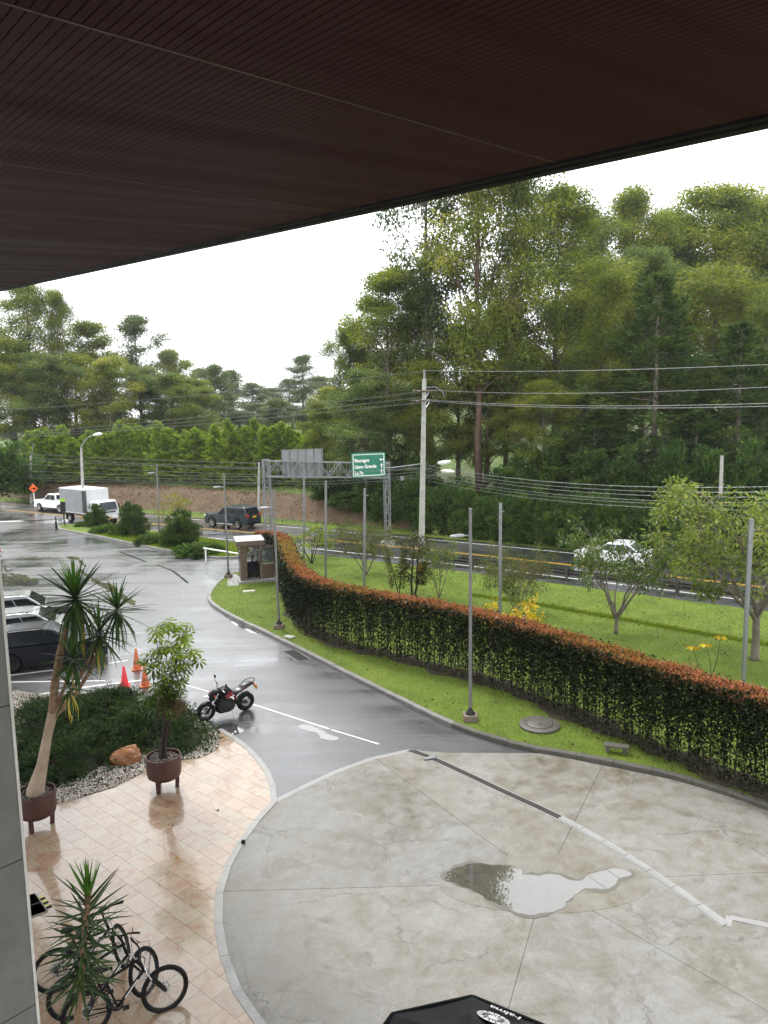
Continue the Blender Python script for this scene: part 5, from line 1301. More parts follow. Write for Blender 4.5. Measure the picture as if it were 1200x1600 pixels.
for k, (px, top, Y, hw) in enumerate([(10, 520, 104, 56), (60, 545, 102, 54), (110, 548, 106, 54), (165, 552, 104, 52), (215, 566, 108, 48), (265, 580, 110, 46), (306, 588, 118, 40), (-30, 490, 110, 56)]):
    tree_px(V_GUM[k % 3], 'gum_tree', 'olive gum in the dense row directly behind the cypress screen', px, top, Y, hw, group='gums behind the cypress screen')
for k, (px, top, Y, hw) in enumerate([(310, 572, 165, 24), (362, 574, 170, 22), (390, 596, 190, 26), (420, 604, 200, 28), (448, 590, 210, 26), (500, 585, 190, 30), (350, 610, 150, 30), (400, 628, 160, 32), (455, 632, 170, 30), (375, 640, 140, 30), (300, 628, 140, 30), (480, 640, 150, 28)]):
    tree_px(V_FAR[k % 2], 'gum_tree', 'distant gum fading into the haze above the cypress screen', px, top, Y, hw, group='distant hazy gums')
p = Zp(12, 684, 84)
plant(V_BUSH[0], 'round_tree', 'dark rounded tree at the left edge before the cypress screen', 'tree', (float(p[0]), 84, 1.2), float(p[2]) - 1.2, 3.4, 1.0, crown='foliage', trunk='stem')
# --- cypress screen
cy = []
x = 44
while x < 520:
    f = (x - 44) / 476; Y = 90 - 16 * f
    cy.append((x, 677 - 12 * math.sin(f * 2.4) + tr_.uniform(-15, 12), Y)); x += 14 + tr_.uniform(-4, 4)
for k, (px, top, Y) in enumerate(cy):
    tree_px(V_CYP[k % 3], 'cypress_tree', 'bright green cypress in the trimmed roadside screen on top of the earth bank', px, top, Y + tr_.uniform(-.9, .9), 19 + tr_.uniform(0, 8), group='cypresses in the roadside screen')

# ------------------------------------------------------------------ island planting
def bush_px(var, name, label, px, top, base, hw, z0=0.1, group=None, cat='shrub', crown='foliage'):
    b = G(px, base, z0); p = Zp(px, top, b[1])
    return plant(var, name, label, cat, tuple(b), float(p[2]) - z0, hw / FPX * float(np.linalg.norm(b - CP)), tr_.uniform(0, 6), group, crown, 'stem')
bush_px(V_ICON[0], 'conifer_shrub', 'upright dark conifer shrub on the island in front of the box truck', 151, 785, 822, 17)
bush_px(V_ICON[1], 'conifer_shrub', 'upright dark conifer shrub in the middle of the island', 209, 781, 836, 23)
bush_px(V_ICON[0], 'conifer_shrub', 'largest upright dark conifer shrub on the island, nearest the barrier', 284, 792, 852, 29)
for lab, px, top, base, hw in (('low spreading juniper on the island between the first two conifer shrubs', 163, 818, 832, 20), ('small low juniper at the foot of the middle conifer shrub', 185, 822, 836, 14), ('low spreading juniper between the middle and largest conifer shrubs', 238, 833, 848, 24), ('wide low juniper beside the barrier post', 312, 845, 864, 36), ('small low juniper at the far tip of the island', 128, 814, 822, 12)):
    bush_px(V_LJUN[0 if hw > 15 else 1], 'juniper_shrub', lab, px, top, base, hw)
V_YT = Variant(branchy_tree('light_tree', 201, 3.2, 0.35, 2.6, 14, 4, 26, 0.42, (0.16, 0.09), 0.05, 0.1, up=.5), M_TWIG, leafmat('yellow_green_leaves', [(0, (.08, .10, .02)), (.5, (.19, .20, .03)), (1, (.30, .28, .05))]))
bush_px(V_YT, 'lawn_tree', 'sparse yellow leaved small tree on the island behind the largest conifer shrub', 272, 765, 842, 40, cat='tree', crown='crown')

# ------------------------------------------------------------------ lawn trees
def lawn_tree(meshes, tm, lm, label, px, top, base, hw, name='lawn_tree', cat='tree'):
    v = Variant(meshes, tm, lm); b = G(px, base, .115); p = Zp(px, top, b[1])
    t = plant(v, name, label, cat, tuple(b), float(p[2]) - .115, hw / FPX * float(np.linalg.norm(b - CP)), 0.0, None); return t
def multistem(name, seed, Ht, rad, stems, subs, leaf_n, clump, leaf, thick=0.05, spread=0.5, droop=0.2, bare=0.3, flat_=.7, layered=False, wig=.10, trunk=0.0):
    rnd = random.Random(seed); rs = np.random.default_rng(seed); mb = MB(); P, D, T, Ls = [], [], [], []
    h0 = trunk * Ht
    if trunk > 0: mb.tube([(0, 0, -.05), (.02, 0, .12), (.04, .02, h0 * .6), (.02, .03, h0 * 1.12)], [thick * 2.6, thick * 1.9, thick * 1.6, thick * 1.5], 9)
    for k in range(stems):
        a = k * 2 * math.pi / stems + rnd.uniform(-.5, .5); d = Vector((math.cos(a) * spread, math.sin(a) * spread, 1)).normalized()
        p = Vector((0.08 * math.cos(a) * thick * 10, 0.08 * math.sin(a) * thick * 10, h0 * rnd.uniform(.8, 1.05))); pts = [p.copy()]; h = (Ht - h0) * rnd.uniform(.75, 1.0)
        for j in range(6):
            d = (d + Vector((rnd.gauss(0, wig), rnd.gauss(0, wig), 0.05))).normalized(); p = p + d * h / 6; pts.append(p.copy())
        mb.tube(pts, [thick * (1 - .13 * j) for j in range(7)], 6, caps=False)
        for q in range(subs):
            t = bare + (1 - bare) * (q + rnd.random()) / subs; f = t * 6; i = min(5, int(f)); o = pts[i].lerp(pts[i + 1], f - i)
            b = a + rnd.gauss(0, 1.1); e = o + Vector((math.cos(b), math.sin(b), (0.1 if layered else rnd.uniform(.1, .7)))) * rad * rnd.uniform(.35, .85) * (1 - .4 * t)
            mb.tube([o, (o + e) / 2 + Vector((0, 0, .03 * Ht)), e], [thick * .38, thick * .25, thick * .1], 5, caps=False)
            n = int(leaf_n * rnd.uniform(.6, 1.4)); qq = ball(n); qq[:, 2] *= flat_
            P.append(np.array(e) + qq * clump); dd = qq + rs.normal(size=(n, 3)) * .6; dd[:, 2] -= droop; D.append(dd)
            T.append(rnd.gauss(.48, .15) + rs.normal(size=n) * .2); Ls.append(leaf[0] * rs.uniform(.6, 1.3, n))
    P, D, T, Ls = np.concatenate(P), np.concatenate(D), np.concatenate(T), np.concatenate(Ls)
    return mb.mesh(name + '_trunk', None, True), leaves_mesh(name + '_crown', P, D, Ls, Ls * leaf[1] / leaf[0], T)
lawn_tree(multistem('t1', 1, 2.6, 1.7, 4, 8, 50, .42, (.14, .08), .05, .55, .0, .4, .5, True), M_DTWIG, leafmat('fresh_leaves', [(0, (.09, .14, .025)), (.5, (.17, .24, .04)), (1, (.27, .32, .06))], .45, .4), 'low light green tree with layered foliage beyond the far end of the hedge', 487, 818, 880, 36)
lawn_tree(multistem('t2', 2, 3.6, 2.0, 7, 10, 60, .42, (.14, .06), .045, .5, .1, .35), M_TWIG, M_MIX, 'multi stemmed olive tree on the lawn left of the utility pole under the green sign', 572, 800, 898, 50)
lawn_tree(multistem('t3', 3, 3.4, .8, 2, 20, 38, .22, (.15, .07), .06, .25, .5, .15, .9), M_DTWIG, M_MIX, 'leaning narrow shrub thick with leaves to the ground, left of the utility pole', 623, 846, 930, 24, 'lawn_shrub', 'shrub')
lawn_tree(multistem('t4', 4, 3.6, .8, 2, 20, 40, .22, (.15, .07), .06, .2, .5, .15, .9), M_DTWIG, leafmat('reddish_leaves', [(0, (.035, .03, .015)), (.45, (.07, .075, .02)), (.8, (.11, .12, .03)), (1, (.15, .06, .045))]), 'upright narrow shrub with reddish tips next to the leaning shrub', 646, 828, 932, 27, 'lawn_shrub', 'shrub')
lawn_tree(multistem('t5', 5, 3.2, 1.3, 5, 9, 45, .3, (.16, .08), .04, .4, .1, .4), M_TWIG, M_PALE, 'thin leaved young tree just right of the utility pole base', 686, 826, 934, 30)
lawn_tree(multistem('t6', 6, 3.4, 2.4, 9, 12, 75, .42, (.12, .05), .035, .75, .1, .3), M_TWIG, M_MIX, 'fine twigged round shrub behind the yellow leaved shrub', 806, 838, 958, 62, 'lawn_shrub', 'shrub')
lawn_tree(multistem('t7', 7, 4.6, 2.6, 8, 10, 46, .40, (.20, .085), .06, .95, .1, .42, .6, wig=.24, trunk=.14), M_TWIG, leafmat('glossy_tree_leaves', [(0, (.03, .05, .018)), (.5, (.07, .11, .03)), (.85, (.13, .17, .05)), (1, (.36, .38, .28))], .25), 'bare limbed lawn tree with clustered leaves in front of the white car', 962, 800, 990, 98)
lawn_tree(multistem('t7b', 17, 4.6, 2.6, 4, 10, 46, .40, (.20, .085), .05, .85, .1, .42, .6, wig=.2), M_TWIG, M_BROAD, 'darker leafy tree at the roadside, right of the white car', 1060, 810, 925, 50)
lawn_tree(multistem('t8', 8, 8.0, 3.4, 6, 15, 95, .55, (.26, .085), .09, .75, .35, .12, .9, wig=.24, trunk=.24), M_BARK, leafmat('feathered_tree_leaves', [(0, (.055, .06, .02)), (.35, (.11, .145, .035)), (.75, (.20, .255, .06)), (1, (.30, .26, .09))], .45, .4), 'large lawn tree with feathery hanging leaves and a dark trunk at the right edge', 1178, 724, 1031, 138)
# yellow leaved shrub and the yellow sprigs
lawn_tree(multistem('y1', 9, 1.5, .95, 7, 5, 13, .15, (.20, .07), .022, .85, .9, .5, .9), M_TWIG, M_YEL, 'small shrub with bright yellow hanging leaves behind the hedge', 800, 927, 992, 50, 'yellow_shrub', 'shrub')
for lab, px, top, base in (('single yellow topped sprig on the lawn, left one of the pair behind the hedge', 1083, 1011, 1058), ('forked yellow topped sprig on the lawn beside the near steel pole', 1122, 997, 1060)):
    b = G(px + (8 if px < 1100 else -10), base, .115); tp_ = Zp(px, top, b[1]) - b
    t = thing('yellow_sprig', lab, 'plant', tuple(b)); m = MB(); ends = [Vector(tuple(tp_))] if px < 1100 else [Vector(tuple(tp_)) + Vector((.08, 0, .05)), Vector(tuple(tp_)) + Vector((-.42, 0, -.22))]
    for e in ends: m.tube([(0, 0, 0), e * .5 + Vector((.05, 0, 0)), e], [.014, .011, .007], 5)
    m.build('stem', M_DTWIG, t)
    for e in ends:
        n = 9; a = np.linspace(0, 6.28, n); P = np.array(e) + np.zeros((n, 3)); D = np.stack([np.cos(a), np.sin(a), np.full(n, -.25)], 1)
        link('yellow_leaf_cluster', leaves_mesh('yc', P, D, np.full(n, .26), np.full(n, .10), RNG.random(n)), t, M_YEL)

# ------------------------------------------------------------------ the clipped hedge
hpx = [(398, 834), (425, 834.5), (441, 842), (453, 868), (468, 892), (492, 908), (540, 921), (600, 933), (700, 951), (800, 974), (900, 1004), (1000, 1036), (1100, 1066), (1200, 1094), (1330, 1132)]
HT = 2.42; HW = 0.46
HP = resample(cr_spline([G2(x, y, HT) for x, y in hpx], 0.3), 0.25); hn = normals2(HP)
hedge = thing('hedge', 'long clipped hedge with red new growth on top curving along the verge', 'hedge', (0, 0, 0.1))
side_sign = 1 if np.dot(hn[len(hn) // 2], -HP[len(hn) // 2]) > 0 else -1     # + is the side of the camera
seg_d = np.hypot(HP[:, 0], HP[:, 1]); wgt = (1.0 / np.maximum(seg_d, 8)) ** 1.1
cumw = np.cumsum(wgt) / wgt.sum()
def on_hedge(n):
    u = RNG.random(n); i = np.searchsorted(cumw, u).clip(0, len(HP) - 2); f = RNG.random(n)[:, None]
    return HP[i] * (1 - f) + HP[i + 1] * f, unit(hn[i] * (1 - f) + hn[i + 1] * f) * side_sign, i
def hwave(i): return 0.06 * np.sin(i * 0.37) + 0.05 * np.sin(i * 0.91 + 1) + 0.04 * np.sin(i * 1.9)
# side leaves: near face, far face, thin inside
PP, DD, TT, LL = [], [], [], []
for n, lo, hi, jit in ((105000, .62, 1.02, .10), (26000, -1.02, -.70, .10), (34000, -.7, .7, .25)):
    c, nn, i = on_hedge(n); off = RNG.uniform(lo, hi, n) + hwave(i) * np.sign(lo + hi)
    z = HT * (RNG.random(n) ** (0.72))
    # the plants stand in columns with thinner gaps between them, more open low down
    col = 0.5 + 0.5 * np.sin(i * 0.25 * 2 * math.pi / 0.62 + 2.1 * np.sin(i * .13)); keep = RNG.random(n) < np.clip(0.15 + 0.98 * (z / HT) ** 0.8 + 0.62 * col - .30, 0.10, 1)
    c, nn, off, z, i, col = c[keep], nn[keep], off[keep], z[keep], i[keep], col[keep]; n = len(c)
    P = np.concatenate([c + nn * (off * HW)[:, None], z[:, None]], 1) + RNG.normal(size=(n, 3)) * .035
    D = np.concatenate([nn * np.sign(lo + hi + .01), np.full((n, 1), .25)], 1) + RNG.normal(size=(n, 3)) * .75
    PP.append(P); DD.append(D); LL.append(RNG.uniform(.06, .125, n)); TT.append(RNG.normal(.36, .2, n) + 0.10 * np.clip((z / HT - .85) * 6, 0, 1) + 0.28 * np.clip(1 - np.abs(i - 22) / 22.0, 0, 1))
P, D, T_, Ls = map(np.concatenate, (PP, DD, TT, LL))
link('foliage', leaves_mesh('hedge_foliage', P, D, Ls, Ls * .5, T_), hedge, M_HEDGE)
n = 46000; c, nn, i = on_hedge(n); off = RNG.uniform(-.98, .98, n)
hmp = 0.045 * np.sin(i * .8 + off * 3) + 0.04 * np.sin(i * 2.1 + off * 5)
z = HT - .07 + np.abs(RNG.normal(0, .05, n)) + hmp - .10 * np.abs(off) ** 3
P = np.concatenate([c + nn * (off * HW)[:, None], z[:, None]], 1) + RNG.normal(size=(n, 3)) * .03
D = RNG.normal(size=(n, 3)) * .6; D[:, 2] += .8
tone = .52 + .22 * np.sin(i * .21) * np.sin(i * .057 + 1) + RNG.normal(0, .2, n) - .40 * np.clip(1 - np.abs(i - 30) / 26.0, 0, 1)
green = RNG.random(n) < .28
Ls = RNG.uniform(.05, .10, n)
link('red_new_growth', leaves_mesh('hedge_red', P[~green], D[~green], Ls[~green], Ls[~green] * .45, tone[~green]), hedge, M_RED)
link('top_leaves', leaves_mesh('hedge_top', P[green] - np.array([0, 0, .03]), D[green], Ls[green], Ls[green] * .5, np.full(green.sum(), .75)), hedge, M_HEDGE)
# stems, one per plant
hs = resample(HP, .30); hsn = normals2(hs) * side_sign; k0 = 0
order = np.argsort(np.hypot(hs[:, 0], hs[:, 1]))
stem_list = []
for i in order:
    for row in (.62, -.1, -.6):
        stem_list.append((i, row))
rest = MB()
for k, (i, row) in enumerate(stem_list):
    p = hs[i] + hsn[i] * HW * (row + tr_.uniform(-.2, .2)) + np.array([tr_.gauss(0, .05), tr_.gauss(0, .05)]); r = tr_.uniform(.008, .020)
    path = [(p[0], p[1], -.05)]; q = p.copy()
    for j in range(4):
        q = q + np.array([tr_.gauss(0, .035), tr_.gauss(0, .035)]); path.append((q[0], q[1], (HT - .25) * (j + 1) / 4))
    m = MB() if k < 290 else rest
    m.tube(path, [r, r * .9, r * .75, r * .6, r * .4], 4, caps=False)
    if k < 290: m.build('stem', M_DTWIG, hedge, fix=False)
o = rest.build('stem', M_DTWIG, hedge, fix=False); o['kind'] = 'stuff'

# ------------------------------------------------------------------ grass blades
def grass(name, poly, n, hmin, hmax, near_bias=True, seed=1):
    rs = np.random.default_rng(seed); A = np.array(poly); lo, hi = A.min(0), np.minimum(A.max(0), [24, 60]); pts = []
    got = 0
    while got < n:
        q = rs.uniform(lo, hi, (n * 2, 2)); d = np.hypot(q[:, 0], q[:, 1])
        if near_bias: q = q[rs.random(len(q)) < np.clip((16 / d) ** 1.8, 0, 1)]
        q = q[inside(q, poly)]
        pts.append(q); got += len(q)
        if len(q) == 0: break
    q = np.concatenate(pts)[:n]; n = len(q); d = np.hypot(q[:, 0], q[:, 1])
    P = np.concatenate([q, np.full((n, 1), .11)], 1); D = rs.normal(size=(n, 3)) * .55; D[:, 2] = 1
    L = rs.uniform(hmin, hmax, n) * np.clip(d / 24, 1, 1.5); wv = 0.5 + .5 * np.sin(q[:, 0] * .9 + 2 * np.sin(q[:, 1] * .5)) * np.sin(q[:, 1] * .8)
    T = rs.normal(.5, .2, n) + .35 * (wv - .5)
    o = link(name, leaves_mesh(name, P, D, L, L * .22, T, .3), None, M_GRASS); o['kind'] = 'stuff'; return o
grass('grass', verge_poly, 190000, .025, .065)
grass('island_grass', [tuple(p) for p in ISL_IN], 14000, .06, .12, False, 3)
# fallen leaves and litter on the lawn
n = 3600; q = np.random.default_rng(8).uniform([-6, 15], [24, 46], (n, 2)); q = q[inside(q, verge_poly)]; n = len(q)
D = RNG.normal(size=(n, 3)); D[:, 2] *= .25; Ls = RNG.uniform(.04, .12, n)
o = link('fallen_leaves', leaves_mesh('fallen_leaves', np.concatenate([q, np.full((n, 1), .18)], 1), D, Ls, Ls * .5, RNG.random(n)), None, M_BROWNL); o['kind'] = 'stuff'
# rough growth on the earth bank
n = 60000; s = RNG.uniform(6.0, 13, n); ii = np.random.default_rng(4).integers(0, len(ROADC), n); q = ROADC[ii] + RN[ii] * s[:, None] + RNG.normal(size=(n, 2)) * .7
k = (q[:, 0] > -55) & (q[:, 0] < 26); q, s = q[k], s[k]; n = len(q); s2 = road_off_arr(q[:, 0], q[:, 1]); zz = terrain_from(s2, q[:, 0], q[:, 1])
D = RNG.normal(size=(n, 3)) * .6; D[:, 2] = .8; Ls = RNG.uniform(.08, .24, n)
o = link('bank_weeds', leaves_mesh('bank_weeds', np.concatenate([q, zz[:, None]], 1), D, Ls, Ls * .25, RNG.random(n)), None, M_BROWNL); o['kind'] = 'stuff'
k = (RNG.random(n) < .5) & (hash_wave(q[:, 0] * 2.2, q[:, 1] * 2.2) > .1); o = link('bank_weeds', leaves_mesh('bank_weeds', np.concatenate([q[k] + .05, zz[k][:, None]], 1), D[k], Ls[k] * 1.3, Ls[k] * .35, RNG.random(k.sum())), None, M_MIX); o['kind'] = 'stuff'
k = RNG.random(n) < .45; o = link('roadside_grass', leaves_mesh('roadside_grass', np.concatenate([ROADC[ii[:n][k]] + RN[ii[:n][k]] * RNG.uniform(4.7, 7.0, k.sum())[:, None] + RNG.normal(size=(k.sum(), 2)) * .4, np.full((k.sum(), 1), 0.0)], 1), D[k], Ls[k] * .8, Ls[k] * .2, RNG.random(k.sum())), None, M_GRASS); o['kind'] = 'stuff'

# dark soil and litter under the hedge, and the shallow ditch across the far lawn
def ragged(name, path, w, z, mat, seed):
    rs = np.random.default_rng(seed); path = resample(path, .25); nn = normals2(path); n = len(path); k = np.arange(n)
    wa = w * (1 + .35 * np.sin(k * .37 + seed) + .25 * np.sin(k * 1.1) + rs.normal(0, .12, n)); wb = w * (1 + .35 * np.sin(k * .29 + 2 * seed) + .25 * np.sin(k * .9 + 1) + rs.normal(0, .12, n))
    mb = MB().add([(*p, z) for p in path + nn * wa[:, None]] + [(*p, z) for p in path - nn * wb[:, None]], [(i, i + 1, n + i + 1, n + i) for i in range(n - 1)]); o = mb.build(name, mat); 
    if o.data.polygons[0].normal.z < 0: o.data.flip_normals()
    o['kind'] = 'structure'; return path, nn
hp_, hn_s = ragged('soil_under_hedge', HP[8:], .42, .122, M_SOIL, 2)
dp_, dn_ = ragged('lawn_ditch', np.array([G2(*p, .115) for p in [(735, 930), (840, 945), (960, 966), (1080, 988), (1200, 1008), (1300, 1026)]]), .05, .119, M_SOIL, 3)
n = 5000; rs = np.random.default_rng(14); i = rs.integers(0, len(hp_), n); i = np.minimum(i, len(hp_) - 2); q = hp_[i] + (hp_[i + 1] - hp_[i]) * rs.random((n, 1)) + hn_s[i] * rs.normal(0, .45, n)[:, None]; D = rs.normal(size=(n, 3)); D[:, 2] *= .3; Ls = rs.uniform(.04, .10, n)
o = link('leaf_litter', leaves_mesh('leaf_litter', np.concatenate([q, np.full((n, 1), .135)], 1), D, Ls, Ls * .5, rs.random(n)), None, M_BROWNL); o['kind'] = 'stuff'
n = 7000; i = rs.integers(0, len(dp_) - 1, n); q = dp_[i] + (dp_[i + 1] - dp_[i]) * rs.random((n, 1)) + dn_[i] * (rs.normal(.0, .16, n))[:, None]; D = rs.normal(size=(n, 3)) * .5; D[:, 2] = 1; Ls = rs.uniform(.06, .16, n)
o = link('ditch_grass', leaves_mesh('ditch_grass', np.concatenate([q, np.full((n, 1), .11)], 1), D, Ls, Ls * .2, rs.random(n)), None, M_GRASS); o['kind'] = 'stuff'
# ------------------------------------------------------------------ vehicles (local x forward, y left, z up, origin on the ground under the middle)
def wheel(parent, x, y, r, wd, rim, spokes=6, rimr=0.66, side=1):
    w_ = bpy.data.objects.new('wheel', None); COL.objects.link(w_); w_.parent = parent; w_.location = (x, y, r)
    rr = r * rimr
    MB().lathe([(rr, -wd / 2), (r * .93, -wd / 2), (r, -wd / 2 + .03), (r, wd / 2 - .03), (r * .93, wd / 2), (rr, wd / 2)], 24, (0, 0, 0), 'y', caps=False).build('tyre', M_BLACK, w_, smooth=True)
    m = MB(); m.lathe([(rr, wd * .46 * side), (rr * .9, wd * .40 * side), (rr * .88, -wd * .3 * side)], 24, (0, 0, 0), 'y', caps=False)
    for k in range(spokes):
        a = 2 * math.pi * k / spokes; c, s = math.cos(a), math.sin(a)
        m.bar((c * rr * .12, wd * .40 * side, s * rr * .12), (c * rr * .95, wd * .42 * side, s * rr * .95), rr * .22, .03)
    m.lathe([(rr * .24, wd * .33 * side), (rr * .22, wd * .45 * side), (.01, wd * .46 * side)], 12, (0, 0, 0), 'y')
    m.build('rim', rim, w_, smooth=True)
    MB().lathe([(rr * .86, wd * .12 * side), (.01, wd * .13 * side)], 20, (0, 0, 0), 'y').build('brake_disc', M_DMETAL, w_)
    return w_
def quad_on(parent, name, pts, mat, off):
    v = [Vector(p) for p in pts]; n = (v[1] - v[0]).cross(v[-1] - v[0]).normalized() * off
    k = len(v); vs = [tuple(p + n) for p in v] + [tuple(p - n * .3) for p in v]
    return MB().add(vs, [tuple(range(k)), tuple(range(2 * k - 1, k - 1, -1))] + [(i, k + i, k + (i + 1) % k, (i + 1) % k) for i in range(k)]).build(name, mat, parent, fix=True)
def arc_pts(cx, r, z0, n=9):
    a0 = math.asin(min(1, max(-1, (z0 - r * .92) / (r * 1.16)))); c = r * 1.16
    return [(cx + c * math.cos(a), r * .92 + c * math.sin(a)) for a in np.linspace(math.pi - a0, a0, n)][::-1]
def car(name, label, cat, loc, rz, spec, paint, rim=None, glass=None, group=None, roof_rails=False, plate=None, roofmat=None):
    t = thing(name, label, cat, loc, rz, group)
    L, W, H, wb, r, fo = spec['L'], spec['W'], spec['H'], spec['wb'], spec['r'], spec['fo']
    x1 = L / 2; x0 = -L / 2; xf = x1 - fo; xr = xf - wb; gz = spec.get('gc', .22); bl = spec['belt']; hd = spec['hood']
    ca = spec['cab']      # (windshield base x, roof front x, roof rear x, rear base x, rear z)
    glass = glass or M_GLASS; rim = rim or M_ALU
    low = [(x0 + .04, gz + .10), (x0 + .12, gz)] + arc_pts(xr, r, gz)[::-1] + arc_pts(xf, r, gz)[::-1] + [(x1 - .12, gz), (x1 - .02, gz + .12), (x1, gz + .33), (x1 - .05, hd - .12), (x1 - .22, hd - .02), (ca[0] + .1, bl + .02), (ca[0] - .1, bl), (ca[3] + .1, bl + .02)]
    if spec.get('bed'): low += [(ca[3], bl), (x0 + .03, bl)]
    elif spec.get('boot'): low += [(x0 + .16, spec['boot']), (x0 + .03, spec['boot'] - .06), (x0, spec['boot'] - .28)]
    else: low += [(x0 + .06, bl - .02), (x0, bl - .25)]
    tum = lambda x, y, z: (x, y * (1 - .05 * max(0, (z - .5)) - .10 * max(0, (abs(x) / x1 - .78)) * 2.2), z)
    m = MB().side(low, -W / 2, W / 2, tum)
    body = m.build('body', paint, t, bevel=.05, segs=3)
    wT = W / 2 - spec.get('tumble', .20); wB = W / 2 - .055
    prof = [(ca[0], bl - .01), (ca[1], H - .05), (ca[1] - .25, H), ((ca[1] + ca[2]) / 2, H + .012), (ca[2] + .25, H - .01), (ca[2], H - .06), (ca[3], ca[4])]
    def yw(z): f = min(1, max(0, (z - bl) / (H - bl))); return wB * (1 - f) + wT * f
    cabn = MB().side(prof, -1, 1, lambda x, y, z: (x, y * yw(z), z)).build('cabin', roofmat or paint, t, bevel=.04, segs=2)
    # glass
    def pt(x, z, s): return (x, s * (yw(z) + .004), z)
    def lerp(a, b, f): return (a[0] + (b[0] - a[0]) * f, a[1] + (b[1] - a[1]) * f)
    wsb, wst = lerp((ca[0], bl), (ca[1], H - .05), .10), lerp((ca[0], bl), (ca[1], H - .05), .93)
    quad_on(t, 'windshield', [(wsb[0] + .012, -yw(wsb[1]) + .10, wsb[1] + .01), (wsb[0] + .012, yw(wsb[1]) - .10, wsb[1] + .01), (wst[0] + .012, yw(wst[1]) - .08, wst[1] + .01), (wst[0] + .012, -yw(wst[1]) + .08, wst[1] + .01)], glass, .008)
    rb, rt = lerp((ca[3], ca[4]), (ca[2], H - .06), .14), lerp((ca[3], ca[4]), (ca[2], H - .06), .88)
    quad_on(t, 'rear_window', [(rb[0] - .012, yw(rb[1]) - .12, rb[1] + .004), (rb[0] - .012, -yw(rb[1]) + .12, rb[1] + .004), (rt[0] - .012, -yw(rt[1]) + .10, rt[1] + .004), (rt[0] - .012, yw(rt[1]) - .10, rt[1] + .004)], glass, .008)
    zb, zt = bl + .05, H - .13
    fx = lambda z: ca[0] + (ca[1] - ca[0]) * (z - bl) / (H - .05 - bl); rx = lambda z: ca[3] + (ca[2] - ca[3]) * (z - ca[4]) / (H - .06 - ca[4])
    cuts = [0] + spec['win'] + [1]
    for s in (-1, 1):
        for k in range(len(cuts) - 1):
            def px_(z, f): a, b = fx(z) - .14, rx(z) + .13; return a + (b - a) * f
            f0, f1 = cuts[k] + (.012 if k else 0), cuts[k + 1] - (.012 if k < len(cuts) - 2 else 0)
            q = [pt(px_(zb, f0), zb, s), pt(px_(zb, f1), zb, s), pt(px_(zt, f1), zt, s), pt(px_(zt, f0), zt, s)]
            quad_on(t, 'side_window', q if s < 0 else q[::-1], glass, .006)
        # mirror, handles, lamps, trim
        MB().box((ca[0] - .28, s * (wB + .11), bl + .08), (.12, .20, .13)).build('wing_mirror', paint if spec.get('mpaint', 1) else M_BLACK, t, bevel=.03)
        for hx in spec['handles']: MB().box((hx, s * (W / 2 - .008 - .05 * .35 * W / 2), bl - .13), (.19, .03, .035)).build('door_handle', spec.get('hmat', paint), t, bevel=.008)
        yl = s * (W / 2 * .80)
        MB().box((x1 - .10, yl * .96, hd - .19), (.20, W * .2, .14)).build('headlight', M_HEAD, t, bevel=.03)
        tz = spec.get('tailz', bl - .18); MB().box((x0 + .085, yl * 1.02, tz), (.15, W * .15, spec.get('tailh', .18))).build('tail_light', M_TAIL, t, bevel=.03)
        MB().box(((xf + xr) / 2, s * (W / 2 - .02), gz + .05), (wb - r * 2.5, .07, .09)).build('sill_trim', spec.get('sill', M_BLACK), t, bevel=.015)
        for cx in (xf, xr):
            m = MB(); a = np.linspace(.12, math.pi - .12, 11); ri, ro = r * 1.13, r * 1.13 + .055
            vs = [(cx + ri * math.cos(q), s * (W / 2 - .02 - .012), r * .93 + ri * math.sin(q)) for q in a] + [(cx + ro * math.cos(q), s * (W / 2 - .008), r * .93 + ro * math.sin(q)) for q in a]
            k = len(a); vs += [(p[0], p[1] - s * .09, p[2]) for p in vs]
            m.add(vs, [(i, i + 1, k + i + 1, k + i) for i in range(k - 1)] + [(2 * k + i, i, i + 1, 2 * k + i + 1) for i in range(k - 1)] + [(k + i, 3 * k + i, 3 * k + i + 1, k + i + 1) for i in range(k - 1)])
            m.build('wheel_arch_trim', spec.get('arch', paint), t)
        if roof_rails: MB().tube([(ca[1] - .3, s * (wT - .06), H + .0), (ca[1] - .45, s * (wT - .05), H + .06), (ca[2] + .4, s * (wT - .05), H + .06), (ca[2] + .25, s * (wT - .06), H)], .013, 6).build('roof_rail', M_DMETAL, t, smooth=True)
    MB().box((x1 - .05, 0, gz + .28), (.10, W * .5, .20)).build('front_grille', M_BLACK, t, bevel=.02)
    MB().box((x0 + .06, 0, gz + .14), (.16, W * .86, .20)).build('rear_bumper', spec.get('bump', M_BLACK), t, bevel=.04); MB().box((x1 - .08, 0, gz + .10), (.17, W * .84, .16)).build('front_bumper', spec.get('bump', M_BLACK), t, bevel=.04)
    MB().box((x0 - .005, 0, spec.get('platez', bl - .28)), (.02, .46, .15)).build('number_plate', plate or M_SIGNW, t)
    MB().box((x1 + .004, 0, gz + .30), (.02, .46, .14)).build('number_plate', plate or M_SIGNW, t)
    for x in (xf, xr):
        for s in (-1, 1): wheel(t, x, s * (W / 2 - .115), r, .22, rim, side=s)
    MB().box(((xf + xr) / 2, 0, gz + .12), (wb + .1, W - .5, .16)).build('underbody', M_BLACK, t)
    return t
SUV = dict(L=4.3, W=1.82, H=1.52, wb=2.58, r=.35, fo=.85, belt=.95, hood=.90, cab=(.92, .20, -1.60, -2.0, 1.03), win=[.36, .74], handles=(.1, -.85), gc=.24)
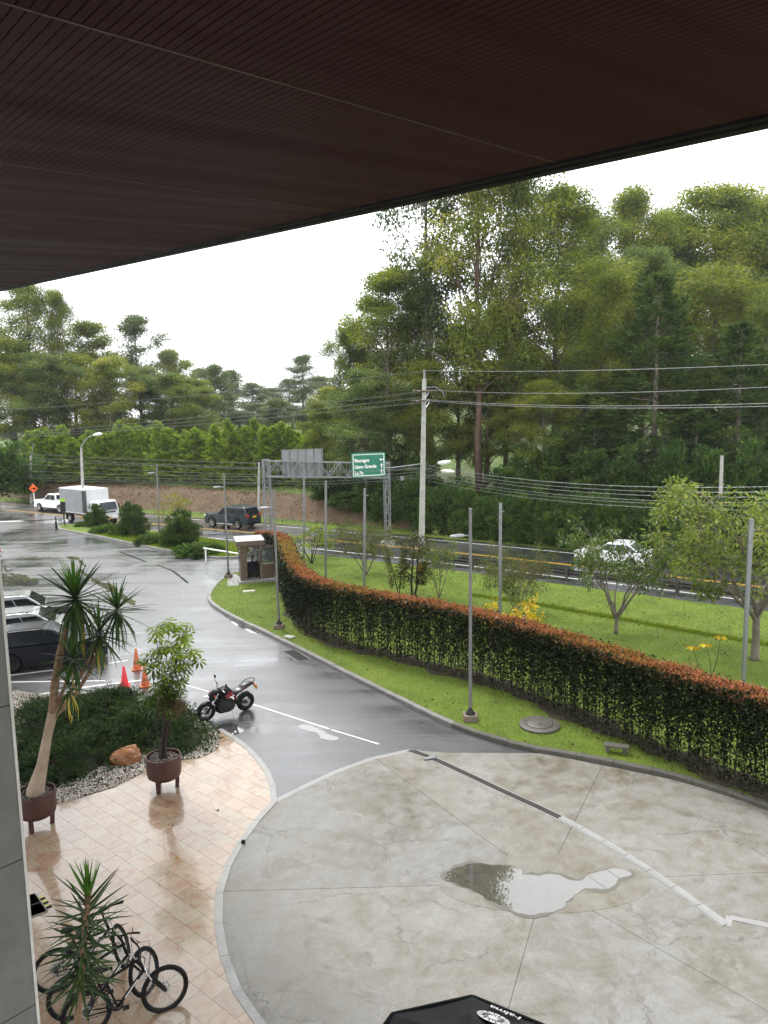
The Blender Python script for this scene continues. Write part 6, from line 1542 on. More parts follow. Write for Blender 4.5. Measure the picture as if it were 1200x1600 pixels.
SUVB = dict(L=4.75, W=1.90, H=1.80, wb=2.79, r=.40, fo=.90, belt=1.16, hood=1.16, cab=(.92, .38, -2.02, -2.27, 1.22), win=[.34, .68], handles=(.15, -.8), gc=.30, sill=M_ALU, tailz=1.10, tailh=.26, platez=.98, arch=M_CARGR)
SEDAN = dict(L=4.5, W=1.78, H=1.45, wb=2.62, r=.32, fo=.90, belt=.93, hood=.86, cab=(1.0, .18, -1.05, -1.72, 1.0), win=[.42, .82], handles=(-.02, -.88), gc=.17, boot=1.02, tailz=.85, platez=.72, bump=None)
SEDAN['bump'] = M_CARW
PICK = dict(L=5.5, W=1.95, H=1.85, wb=3.3, r=.41, fo=.95, belt=1.20, hood=1.20, cab=(1.15, .55, -.75, -.95, 1.24), win=[.5], handles=(.2, -.55), gc=.36, bed=True, tailz=1.0, tailh=.3)
def heading(i_xy, rev=False):
    n, i = road_off(*i_xy); d = ROADC[min(i + 1, len(ROADC) - 1)] - ROADC[max(i - 1, 0)]; a = math.atan2(d[1], d[0]); return a + (math.pi if rev else 0)
def road_pos(px, off):
    """point on the lane at offset off that shows at photo column px"""
    best = None
    P = ROADC + RN * off
    xs = np.array([proj((p[0], p[1], 0))[0] if p[1] > 5 else 1e9 for p in P]); i = int(np.abs(xs - px).argmin()); j = i + 1 if xs[i] < px else i - 1
    f = (px - xs[i]) / (xs[j] - xs[i]); p = P[i] * (1 - f) + P[j] * f; return (float(p[0]), float(p[1]))
q = road_pos(364, 1.9); car('suv', 'dark green black suv with pale wheels driving away along the road, seen from behind', 'car', (*q, .01), heading(q, True), SUVB, M_CARGR, M_ALU, plate=M_PLATEY, roof_rails=True)
q = road_pos(960, 1.7); car('white_car', 'white saloon car on the road half hidden by the bare limbed lawn tree', 'car', (*q, .01), heading(q, True), SEDAN, M_CARW, M_ALU, glass=M_GLASSL)
q = road_pos(92, 1.9); car('pickup_truck', 'white double cab pickup on the far lane by the orange sign', 'pickup', (*q, .01), heading(q, True), PICK, M_CARW, M_ALU)
# parked cars on the left
ba0, ba1 = np.array(G2(20, 1055)), np.array(G2(92, 1046)); bd = unit(ba1 - ba0); bang_ = math.atan2(bd[1], bd[0]); bnv = np.array([-bd[1], bd[0]])
def parked(px_rear_wheel, base_y, spec):
    c = np.array(G2(px_rear_wheel, base_y)); xr_ = spec['L'] / 2 - spec['fo'] - spec['wb']; return c - bd * (xr_ + .12) + bnv * (spec['W'] / 2 - .1)
c = parked(23, 1051, SUV); car('parked_suv', 'navy blue suv with a silver roof edge parked nearest the potted yucca', 'car', (*c, 0), bang_, SUV, M_CARN, M_DMETAL, roof_rails=True, group='cars parked at the left edge', roofmat=M_CARN)
c2 = c + bnv * 2.9 + bd * -.7; SU2 = dict(SUV); SU2['H'] = 1.50; car('parked_car', 'silver roofed car parked between the navy suv and the grey suv', 'car', (*c2, 0), bang_, SU2, M_CARS, M_ALU, group='cars parked at the left edge', roof_rails=True)
c3 = c + bnv * 6.3 + bd * -1.3; car('parked_car', 'grey suv with a pale silver roof line parked farthest from the potted yucca', 'car', (*c3, 0), bang_, SUV, M_CARG, M_ALU, group='cars parked at the left edge', roofmat=M_CARS, roof_rails=True)
c4_ = np.array(G2(-56, 882)); car('red_car', 'red car of which only the nose shows at the left picture edge', 'car', (*c4_, 0), bang_, SEDAN, M_CARR, M_ALU)

# box truck
q = road_pos(146, -1.9); h = heading(q) - R(6)
tr = thing('box_truck', 'white cab box truck with a ribbed grey body behind the first island shrub', 'truck', (*q, .01), h)
def bx(name, c, s, mat, bev=.02, parent=None): return MB().box(c, s).build(name, mat, parent or tr, bevel=bev)
BL, BWd, BHt, z0t = 4.6, 2.15, 2.15, .92
bxm = bx('cargo_box', (-1.3, 0, z0t + BHt / 2), (BL, BWd, BHt), M_TRUCKBOX, .015)
for s in (-1, 1):
    for k in range(14):
        z = z0t + .14 + k * (BHt - .2) / 14; MB().box((-1.32 if s > 0 else -1.68, s * (BWd / 2 + .012), z), (BL - .12 if s > 0 else BL - .86, .025, .075)).build('box_rib', M_TRUCKBOX, bxm)
    MB().box((-1.3, s * (BWd / 2 + .015), z0t + BHt - .03), (BL + .02, .04, .08)).build('box_edge', M_ALU, bxm); MB().box((-1.3, s * (BWd / 2 + .015), z0t + .03), (BL + .02, .04, .09)).build('box_edge', M_ALU, bxm)
MB().box((.60, -(BWd / 2 + .004), z0t + BHt / 2), (.66, .02, BHt - .2)).build('side_door', M_DARKIN, bxm)
for k in range(12): MB().box((1.012, 0, z0t + .75 + k * .115), (.022, BWd - .12, .06)).build('box_rib', M_TRUCKBOXW, bxm)
MB().box((1.004, 0, z0t + BHt / 2), (.012, BWd - .03, BHt - .03)).build('box_front', M_TRUCKBOXW, bxm)
MB().box((-1.3, 0, z0t + BHt + .012), (BL, BWd, .03)).build('box_roof', M_TRUCKBOXW, bxm)
for k in range(10): MB().box((-3.4 + k * .45, -(BWd / 2 + .03), z0t + .02), (.08, .02, .05)).build('marker_light', M_ORANGE if k % 2 else M_SIGNW, bxm)
cab_prof = [(1.1, .55), (2.72, .55), (2.78, .9), (2.76, 1.32), (2.45, 2.08), (2.3, 2.14), (1.2, 2.14), (1.1, 2.05)]
cabt = MB().side(cab_prof, -.93, .93, lambda x, y, z: (x, y * (1 - .07 * max(0, z - 1.3)), z)).build('cab', M_CARW, tr, bevel=.05, segs=3)
quad_on(cabt, 'windshield', [(2.765, -.80, 1.36), (2.765, .80, 1.36), (2.50, .76, 2.0), (2.50, -.76, 2.0)], M_GLASSL, .012)
for s in (-1, 1):
    qd = [(2.55, s * .935, 1.32), (1.5, s * .935, 1.32), (1.5, s * .905, 1.95), (2.33, s * .905, 1.95)]; quad_on(cabt, 'side_window', qd if s > 0 else qd[::-1], M_GLASSL, .012)
    MB().box((2.74, s * .70, .98), (.10, .32, .18)).build('headlight', M_HEAD, cabt, bevel=.02); MB().box((2.55, s * 1.08, 1.62), (.06, .12, .34)).build('wing_mirror', M_BLACK, cabt, bevel=.02)
MB().box((2.78, 0, 1.16), (.03, 1.2, .10)).build('front_grille', M_BLACK, cabt); MB().box((2.78, 0, .66), (.10, 1.8, .24)).build('front_bumper', M_CARW, cabt, bevel=.03); MB().box((2.84, 0, .68), (.02, .4, .14)).build('number_plate', M_PLATEY, cabt)
MB().box((2.79, 0, 1.30), (.02, 1.5, .03)).build('wiper_panel', M_BLACK, cabt)
bx('chassis', (-.6, 0, .72), (5.6, .8, .2), M_BLACK)
for x, y in ((1.95, .82), (1.95, -.82), (-2.2, .86), (-2.2, -.86)): wheel(tr, x, y, .40, .26, M_ALU, 6, .55, 1 if y > 0 else -1)
for s in (-1, 1): bx('mud_flap', (-2.75, s * .86, .45), (.03, .35, .5), M_BLACK, .004)

# ------------------------------------------------------------------ motorcycle
mf, mr = np.array(G2(325, 1126)), np.array(G2(381, 1110)); md = unit(mf - mr); WBM = 1.36
mc = (mf + mr) / 2; moto = thing('motorcycle', 'black and red naked motorcycle leaning on its side stand beside the white line', 'motorcycle', (mc[0], mc[1], 0), math.atan2(md[1], md[0]))
moto.rotation_euler = (R(-7), 0, math.atan2(md[1], md[0]))
def mwheel(x, r, tw, name='wheel'):
    w_ = bpy.data.objects.new(name, None); COL.objects.link(w_); w_.parent = moto; w_.location = (x, 0, r)
    MB().torus((0, 0, 0), r - tw * .5, tw * .52, 'y', 36, 10, 1.0).build('tyre', M_BLACK, w_, smooth=True)
    m = MB(); m.lathe([(r - tw * .95, -tw * .35), (r - tw * 1.25, 0), (r - tw * .95, tw * .35)], 32, (0, 0, 0), 'y', caps=False)
    for k in range(5):
        for dd in (-.12, .12):
            a = 2 * math.pi * k / 5; m.bar((.05 * math.cos(a), 0, .05 * math.sin(a)), ((r - tw) * math.cos(a + dd), 0, (r - tw) * math.sin(a + dd)), .026, .03)
    m.lathe([(.05, -.07), (.055, -.03), (.055, .03), (.05, .07)], 14, (0, 0, 0), 'y'); m.build('rim', M_DMETAL, w_, smooth=True)
    MB().lathe([(.135, .055), (.135, .062), (.07, .062), (.07, .055)], 24, (0, 0, 0), 'y', caps=False).build('brake_disc', M_ALU, w_)
    m2 = MB().lathe([(r - tw * .94, -tw * .37), (r - tw * 1.0, -tw * .40)], 32, (0, 0, 0), 'y', caps=False).lathe([(r - tw * .94, tw * .37), (r - tw * 1.0, tw * .40)], 32, (0, 0, 0), 'y', caps=False); m2.build('rim_stripe', M_ALU, w_)
FX, RX = WBM / 2, -WBM / 2; WR = .305
mwheel(FX, WR, .11); mwheel(RX, WR, .14)
def mt(name, paths, mat, **k):
    m = MB()
    for p, r in paths: m.tube(p, r, 8)
    return m.build(name, mat, moto, smooth=True)
hs_ = (FX - .36, 0, .86)
for s in (-1, 1):
    mt('fork', [([(FX, s * .085, WR), (FX - .16, s * .085, WR + .26)], .030)], M_BLACKG); mt('fork', [([(FX - .155, s * .085, WR + .25), (FX - .36, s * .085, .88)], .021)], M_ALU)
    mt('fork_guard', [([(FX + .02, s * .09, WR + .02), (FX - .12, s * .09, WR + .22)], .034)], M_BLACK)
m = MB()
for y in (-.06, .06): pass
aa = np.linspace(.35, 2.4, 12); rr = WR + .03
vs = [(FX + rr * math.cos(a), y, WR + rr * math.sin(a)) for y in (-.065, .065) for a in aa] + [(FX + (rr + .012) * math.cos(a), y, WR + (rr + .012) * math.sin(a)) for y in (-.05, .05) for a in aa]; k = 12
MB().add(vs, [(i, i + 1, k + i + 1, k + i) for i in range(k - 1)] + [(2 * k + i, 3 * k + i, 3 * k + i + 1, 2 * k + i + 1) for i in range(k - 1)] + [(i, 2 * k + i, 2 * k + i + 1, i + 1) for i in range(k - 1)] + [(k + i, k + i + 1, 3 * k + i + 1, 3 * k + i) for i in range(k - 1)]).build('front_mudguard', M_BLACKG, moto, smooth=True)
mt('handlebar', [([(hs_[0] - .16, -.37, 1.02), (hs_[0] - .10, -.20, 1.03), (hs_[0] - .02, -.08, .95), (hs_[0] - .02, .08, .95), (hs_[0] - .10, .20, 1.03), (hs_[0] - .16, .37, 1.02)], .013)], M_DMETAL)
for s in (-1, 1):
    mt('grip', [([(hs_[0] - .125, s * .26, 1.027), (hs_[0] - .165, s * .39, 1.02)], .019)], M_BLACK); mt('lever', [([(hs_[0] - .06, s * .23, 1.03), (hs_[0] - .07, s * .38, 1.015)], .007)], M_ALU)
    mt('mirror_stalk', [([(hs_[0] - .12, s * .27, 1.03), (hs_[0] - .08, s * .34, 1.15), (hs_[0] - .10, s * .38, 1.20)], .008)], M_BLACK)
    MB().lathe([(.012, -.02), (.052, -.012), (.058, .01), (.05, .018)], 12, (hs_[0] - .11, s * .39, 1.24), 'x').build('mirror', M_BLACK, moto, smooth=True)
    MB().tube([(FX - .22, s * .10, .86), (FX - .2, s * .19, .86), (FX - .2, s * .22, .86)], [.008, .008, .022], 8).build('indicator', M_ORANGE, moto, smooth=True)
# headlamp, cowl, tank, seat, tail
def hull(name, secs, mat, parent=None, bev=.012):
    """secs: (x, z_low, z_high, half width low, half width high)"""
    m = MB(); vs = []
    for (x, zl, zh, wl, wh) in secs:
        zm = (zl + zh) / 2; wm = max(wl, wh) * 1.08
        vs += [(x, -wl, zl), (x, wl, zl), (x, wm, zm), (x, wh, zh - .012), (x, wh * .55, zh), (x, -wh * .55, zh), (x, -wh, zh - .012), (x, -wm, zm)]
    n = len(secs); fs = [(8 * i + k, 8 * i + (k + 1) % 8, 8 * i + 8 + (k + 1) % 8, 8 * i + 8 + k) for i in range(n - 1) for k in range(8)] + [tuple(range(7, -1, -1)), tuple(8 * (n - 1) + k for k in range(8))]
    return m.add(vs, fs).build(name, mat, parent or moto, bevel=bev)
hull('headlamp_cowl', [(FX - .06, .72, .80, .05, .06), (FX - .12, .66, .90, .09, .10), (FX - .24, .68, .98, .10, .08), (FX - .30, .74, 1.0, .08, .05)], M_BLACKG)
MB().lathe([(.055, FX - .065), (.05, FX - .045), (.01, FX - .035)], 12, (0, 0, .775), 'x').build('headlamp', M_HEAD, moto, smooth=True)
hull('fuel_tank', [(FX - .36, .70, .86, .10, .05), (FX - .46, .66, .97, .17, .12), (FX - .62, .68, 1.0, .18, .14), (FX - .78, .68, .93, .14, .11), (FX - .86, .70, .83, .09, .07)], M_BLACKG, bev=.02)
for s in (-1, 1):
    qd = [(FX - .40, s * .185, .66), (FX - .24, s * .17, .60), (FX - .50, s * .205, .92), (FX - .62, s * .20, .90)]
    quad_on(moto, 'tank_shroud', qd if s < 0 else qd[::-1], M_BLACKG, .014)
    qd = [(FX - .58, s * .20, .70), (FX - .52, s * .205, .80), (FX - .70, s * .195, .92), (FX - .84, s * .15, .84), (FX - .80, s * .17, .72)]
    quad_on(moto, 'red_panel', qd if s < 0 else qd[::-1], M_REDP, .010)
    qd = [(RX + .50, s * .10, .70), (RX + .42, s * .12, .78), (RX - .02, s * .10, .90), (RX + .10, s * .10, .80)]; quad_on(moto, 'tail_panel', qd if s < 0 else qd[::-1], M_REDP, .012)
hull('rider_seat', [(FX - .84, .74, .84, .08, .07), (FX - .95, .72, .83, .12, .11), (FX - 1.12, .74, .85, .14, .13), (FX - 1.18, .76, .90, .13, .11)], M_SEATG)
hull('pillion_seat', [(RX + .20, .80, .90, .12, .10), (RX + .12, .84, .95, .12, .10), (RX - .12, .90, .99, .09, .07), (RX - .16, .92, .98, .06, .05)], M_SEATG)
hull('tail_unit', [(RX + .46, .68, .78, .10, .09), (RX + .1, .78, .87, .10, .09), (RX - .16, .87, .93, .08, .06), (RX - .24, .90, .94, .05, .04)], M_BLACKG)
mt('grab_rail', [([(RX + .12, -.14, .90), (RX - .08, -.15, 1.0), (RX - .26, -.10, 1.03), (RX - .30, 0, 1.035), (RX - .26, .10, 1.03), (RX - .08, .15, 1.0), (RX + .12, .14, .90)], .012)], M_BLACK)
MB().box((RX - .26, 0, .90), (.05, .12, .05)).build('tail_light', M_TAIL, moto, bevel=.01)
mt('number_plate_holder', [([(RX - .22, 0, .90), (RX - .34, 0, .76)], .02), ([(RX - .30, -.09, .82), (RX - .30, .09, .82)], .012)], M_BLACK); MB().box((RX - .36, 0, .73), (.012, .19, .13)).build('number_plate', M_PLATEY, moto)
for s in (-1, 1): MB().tube([(RX - .28, s * .05, .85), (RX - .30, s * .13, .85), (RX - .30, s * .16, .85)], [.007, .007, .02], 8).build('indicator', M_ORANGE, moto, smooth=True)
mt('frame', [([(FX - .38, s * .04, .78), (FX - .62, s * .13, .62), (RX + .42, s * .12, .46), (RX + .36, s * .10, .34)], .026) for s in (-1, 1)] + [([(RX + .50, s * .10, .62), (RX + .1, s * .09, .82)], .016) for s in (-1, 1)], M_BLACK)
hull('engine', [(FX - .34, .34, .50, .10, .10), (FX - .44, .24, .66, .14, .12), (FX - .70, .22, .60, .17, .14), (FX - .88, .26, .52, .15, .12), (FX - .94, .32, .46, .10, .09)], M_DMETAL)
for k in range(6): MB().box((FX - .44, 0, .46 + k * .028), (.20, .25, .010)).build('cooling_fin', M_BLACK, moto)
for s in (-1, 1): MB().lathe([(.09, 0), (.10, .02), (.07, .04), (.01, .045)], 16, (FX - .72, s * .15 - (.045 if s < 0 else 0), .36), 'y').build('engine_cover', M_DMETAL, moto, smooth=True)
hull('belly_pan', [(FX - .30, .26, .36, .05, .06), (FX - .42, .18, .30, .11, .12), (FX - .74, .17, .28, .12, .13), (FX - .90, .20, .27, .09, .10)], M_BLACKG)
MB().box((FX - .31, 0, .58), (.035, .26, .24)).build('radiator', M_BLACK, moto, bevel=.01)
for s in (-1, 1): mt('swingarm', [([(RX + .42, s * .10, .40), (RX, s * .10, WR)], .026)], M_DMETAL)
mt('exhaust', [([(FX - .36, -.05, .46), (FX - .30, -.08, .30), (FX - .5, -.12, .19), (RX + .45, -.15, .24)], .022)], M_DMETAL); MB().tube([(RX + .45, -.16, .25), (RX + .36, -.17, .28), (RX - .06, -.20, .46), (RX - .12, -.20, .48)], [.03, .05, .05, .03], 12).build('silencer', M_BLACK, moto, smooth=True)
mt('rear_shock', [([(RX + .40, 0, .44), (RX + .32, 0, .72)], .035)], M_REDP)
m = MB(); aa = np.linspace(.5, 1.9, 9); rr = WR + .025
vs = [(RX + rr * math.cos(a), y, WR + rr * math.sin(a)) for y in (-.07, .07) for a in aa] + [(RX + (rr + .01) * math.cos(a), y, WR + (rr + .01) * math.sin(a)) for y in (-.06, .06) for a in aa]; k = 9
m.add(vs, [(i, i + 1, k + i + 1, k + i) for i in range(k - 1)] + [(2 * k + i, 3 * k + i, 3 * k + i + 1, 2 * k + i + 1) for i in range(k - 1)] + [(i, 2 * k + i, 2 * k + i + 1, i + 1) for i in range(k - 1)] + [(k + i, k + i + 1, 3 * k + i + 1, 3 * k + i) for i in range(k - 1)]); m.build('rear_hugger', M_BLACK, moto, smooth=True)
mt('side_stand', [([(FX - .80, .12, .30), (FX - .82, .26, .03), (FX - .88, .27, .025)], .012)], M_ALU)
mt('footpeg', [([(RX + .44, -.22, .34), (RX + .44, .22, .34)], .012), ([(RX + .30, -.20, .46), (RX + .30, .20, .46)], .010)], M_DMETAL)
mt('chain_guard', [([(RX + .38, .12, .42), (RX + .02, .12, WR + .1)], .014)], M_BLACK)

# ------------------------------------------------------------------ bicycles
def bicycle(label, hub_r, hub_f, lean, steer=0.0, group=None, r=.355):
    """hub points are ground projections of the wheel hubs"""
    a, b = np.array(hub_r[:2]), np.array(hub_f[:2]); d = unit(b - a); wb = float(np.linalg.norm(b - a)); wb = 1.12
    t = thing('bicycle', label, 'bicycle', (a[0], a[1], 0), math.atan2(d[1], d[0]), group); t.rotation_euler = (lean, 0, math.atan2(d[1], d[0]))
    t.scale = (1.05, 1.05, 1.05)
    def bw(parent, x, z, name='wheel', disc=1):
        w_ = bpy.data.objects.new(name, None); COL.objects.link(w_); w_.parent = parent; w_.location = (x, 0, z)
        m = MB().torus((0, 0, 0), r - .028, .030, 'y', 40, 8); m.build('tyre', M_BLACK, w_, smooth=True)
        MB().lathe([(r - .052, -.012), (r - .072, -.012), (r - .072, .012), (r - .052, .012)], 40, (0, 0, 0), 'y', caps=False).build('rim', M_DMETAL, w_)
        m = MB()
        for k in range(28):
            an = 2 * math.pi * k / 28; s = (1 if k % 2 else -1); a2 = an + (.55 if (k // 2) % 2 else -.55)
            m.tube([(.022 * math.cos(a2), s * .03, .022 * math.sin(a2)), ((r - .07) * math.cos(an), 0, (r - .07) * math.sin(an))], .0016, 4, caps=False)
        m.build('spokes', M_GALV, w_); MB().lathe([(.012, -.065), (.028, -.034), (.016, -.025), (.016, .025), (.028, .034), (.012, .065)], 12, (0, 0, 0), 'y').build('hub', M_BLACKG, w_, smooth=True)
        MB().lathe([(.085, .040), (.085, .043), (.06, .043), (.06, .040)], 24, (0, 0, 0), 'y', caps=False).build('brake_disc', M_ALU, w_)
        return w_
    bw(t, 0, r)
    def tb(name, path, rad, mat=M_BLACKG, parent=None, n=8): return MB().tube(path, rad, n).build(name, mat, parent or t, smooth=True)
    bb = (.43, 0, .31); st = (.28, 0, .78); hb = (.83, 0, .75); ht = (.775, 0, .93)
    fr = MB(); fr.tube([bb, st], .018, 8).tube([bb, hb], .025, 8).tube([(.295, 0, .76), ht], .021, 8).tube([hb, ht], .024, 8)
    for s in (-1, 1): fr.tube([(0, s * .062, r), (.12, s * .055, r - .01), (.40, s * .03, .31)], .011, 6).tube([(0, s * .062, r), (.29, s * .03, .74)], .009, 6)
    fr.build('frame', M_BLACKG, t, smooth=True)
    for s in (-1, 1): MB().bar((.54, s * .0255, .43), (.735, s * .0255, .645), .006, .012).build('frame_lettering', M_SIGNW, t)
    tb('seat_post', [(.28, 0, .76), (.245, 0, .90)], .014, M_DMETAL)
    m = MB(); secs = [(.40, .012, .93), (.33, .022, .94), (.24, .05, .95), (.16, .072, .955), (.12, .05, .95)]
    vs = [];
    for x, w_, z in secs: vs += [(x, -w_, z - .03), (x, w_, z - .03), (x, w_, z), (x, 0, z + .012), (x, -w_, z)]
    m.add(vs, [(5 * i + k, 5 * i + (k + 1) % 5, 5 * i + 5 + (k + 1) % 5, 5 * i + 5 + k) for i in range(4) for k in range(5)] + [(4, 3, 2, 1, 0), (20, 21, 22, 23, 24)]); m.build('saddle', M_BLACK, t, bevel=.006)
    # fork and bars turn together
    fk = bpy.data.objects.new('fork_assembly', None); COL.objects.link(fk); fk.parent = t; fk.location = hb
    ax_ = Vector(ht) - Vector(hb); fk.rotation_mode = 'QUATERNION'; fk.rotation_quaternion = Matrix.Rotation(steer, 4, ax_.normalized()).to_quaternion()
    o = Vector(hb)
    fh = Vector((wb, 0, r)) - o
    fm = MB()
    for s in (-1, 1): fm.tube([fh + Vector((0, s * .058, 0)), Vector((.10, s * .058, -.16))], .021, 8)
    fm.build('fork_lower', M_BLACKG, fk, smooth=True)
    fm = MB()
    for s in (-1, 1): fm.tube([Vector((.10, s * .058, -.17)), Vector((.035, s * .058, -.025))], .015, 8)
    fm.tube([Vector((.03, -.07, -.02)), Vector((.03, .07, -.02))], .018, 8); fm.build('fork_crown', M_CHROME, fk, smooth=True)
    st2 = Vector(ht) - o
    hz_ = st2 + Vector((.03, 0, .12))
    tb('stem', [st2, st2 + Vector((-.01, 0, .10)), hz_], .017, M_BLACK, fk)
    tb('handlebar', [hz_ + Vector((-.07, -.37, .03)), hz_ + Vector((-.02, -.14, .025)), hz_ + Vector((0, -.05, 0)), hz_ + Vector((0, .05, 0)), hz_ + Vector((-.02, .14, .025)), hz_ + Vector((-.07, .37, .03))], .0135, M_BLACK, fk)
    for s in (-1, 1):
        tb('grip', [hz_ + Vector((-.05, s * .25, .03)), hz_ + Vector((-.072, s * .38, .03))], .018, M_BLACK, fk); tb('brake_lever', [hz_ + Vector((-.02, s * .20, .02)), hz_ + Vector((.03, s * .24, .0)), hz_ + Vector((.0, s * .34, -.01))], .007, M_DMETAL, fk)
        tb('brake_cable', [hz_ + Vector((.0, s * .20, .02)), hz_ + Vector((.15, s * .10, .06)), hz_ + Vector((.14, s * .02, -.1)), Vector((.06, s * .04, -.12))], .004, M_BLACK, fk, 5)
    # front wheel as part of the turning fork
    w_ = bw(t, 0, 0)
    w_.parent = t; rotm = Matrix.Translation(o) @ Matrix.Rotation(steer, 4, ax_.normalized()) @ Matrix.Translation(fh)
    w_.matrix_local = rotm
    cr_ = MB().lathe([(.085, .038), (.088, .042), (.06, .042), (.06, .038)], 20, bb, 'y', caps=False)
    cr_.tube([(bb[0], .06, bb[2]), (bb[0] + .12, .065, bb[2] - .12)], .011, 6).tube([(bb[0], -.06, bb[2]), (bb[0] - .12, -.065, bb[2] + .12)], .011, 6).tube([(bb[0], -.06, bb[2]), (bb[0], .06, bb[2])], .02, 8)
    cr_.build('crankset', M_DMETAL, t, smooth=True)
    for s, dx in ((1, .12), (-1, -.12)): MB().box((bb[0] + dx, s * .115, bb[2] - s * .12), (.095, .09, .018)).build('pedal', M_BLACK, t, bevel=.004)
    m = MB().bar((bb[0], .044, bb[2] + .08), (0, .044, r + .045), .007).bar((bb[0], .044, bb[2] - .08), (.02, .044, r - .11), .007); m.build('chain', M_DMETAL, t)
    MB().lathe([(.05, .03), (.05, .05), (.02, .052)], 16, (0, 0, r), 'y').build('sprockets', M_DMETAL, t); tb('derailleur', [(.0, .055, r - .02), (.03, .06, r - .08), (.02, .06, r - .14)], .012, M_DMETAL)
    return t
gA = (G(135.6, 1588, .36)[:2], G(259, 1549, .36)[:2]); d_A = unit(gA[1] - gA[0]); n_A = np.array([-d_A[1], d_A[0]])
gB0, gB1 = gA[0] + n_A * .46 - d_A * .20, gA[1] + n_A * .46 - d_A * .13
gC0, gC1 = gA[0] + n_A * 1.20 - d_A * .42, gA[1] + n_A * 1.28 - d_A * .30
bicycle('black mountain bike standing nearest with its front wheel clear of the others', gA[0], gA[1], R(-6), R(4), 'bicycles leaned together behind the tall yucca')
bicycle('black mountain bike in the middle with its front wheel turned away from view', gB0, gB1, R(-7), R(50), 'bicycles leaned together behind the tall yucca')
bicycle('black mountain bike farthest back with its handlebar turned up over the other two', gC0, gC1, R(-7), R(72), 'bicycles leaned together behind the tall yucca')
# ------------------------------------------------------------------ cones
def cone(label, px, py, mat, h=.74):
    p = G(px, py); t = thing('traffic_cone', label, 'traffic cone', tuple(p), R(18), 'traffic cones by the planting bed')
    MB().box((0, 0, .02), (.38, .38, .04)).build('base', mat, t, bevel=.012)
    MB().lathe([(.145, .04), (.135, .07), (.035, h - .01), (.028, h), (.018, h)], 20).build('body', mat, t, smooth=True)
    for a, b in ((.30, .42),) if mat is M_CONE else ():
        MB().lathe([(.145 - .11 * a + .012, h * a), (.145 - .11 * b - .002, h * b)], 20, caps=False).build('collar', simple('worn_cone_band', (.34, .10, .04), (.26, .08, .03), 6, .5), t, smooth=True)
cone('bright red traffic cone standing nearest the juniper bed', 195, 1072, M_CONER)
cone('faded orange traffic cone standing farthest back behind the other two', 214, 1046, M_CONE, .82)
cone('faded orange traffic cone half hidden by the potted umbrella plant', 227, 1072, M_CONE)

# ------------------------------------------------------------------ planters
def planter(label, px, py, rz):
    p = G(px, py, .028); t = thing('planter', label, 'planter', tuple(p), rz, 'rust brown steel planters on legs')
    Rr, z0_, z1_ = .43, .30, .88
    MB().lathe([(.12, z0_ - .02), (.34, z0_), (Rr - .02, z0_ + .06), (Rr, z0_ + .16), (Rr, z1_), (Rr - .018, z1_), (Rr - .018, z1_ - .10), (.0, z1_ - .10)], 40, caps=False).build('drum', M_CORTEN, t, smooth=True)
    MB().lathe([(Rr - .02, z1_ - .085), (.25, z1_ - .06), (.001, z1_ - .05)], 28).build('soil', M_SOIL, t, smooth=True)
    for k in range(3):
        a = 2 * math.pi * k / 3; MB().bar((.30 * math.cos(a), .30 * math.sin(a), 0), (.33 * math.cos(a), .33 * math.sin(a), z0_ + .14), .07, .10).build('leg', M_CORTEN, t, bevel=.004)
    rs = np.random.default_rng(3); n = 240; P = np.stack([rs.uniform(-.4, .4, n), rs.uniform(-.4, .4, n), np.full(n, z1_ - .055)], 1); P = P[np.hypot(P[:, 0], P[:, 1]) < .39]; n = len(P)
    D = rs.normal(size=(n, 3)); D[:, 2] = rs.uniform(-.1, .35, n); o = link('bark_chips', leaves_mesh('bark_chips', P, D, rs.uniform(.05, .10, n), rs.uniform(.025, .05, n), rs.random(n)), t, M_CHIP); o['kind'] = 'stuff'
    return t, p
P1, p1_ = planter('rust brown planter on legs at the left wall holding the branched yucca', 60, 1291, .5)
P2, p2_ = planter('rust brown planter on legs beside the rock holding the umbrella plant', 258, 1231, .25)

# ------------------------------------------------------------------ yuccas: every leaf its own piece
def yleaf_mesh(name, L_, W_, droop, mat, tone):
    n = 7; V, F = [], []
    for i in range(n):
        s = i / (n - 1); x = L_ * s * (1 - .10 * droop * s); z = -droop * L_ * .45 * s * s + .03 * s; w_ = W_ * (1 - s) ** .62 * (0.7 + .6 * min(1, s * 4)) * .5 + .0015
        V += [(x, -w_, z + .25 * w_), (x, 0, z - .1 * w_), (x, w_, z + .25 * w_)]
    for i in range(n - 1):
        for k in range(2): F.append((3 * i + k, 3 * i + k + 1, 3 * i + 4 + k, 3 * i + 3 + k))
    me = np_mesh(name, V, F, True, np.clip(tone + RNG.normal(0, .08, len(F)), 0, 1)); me.materials.append(mat); return me
YL = {k: [yleaf_mesh('yucca_leaf', 1.0, .075, d, M_YUC, .35 + .12 * j) for j, d in enumerate(ds)] for k, ds in (('up', (.05, .12, .2)), ('mid', (.15, .3, .45)), ('low', (.6, .9, 1.2)))}
YLG = [yleaf_mesh('young_leaf', 1.0, .085, d, M_YUCG, .5) for d in (.02, .08)]
YLY = [yleaf_mesh('yellow_leaf', 1.0, .075, d, simple('yellowed_leaf', (.45, .36, .04), (.36, .27, .03), 4, .4), .5) for d in (.8, 1.1)]
yr = random.Random(12)
def put_leaf(parent, me, pos, az, el, ln, nm='leaf'):
    o = link(nm, me, parent); o.location = pos; o.rotation_euler = (yr.uniform(-.3, .3), -el, az); o.scale = (ln, ln * yr.uniform(.75, 1.0), ln); return o
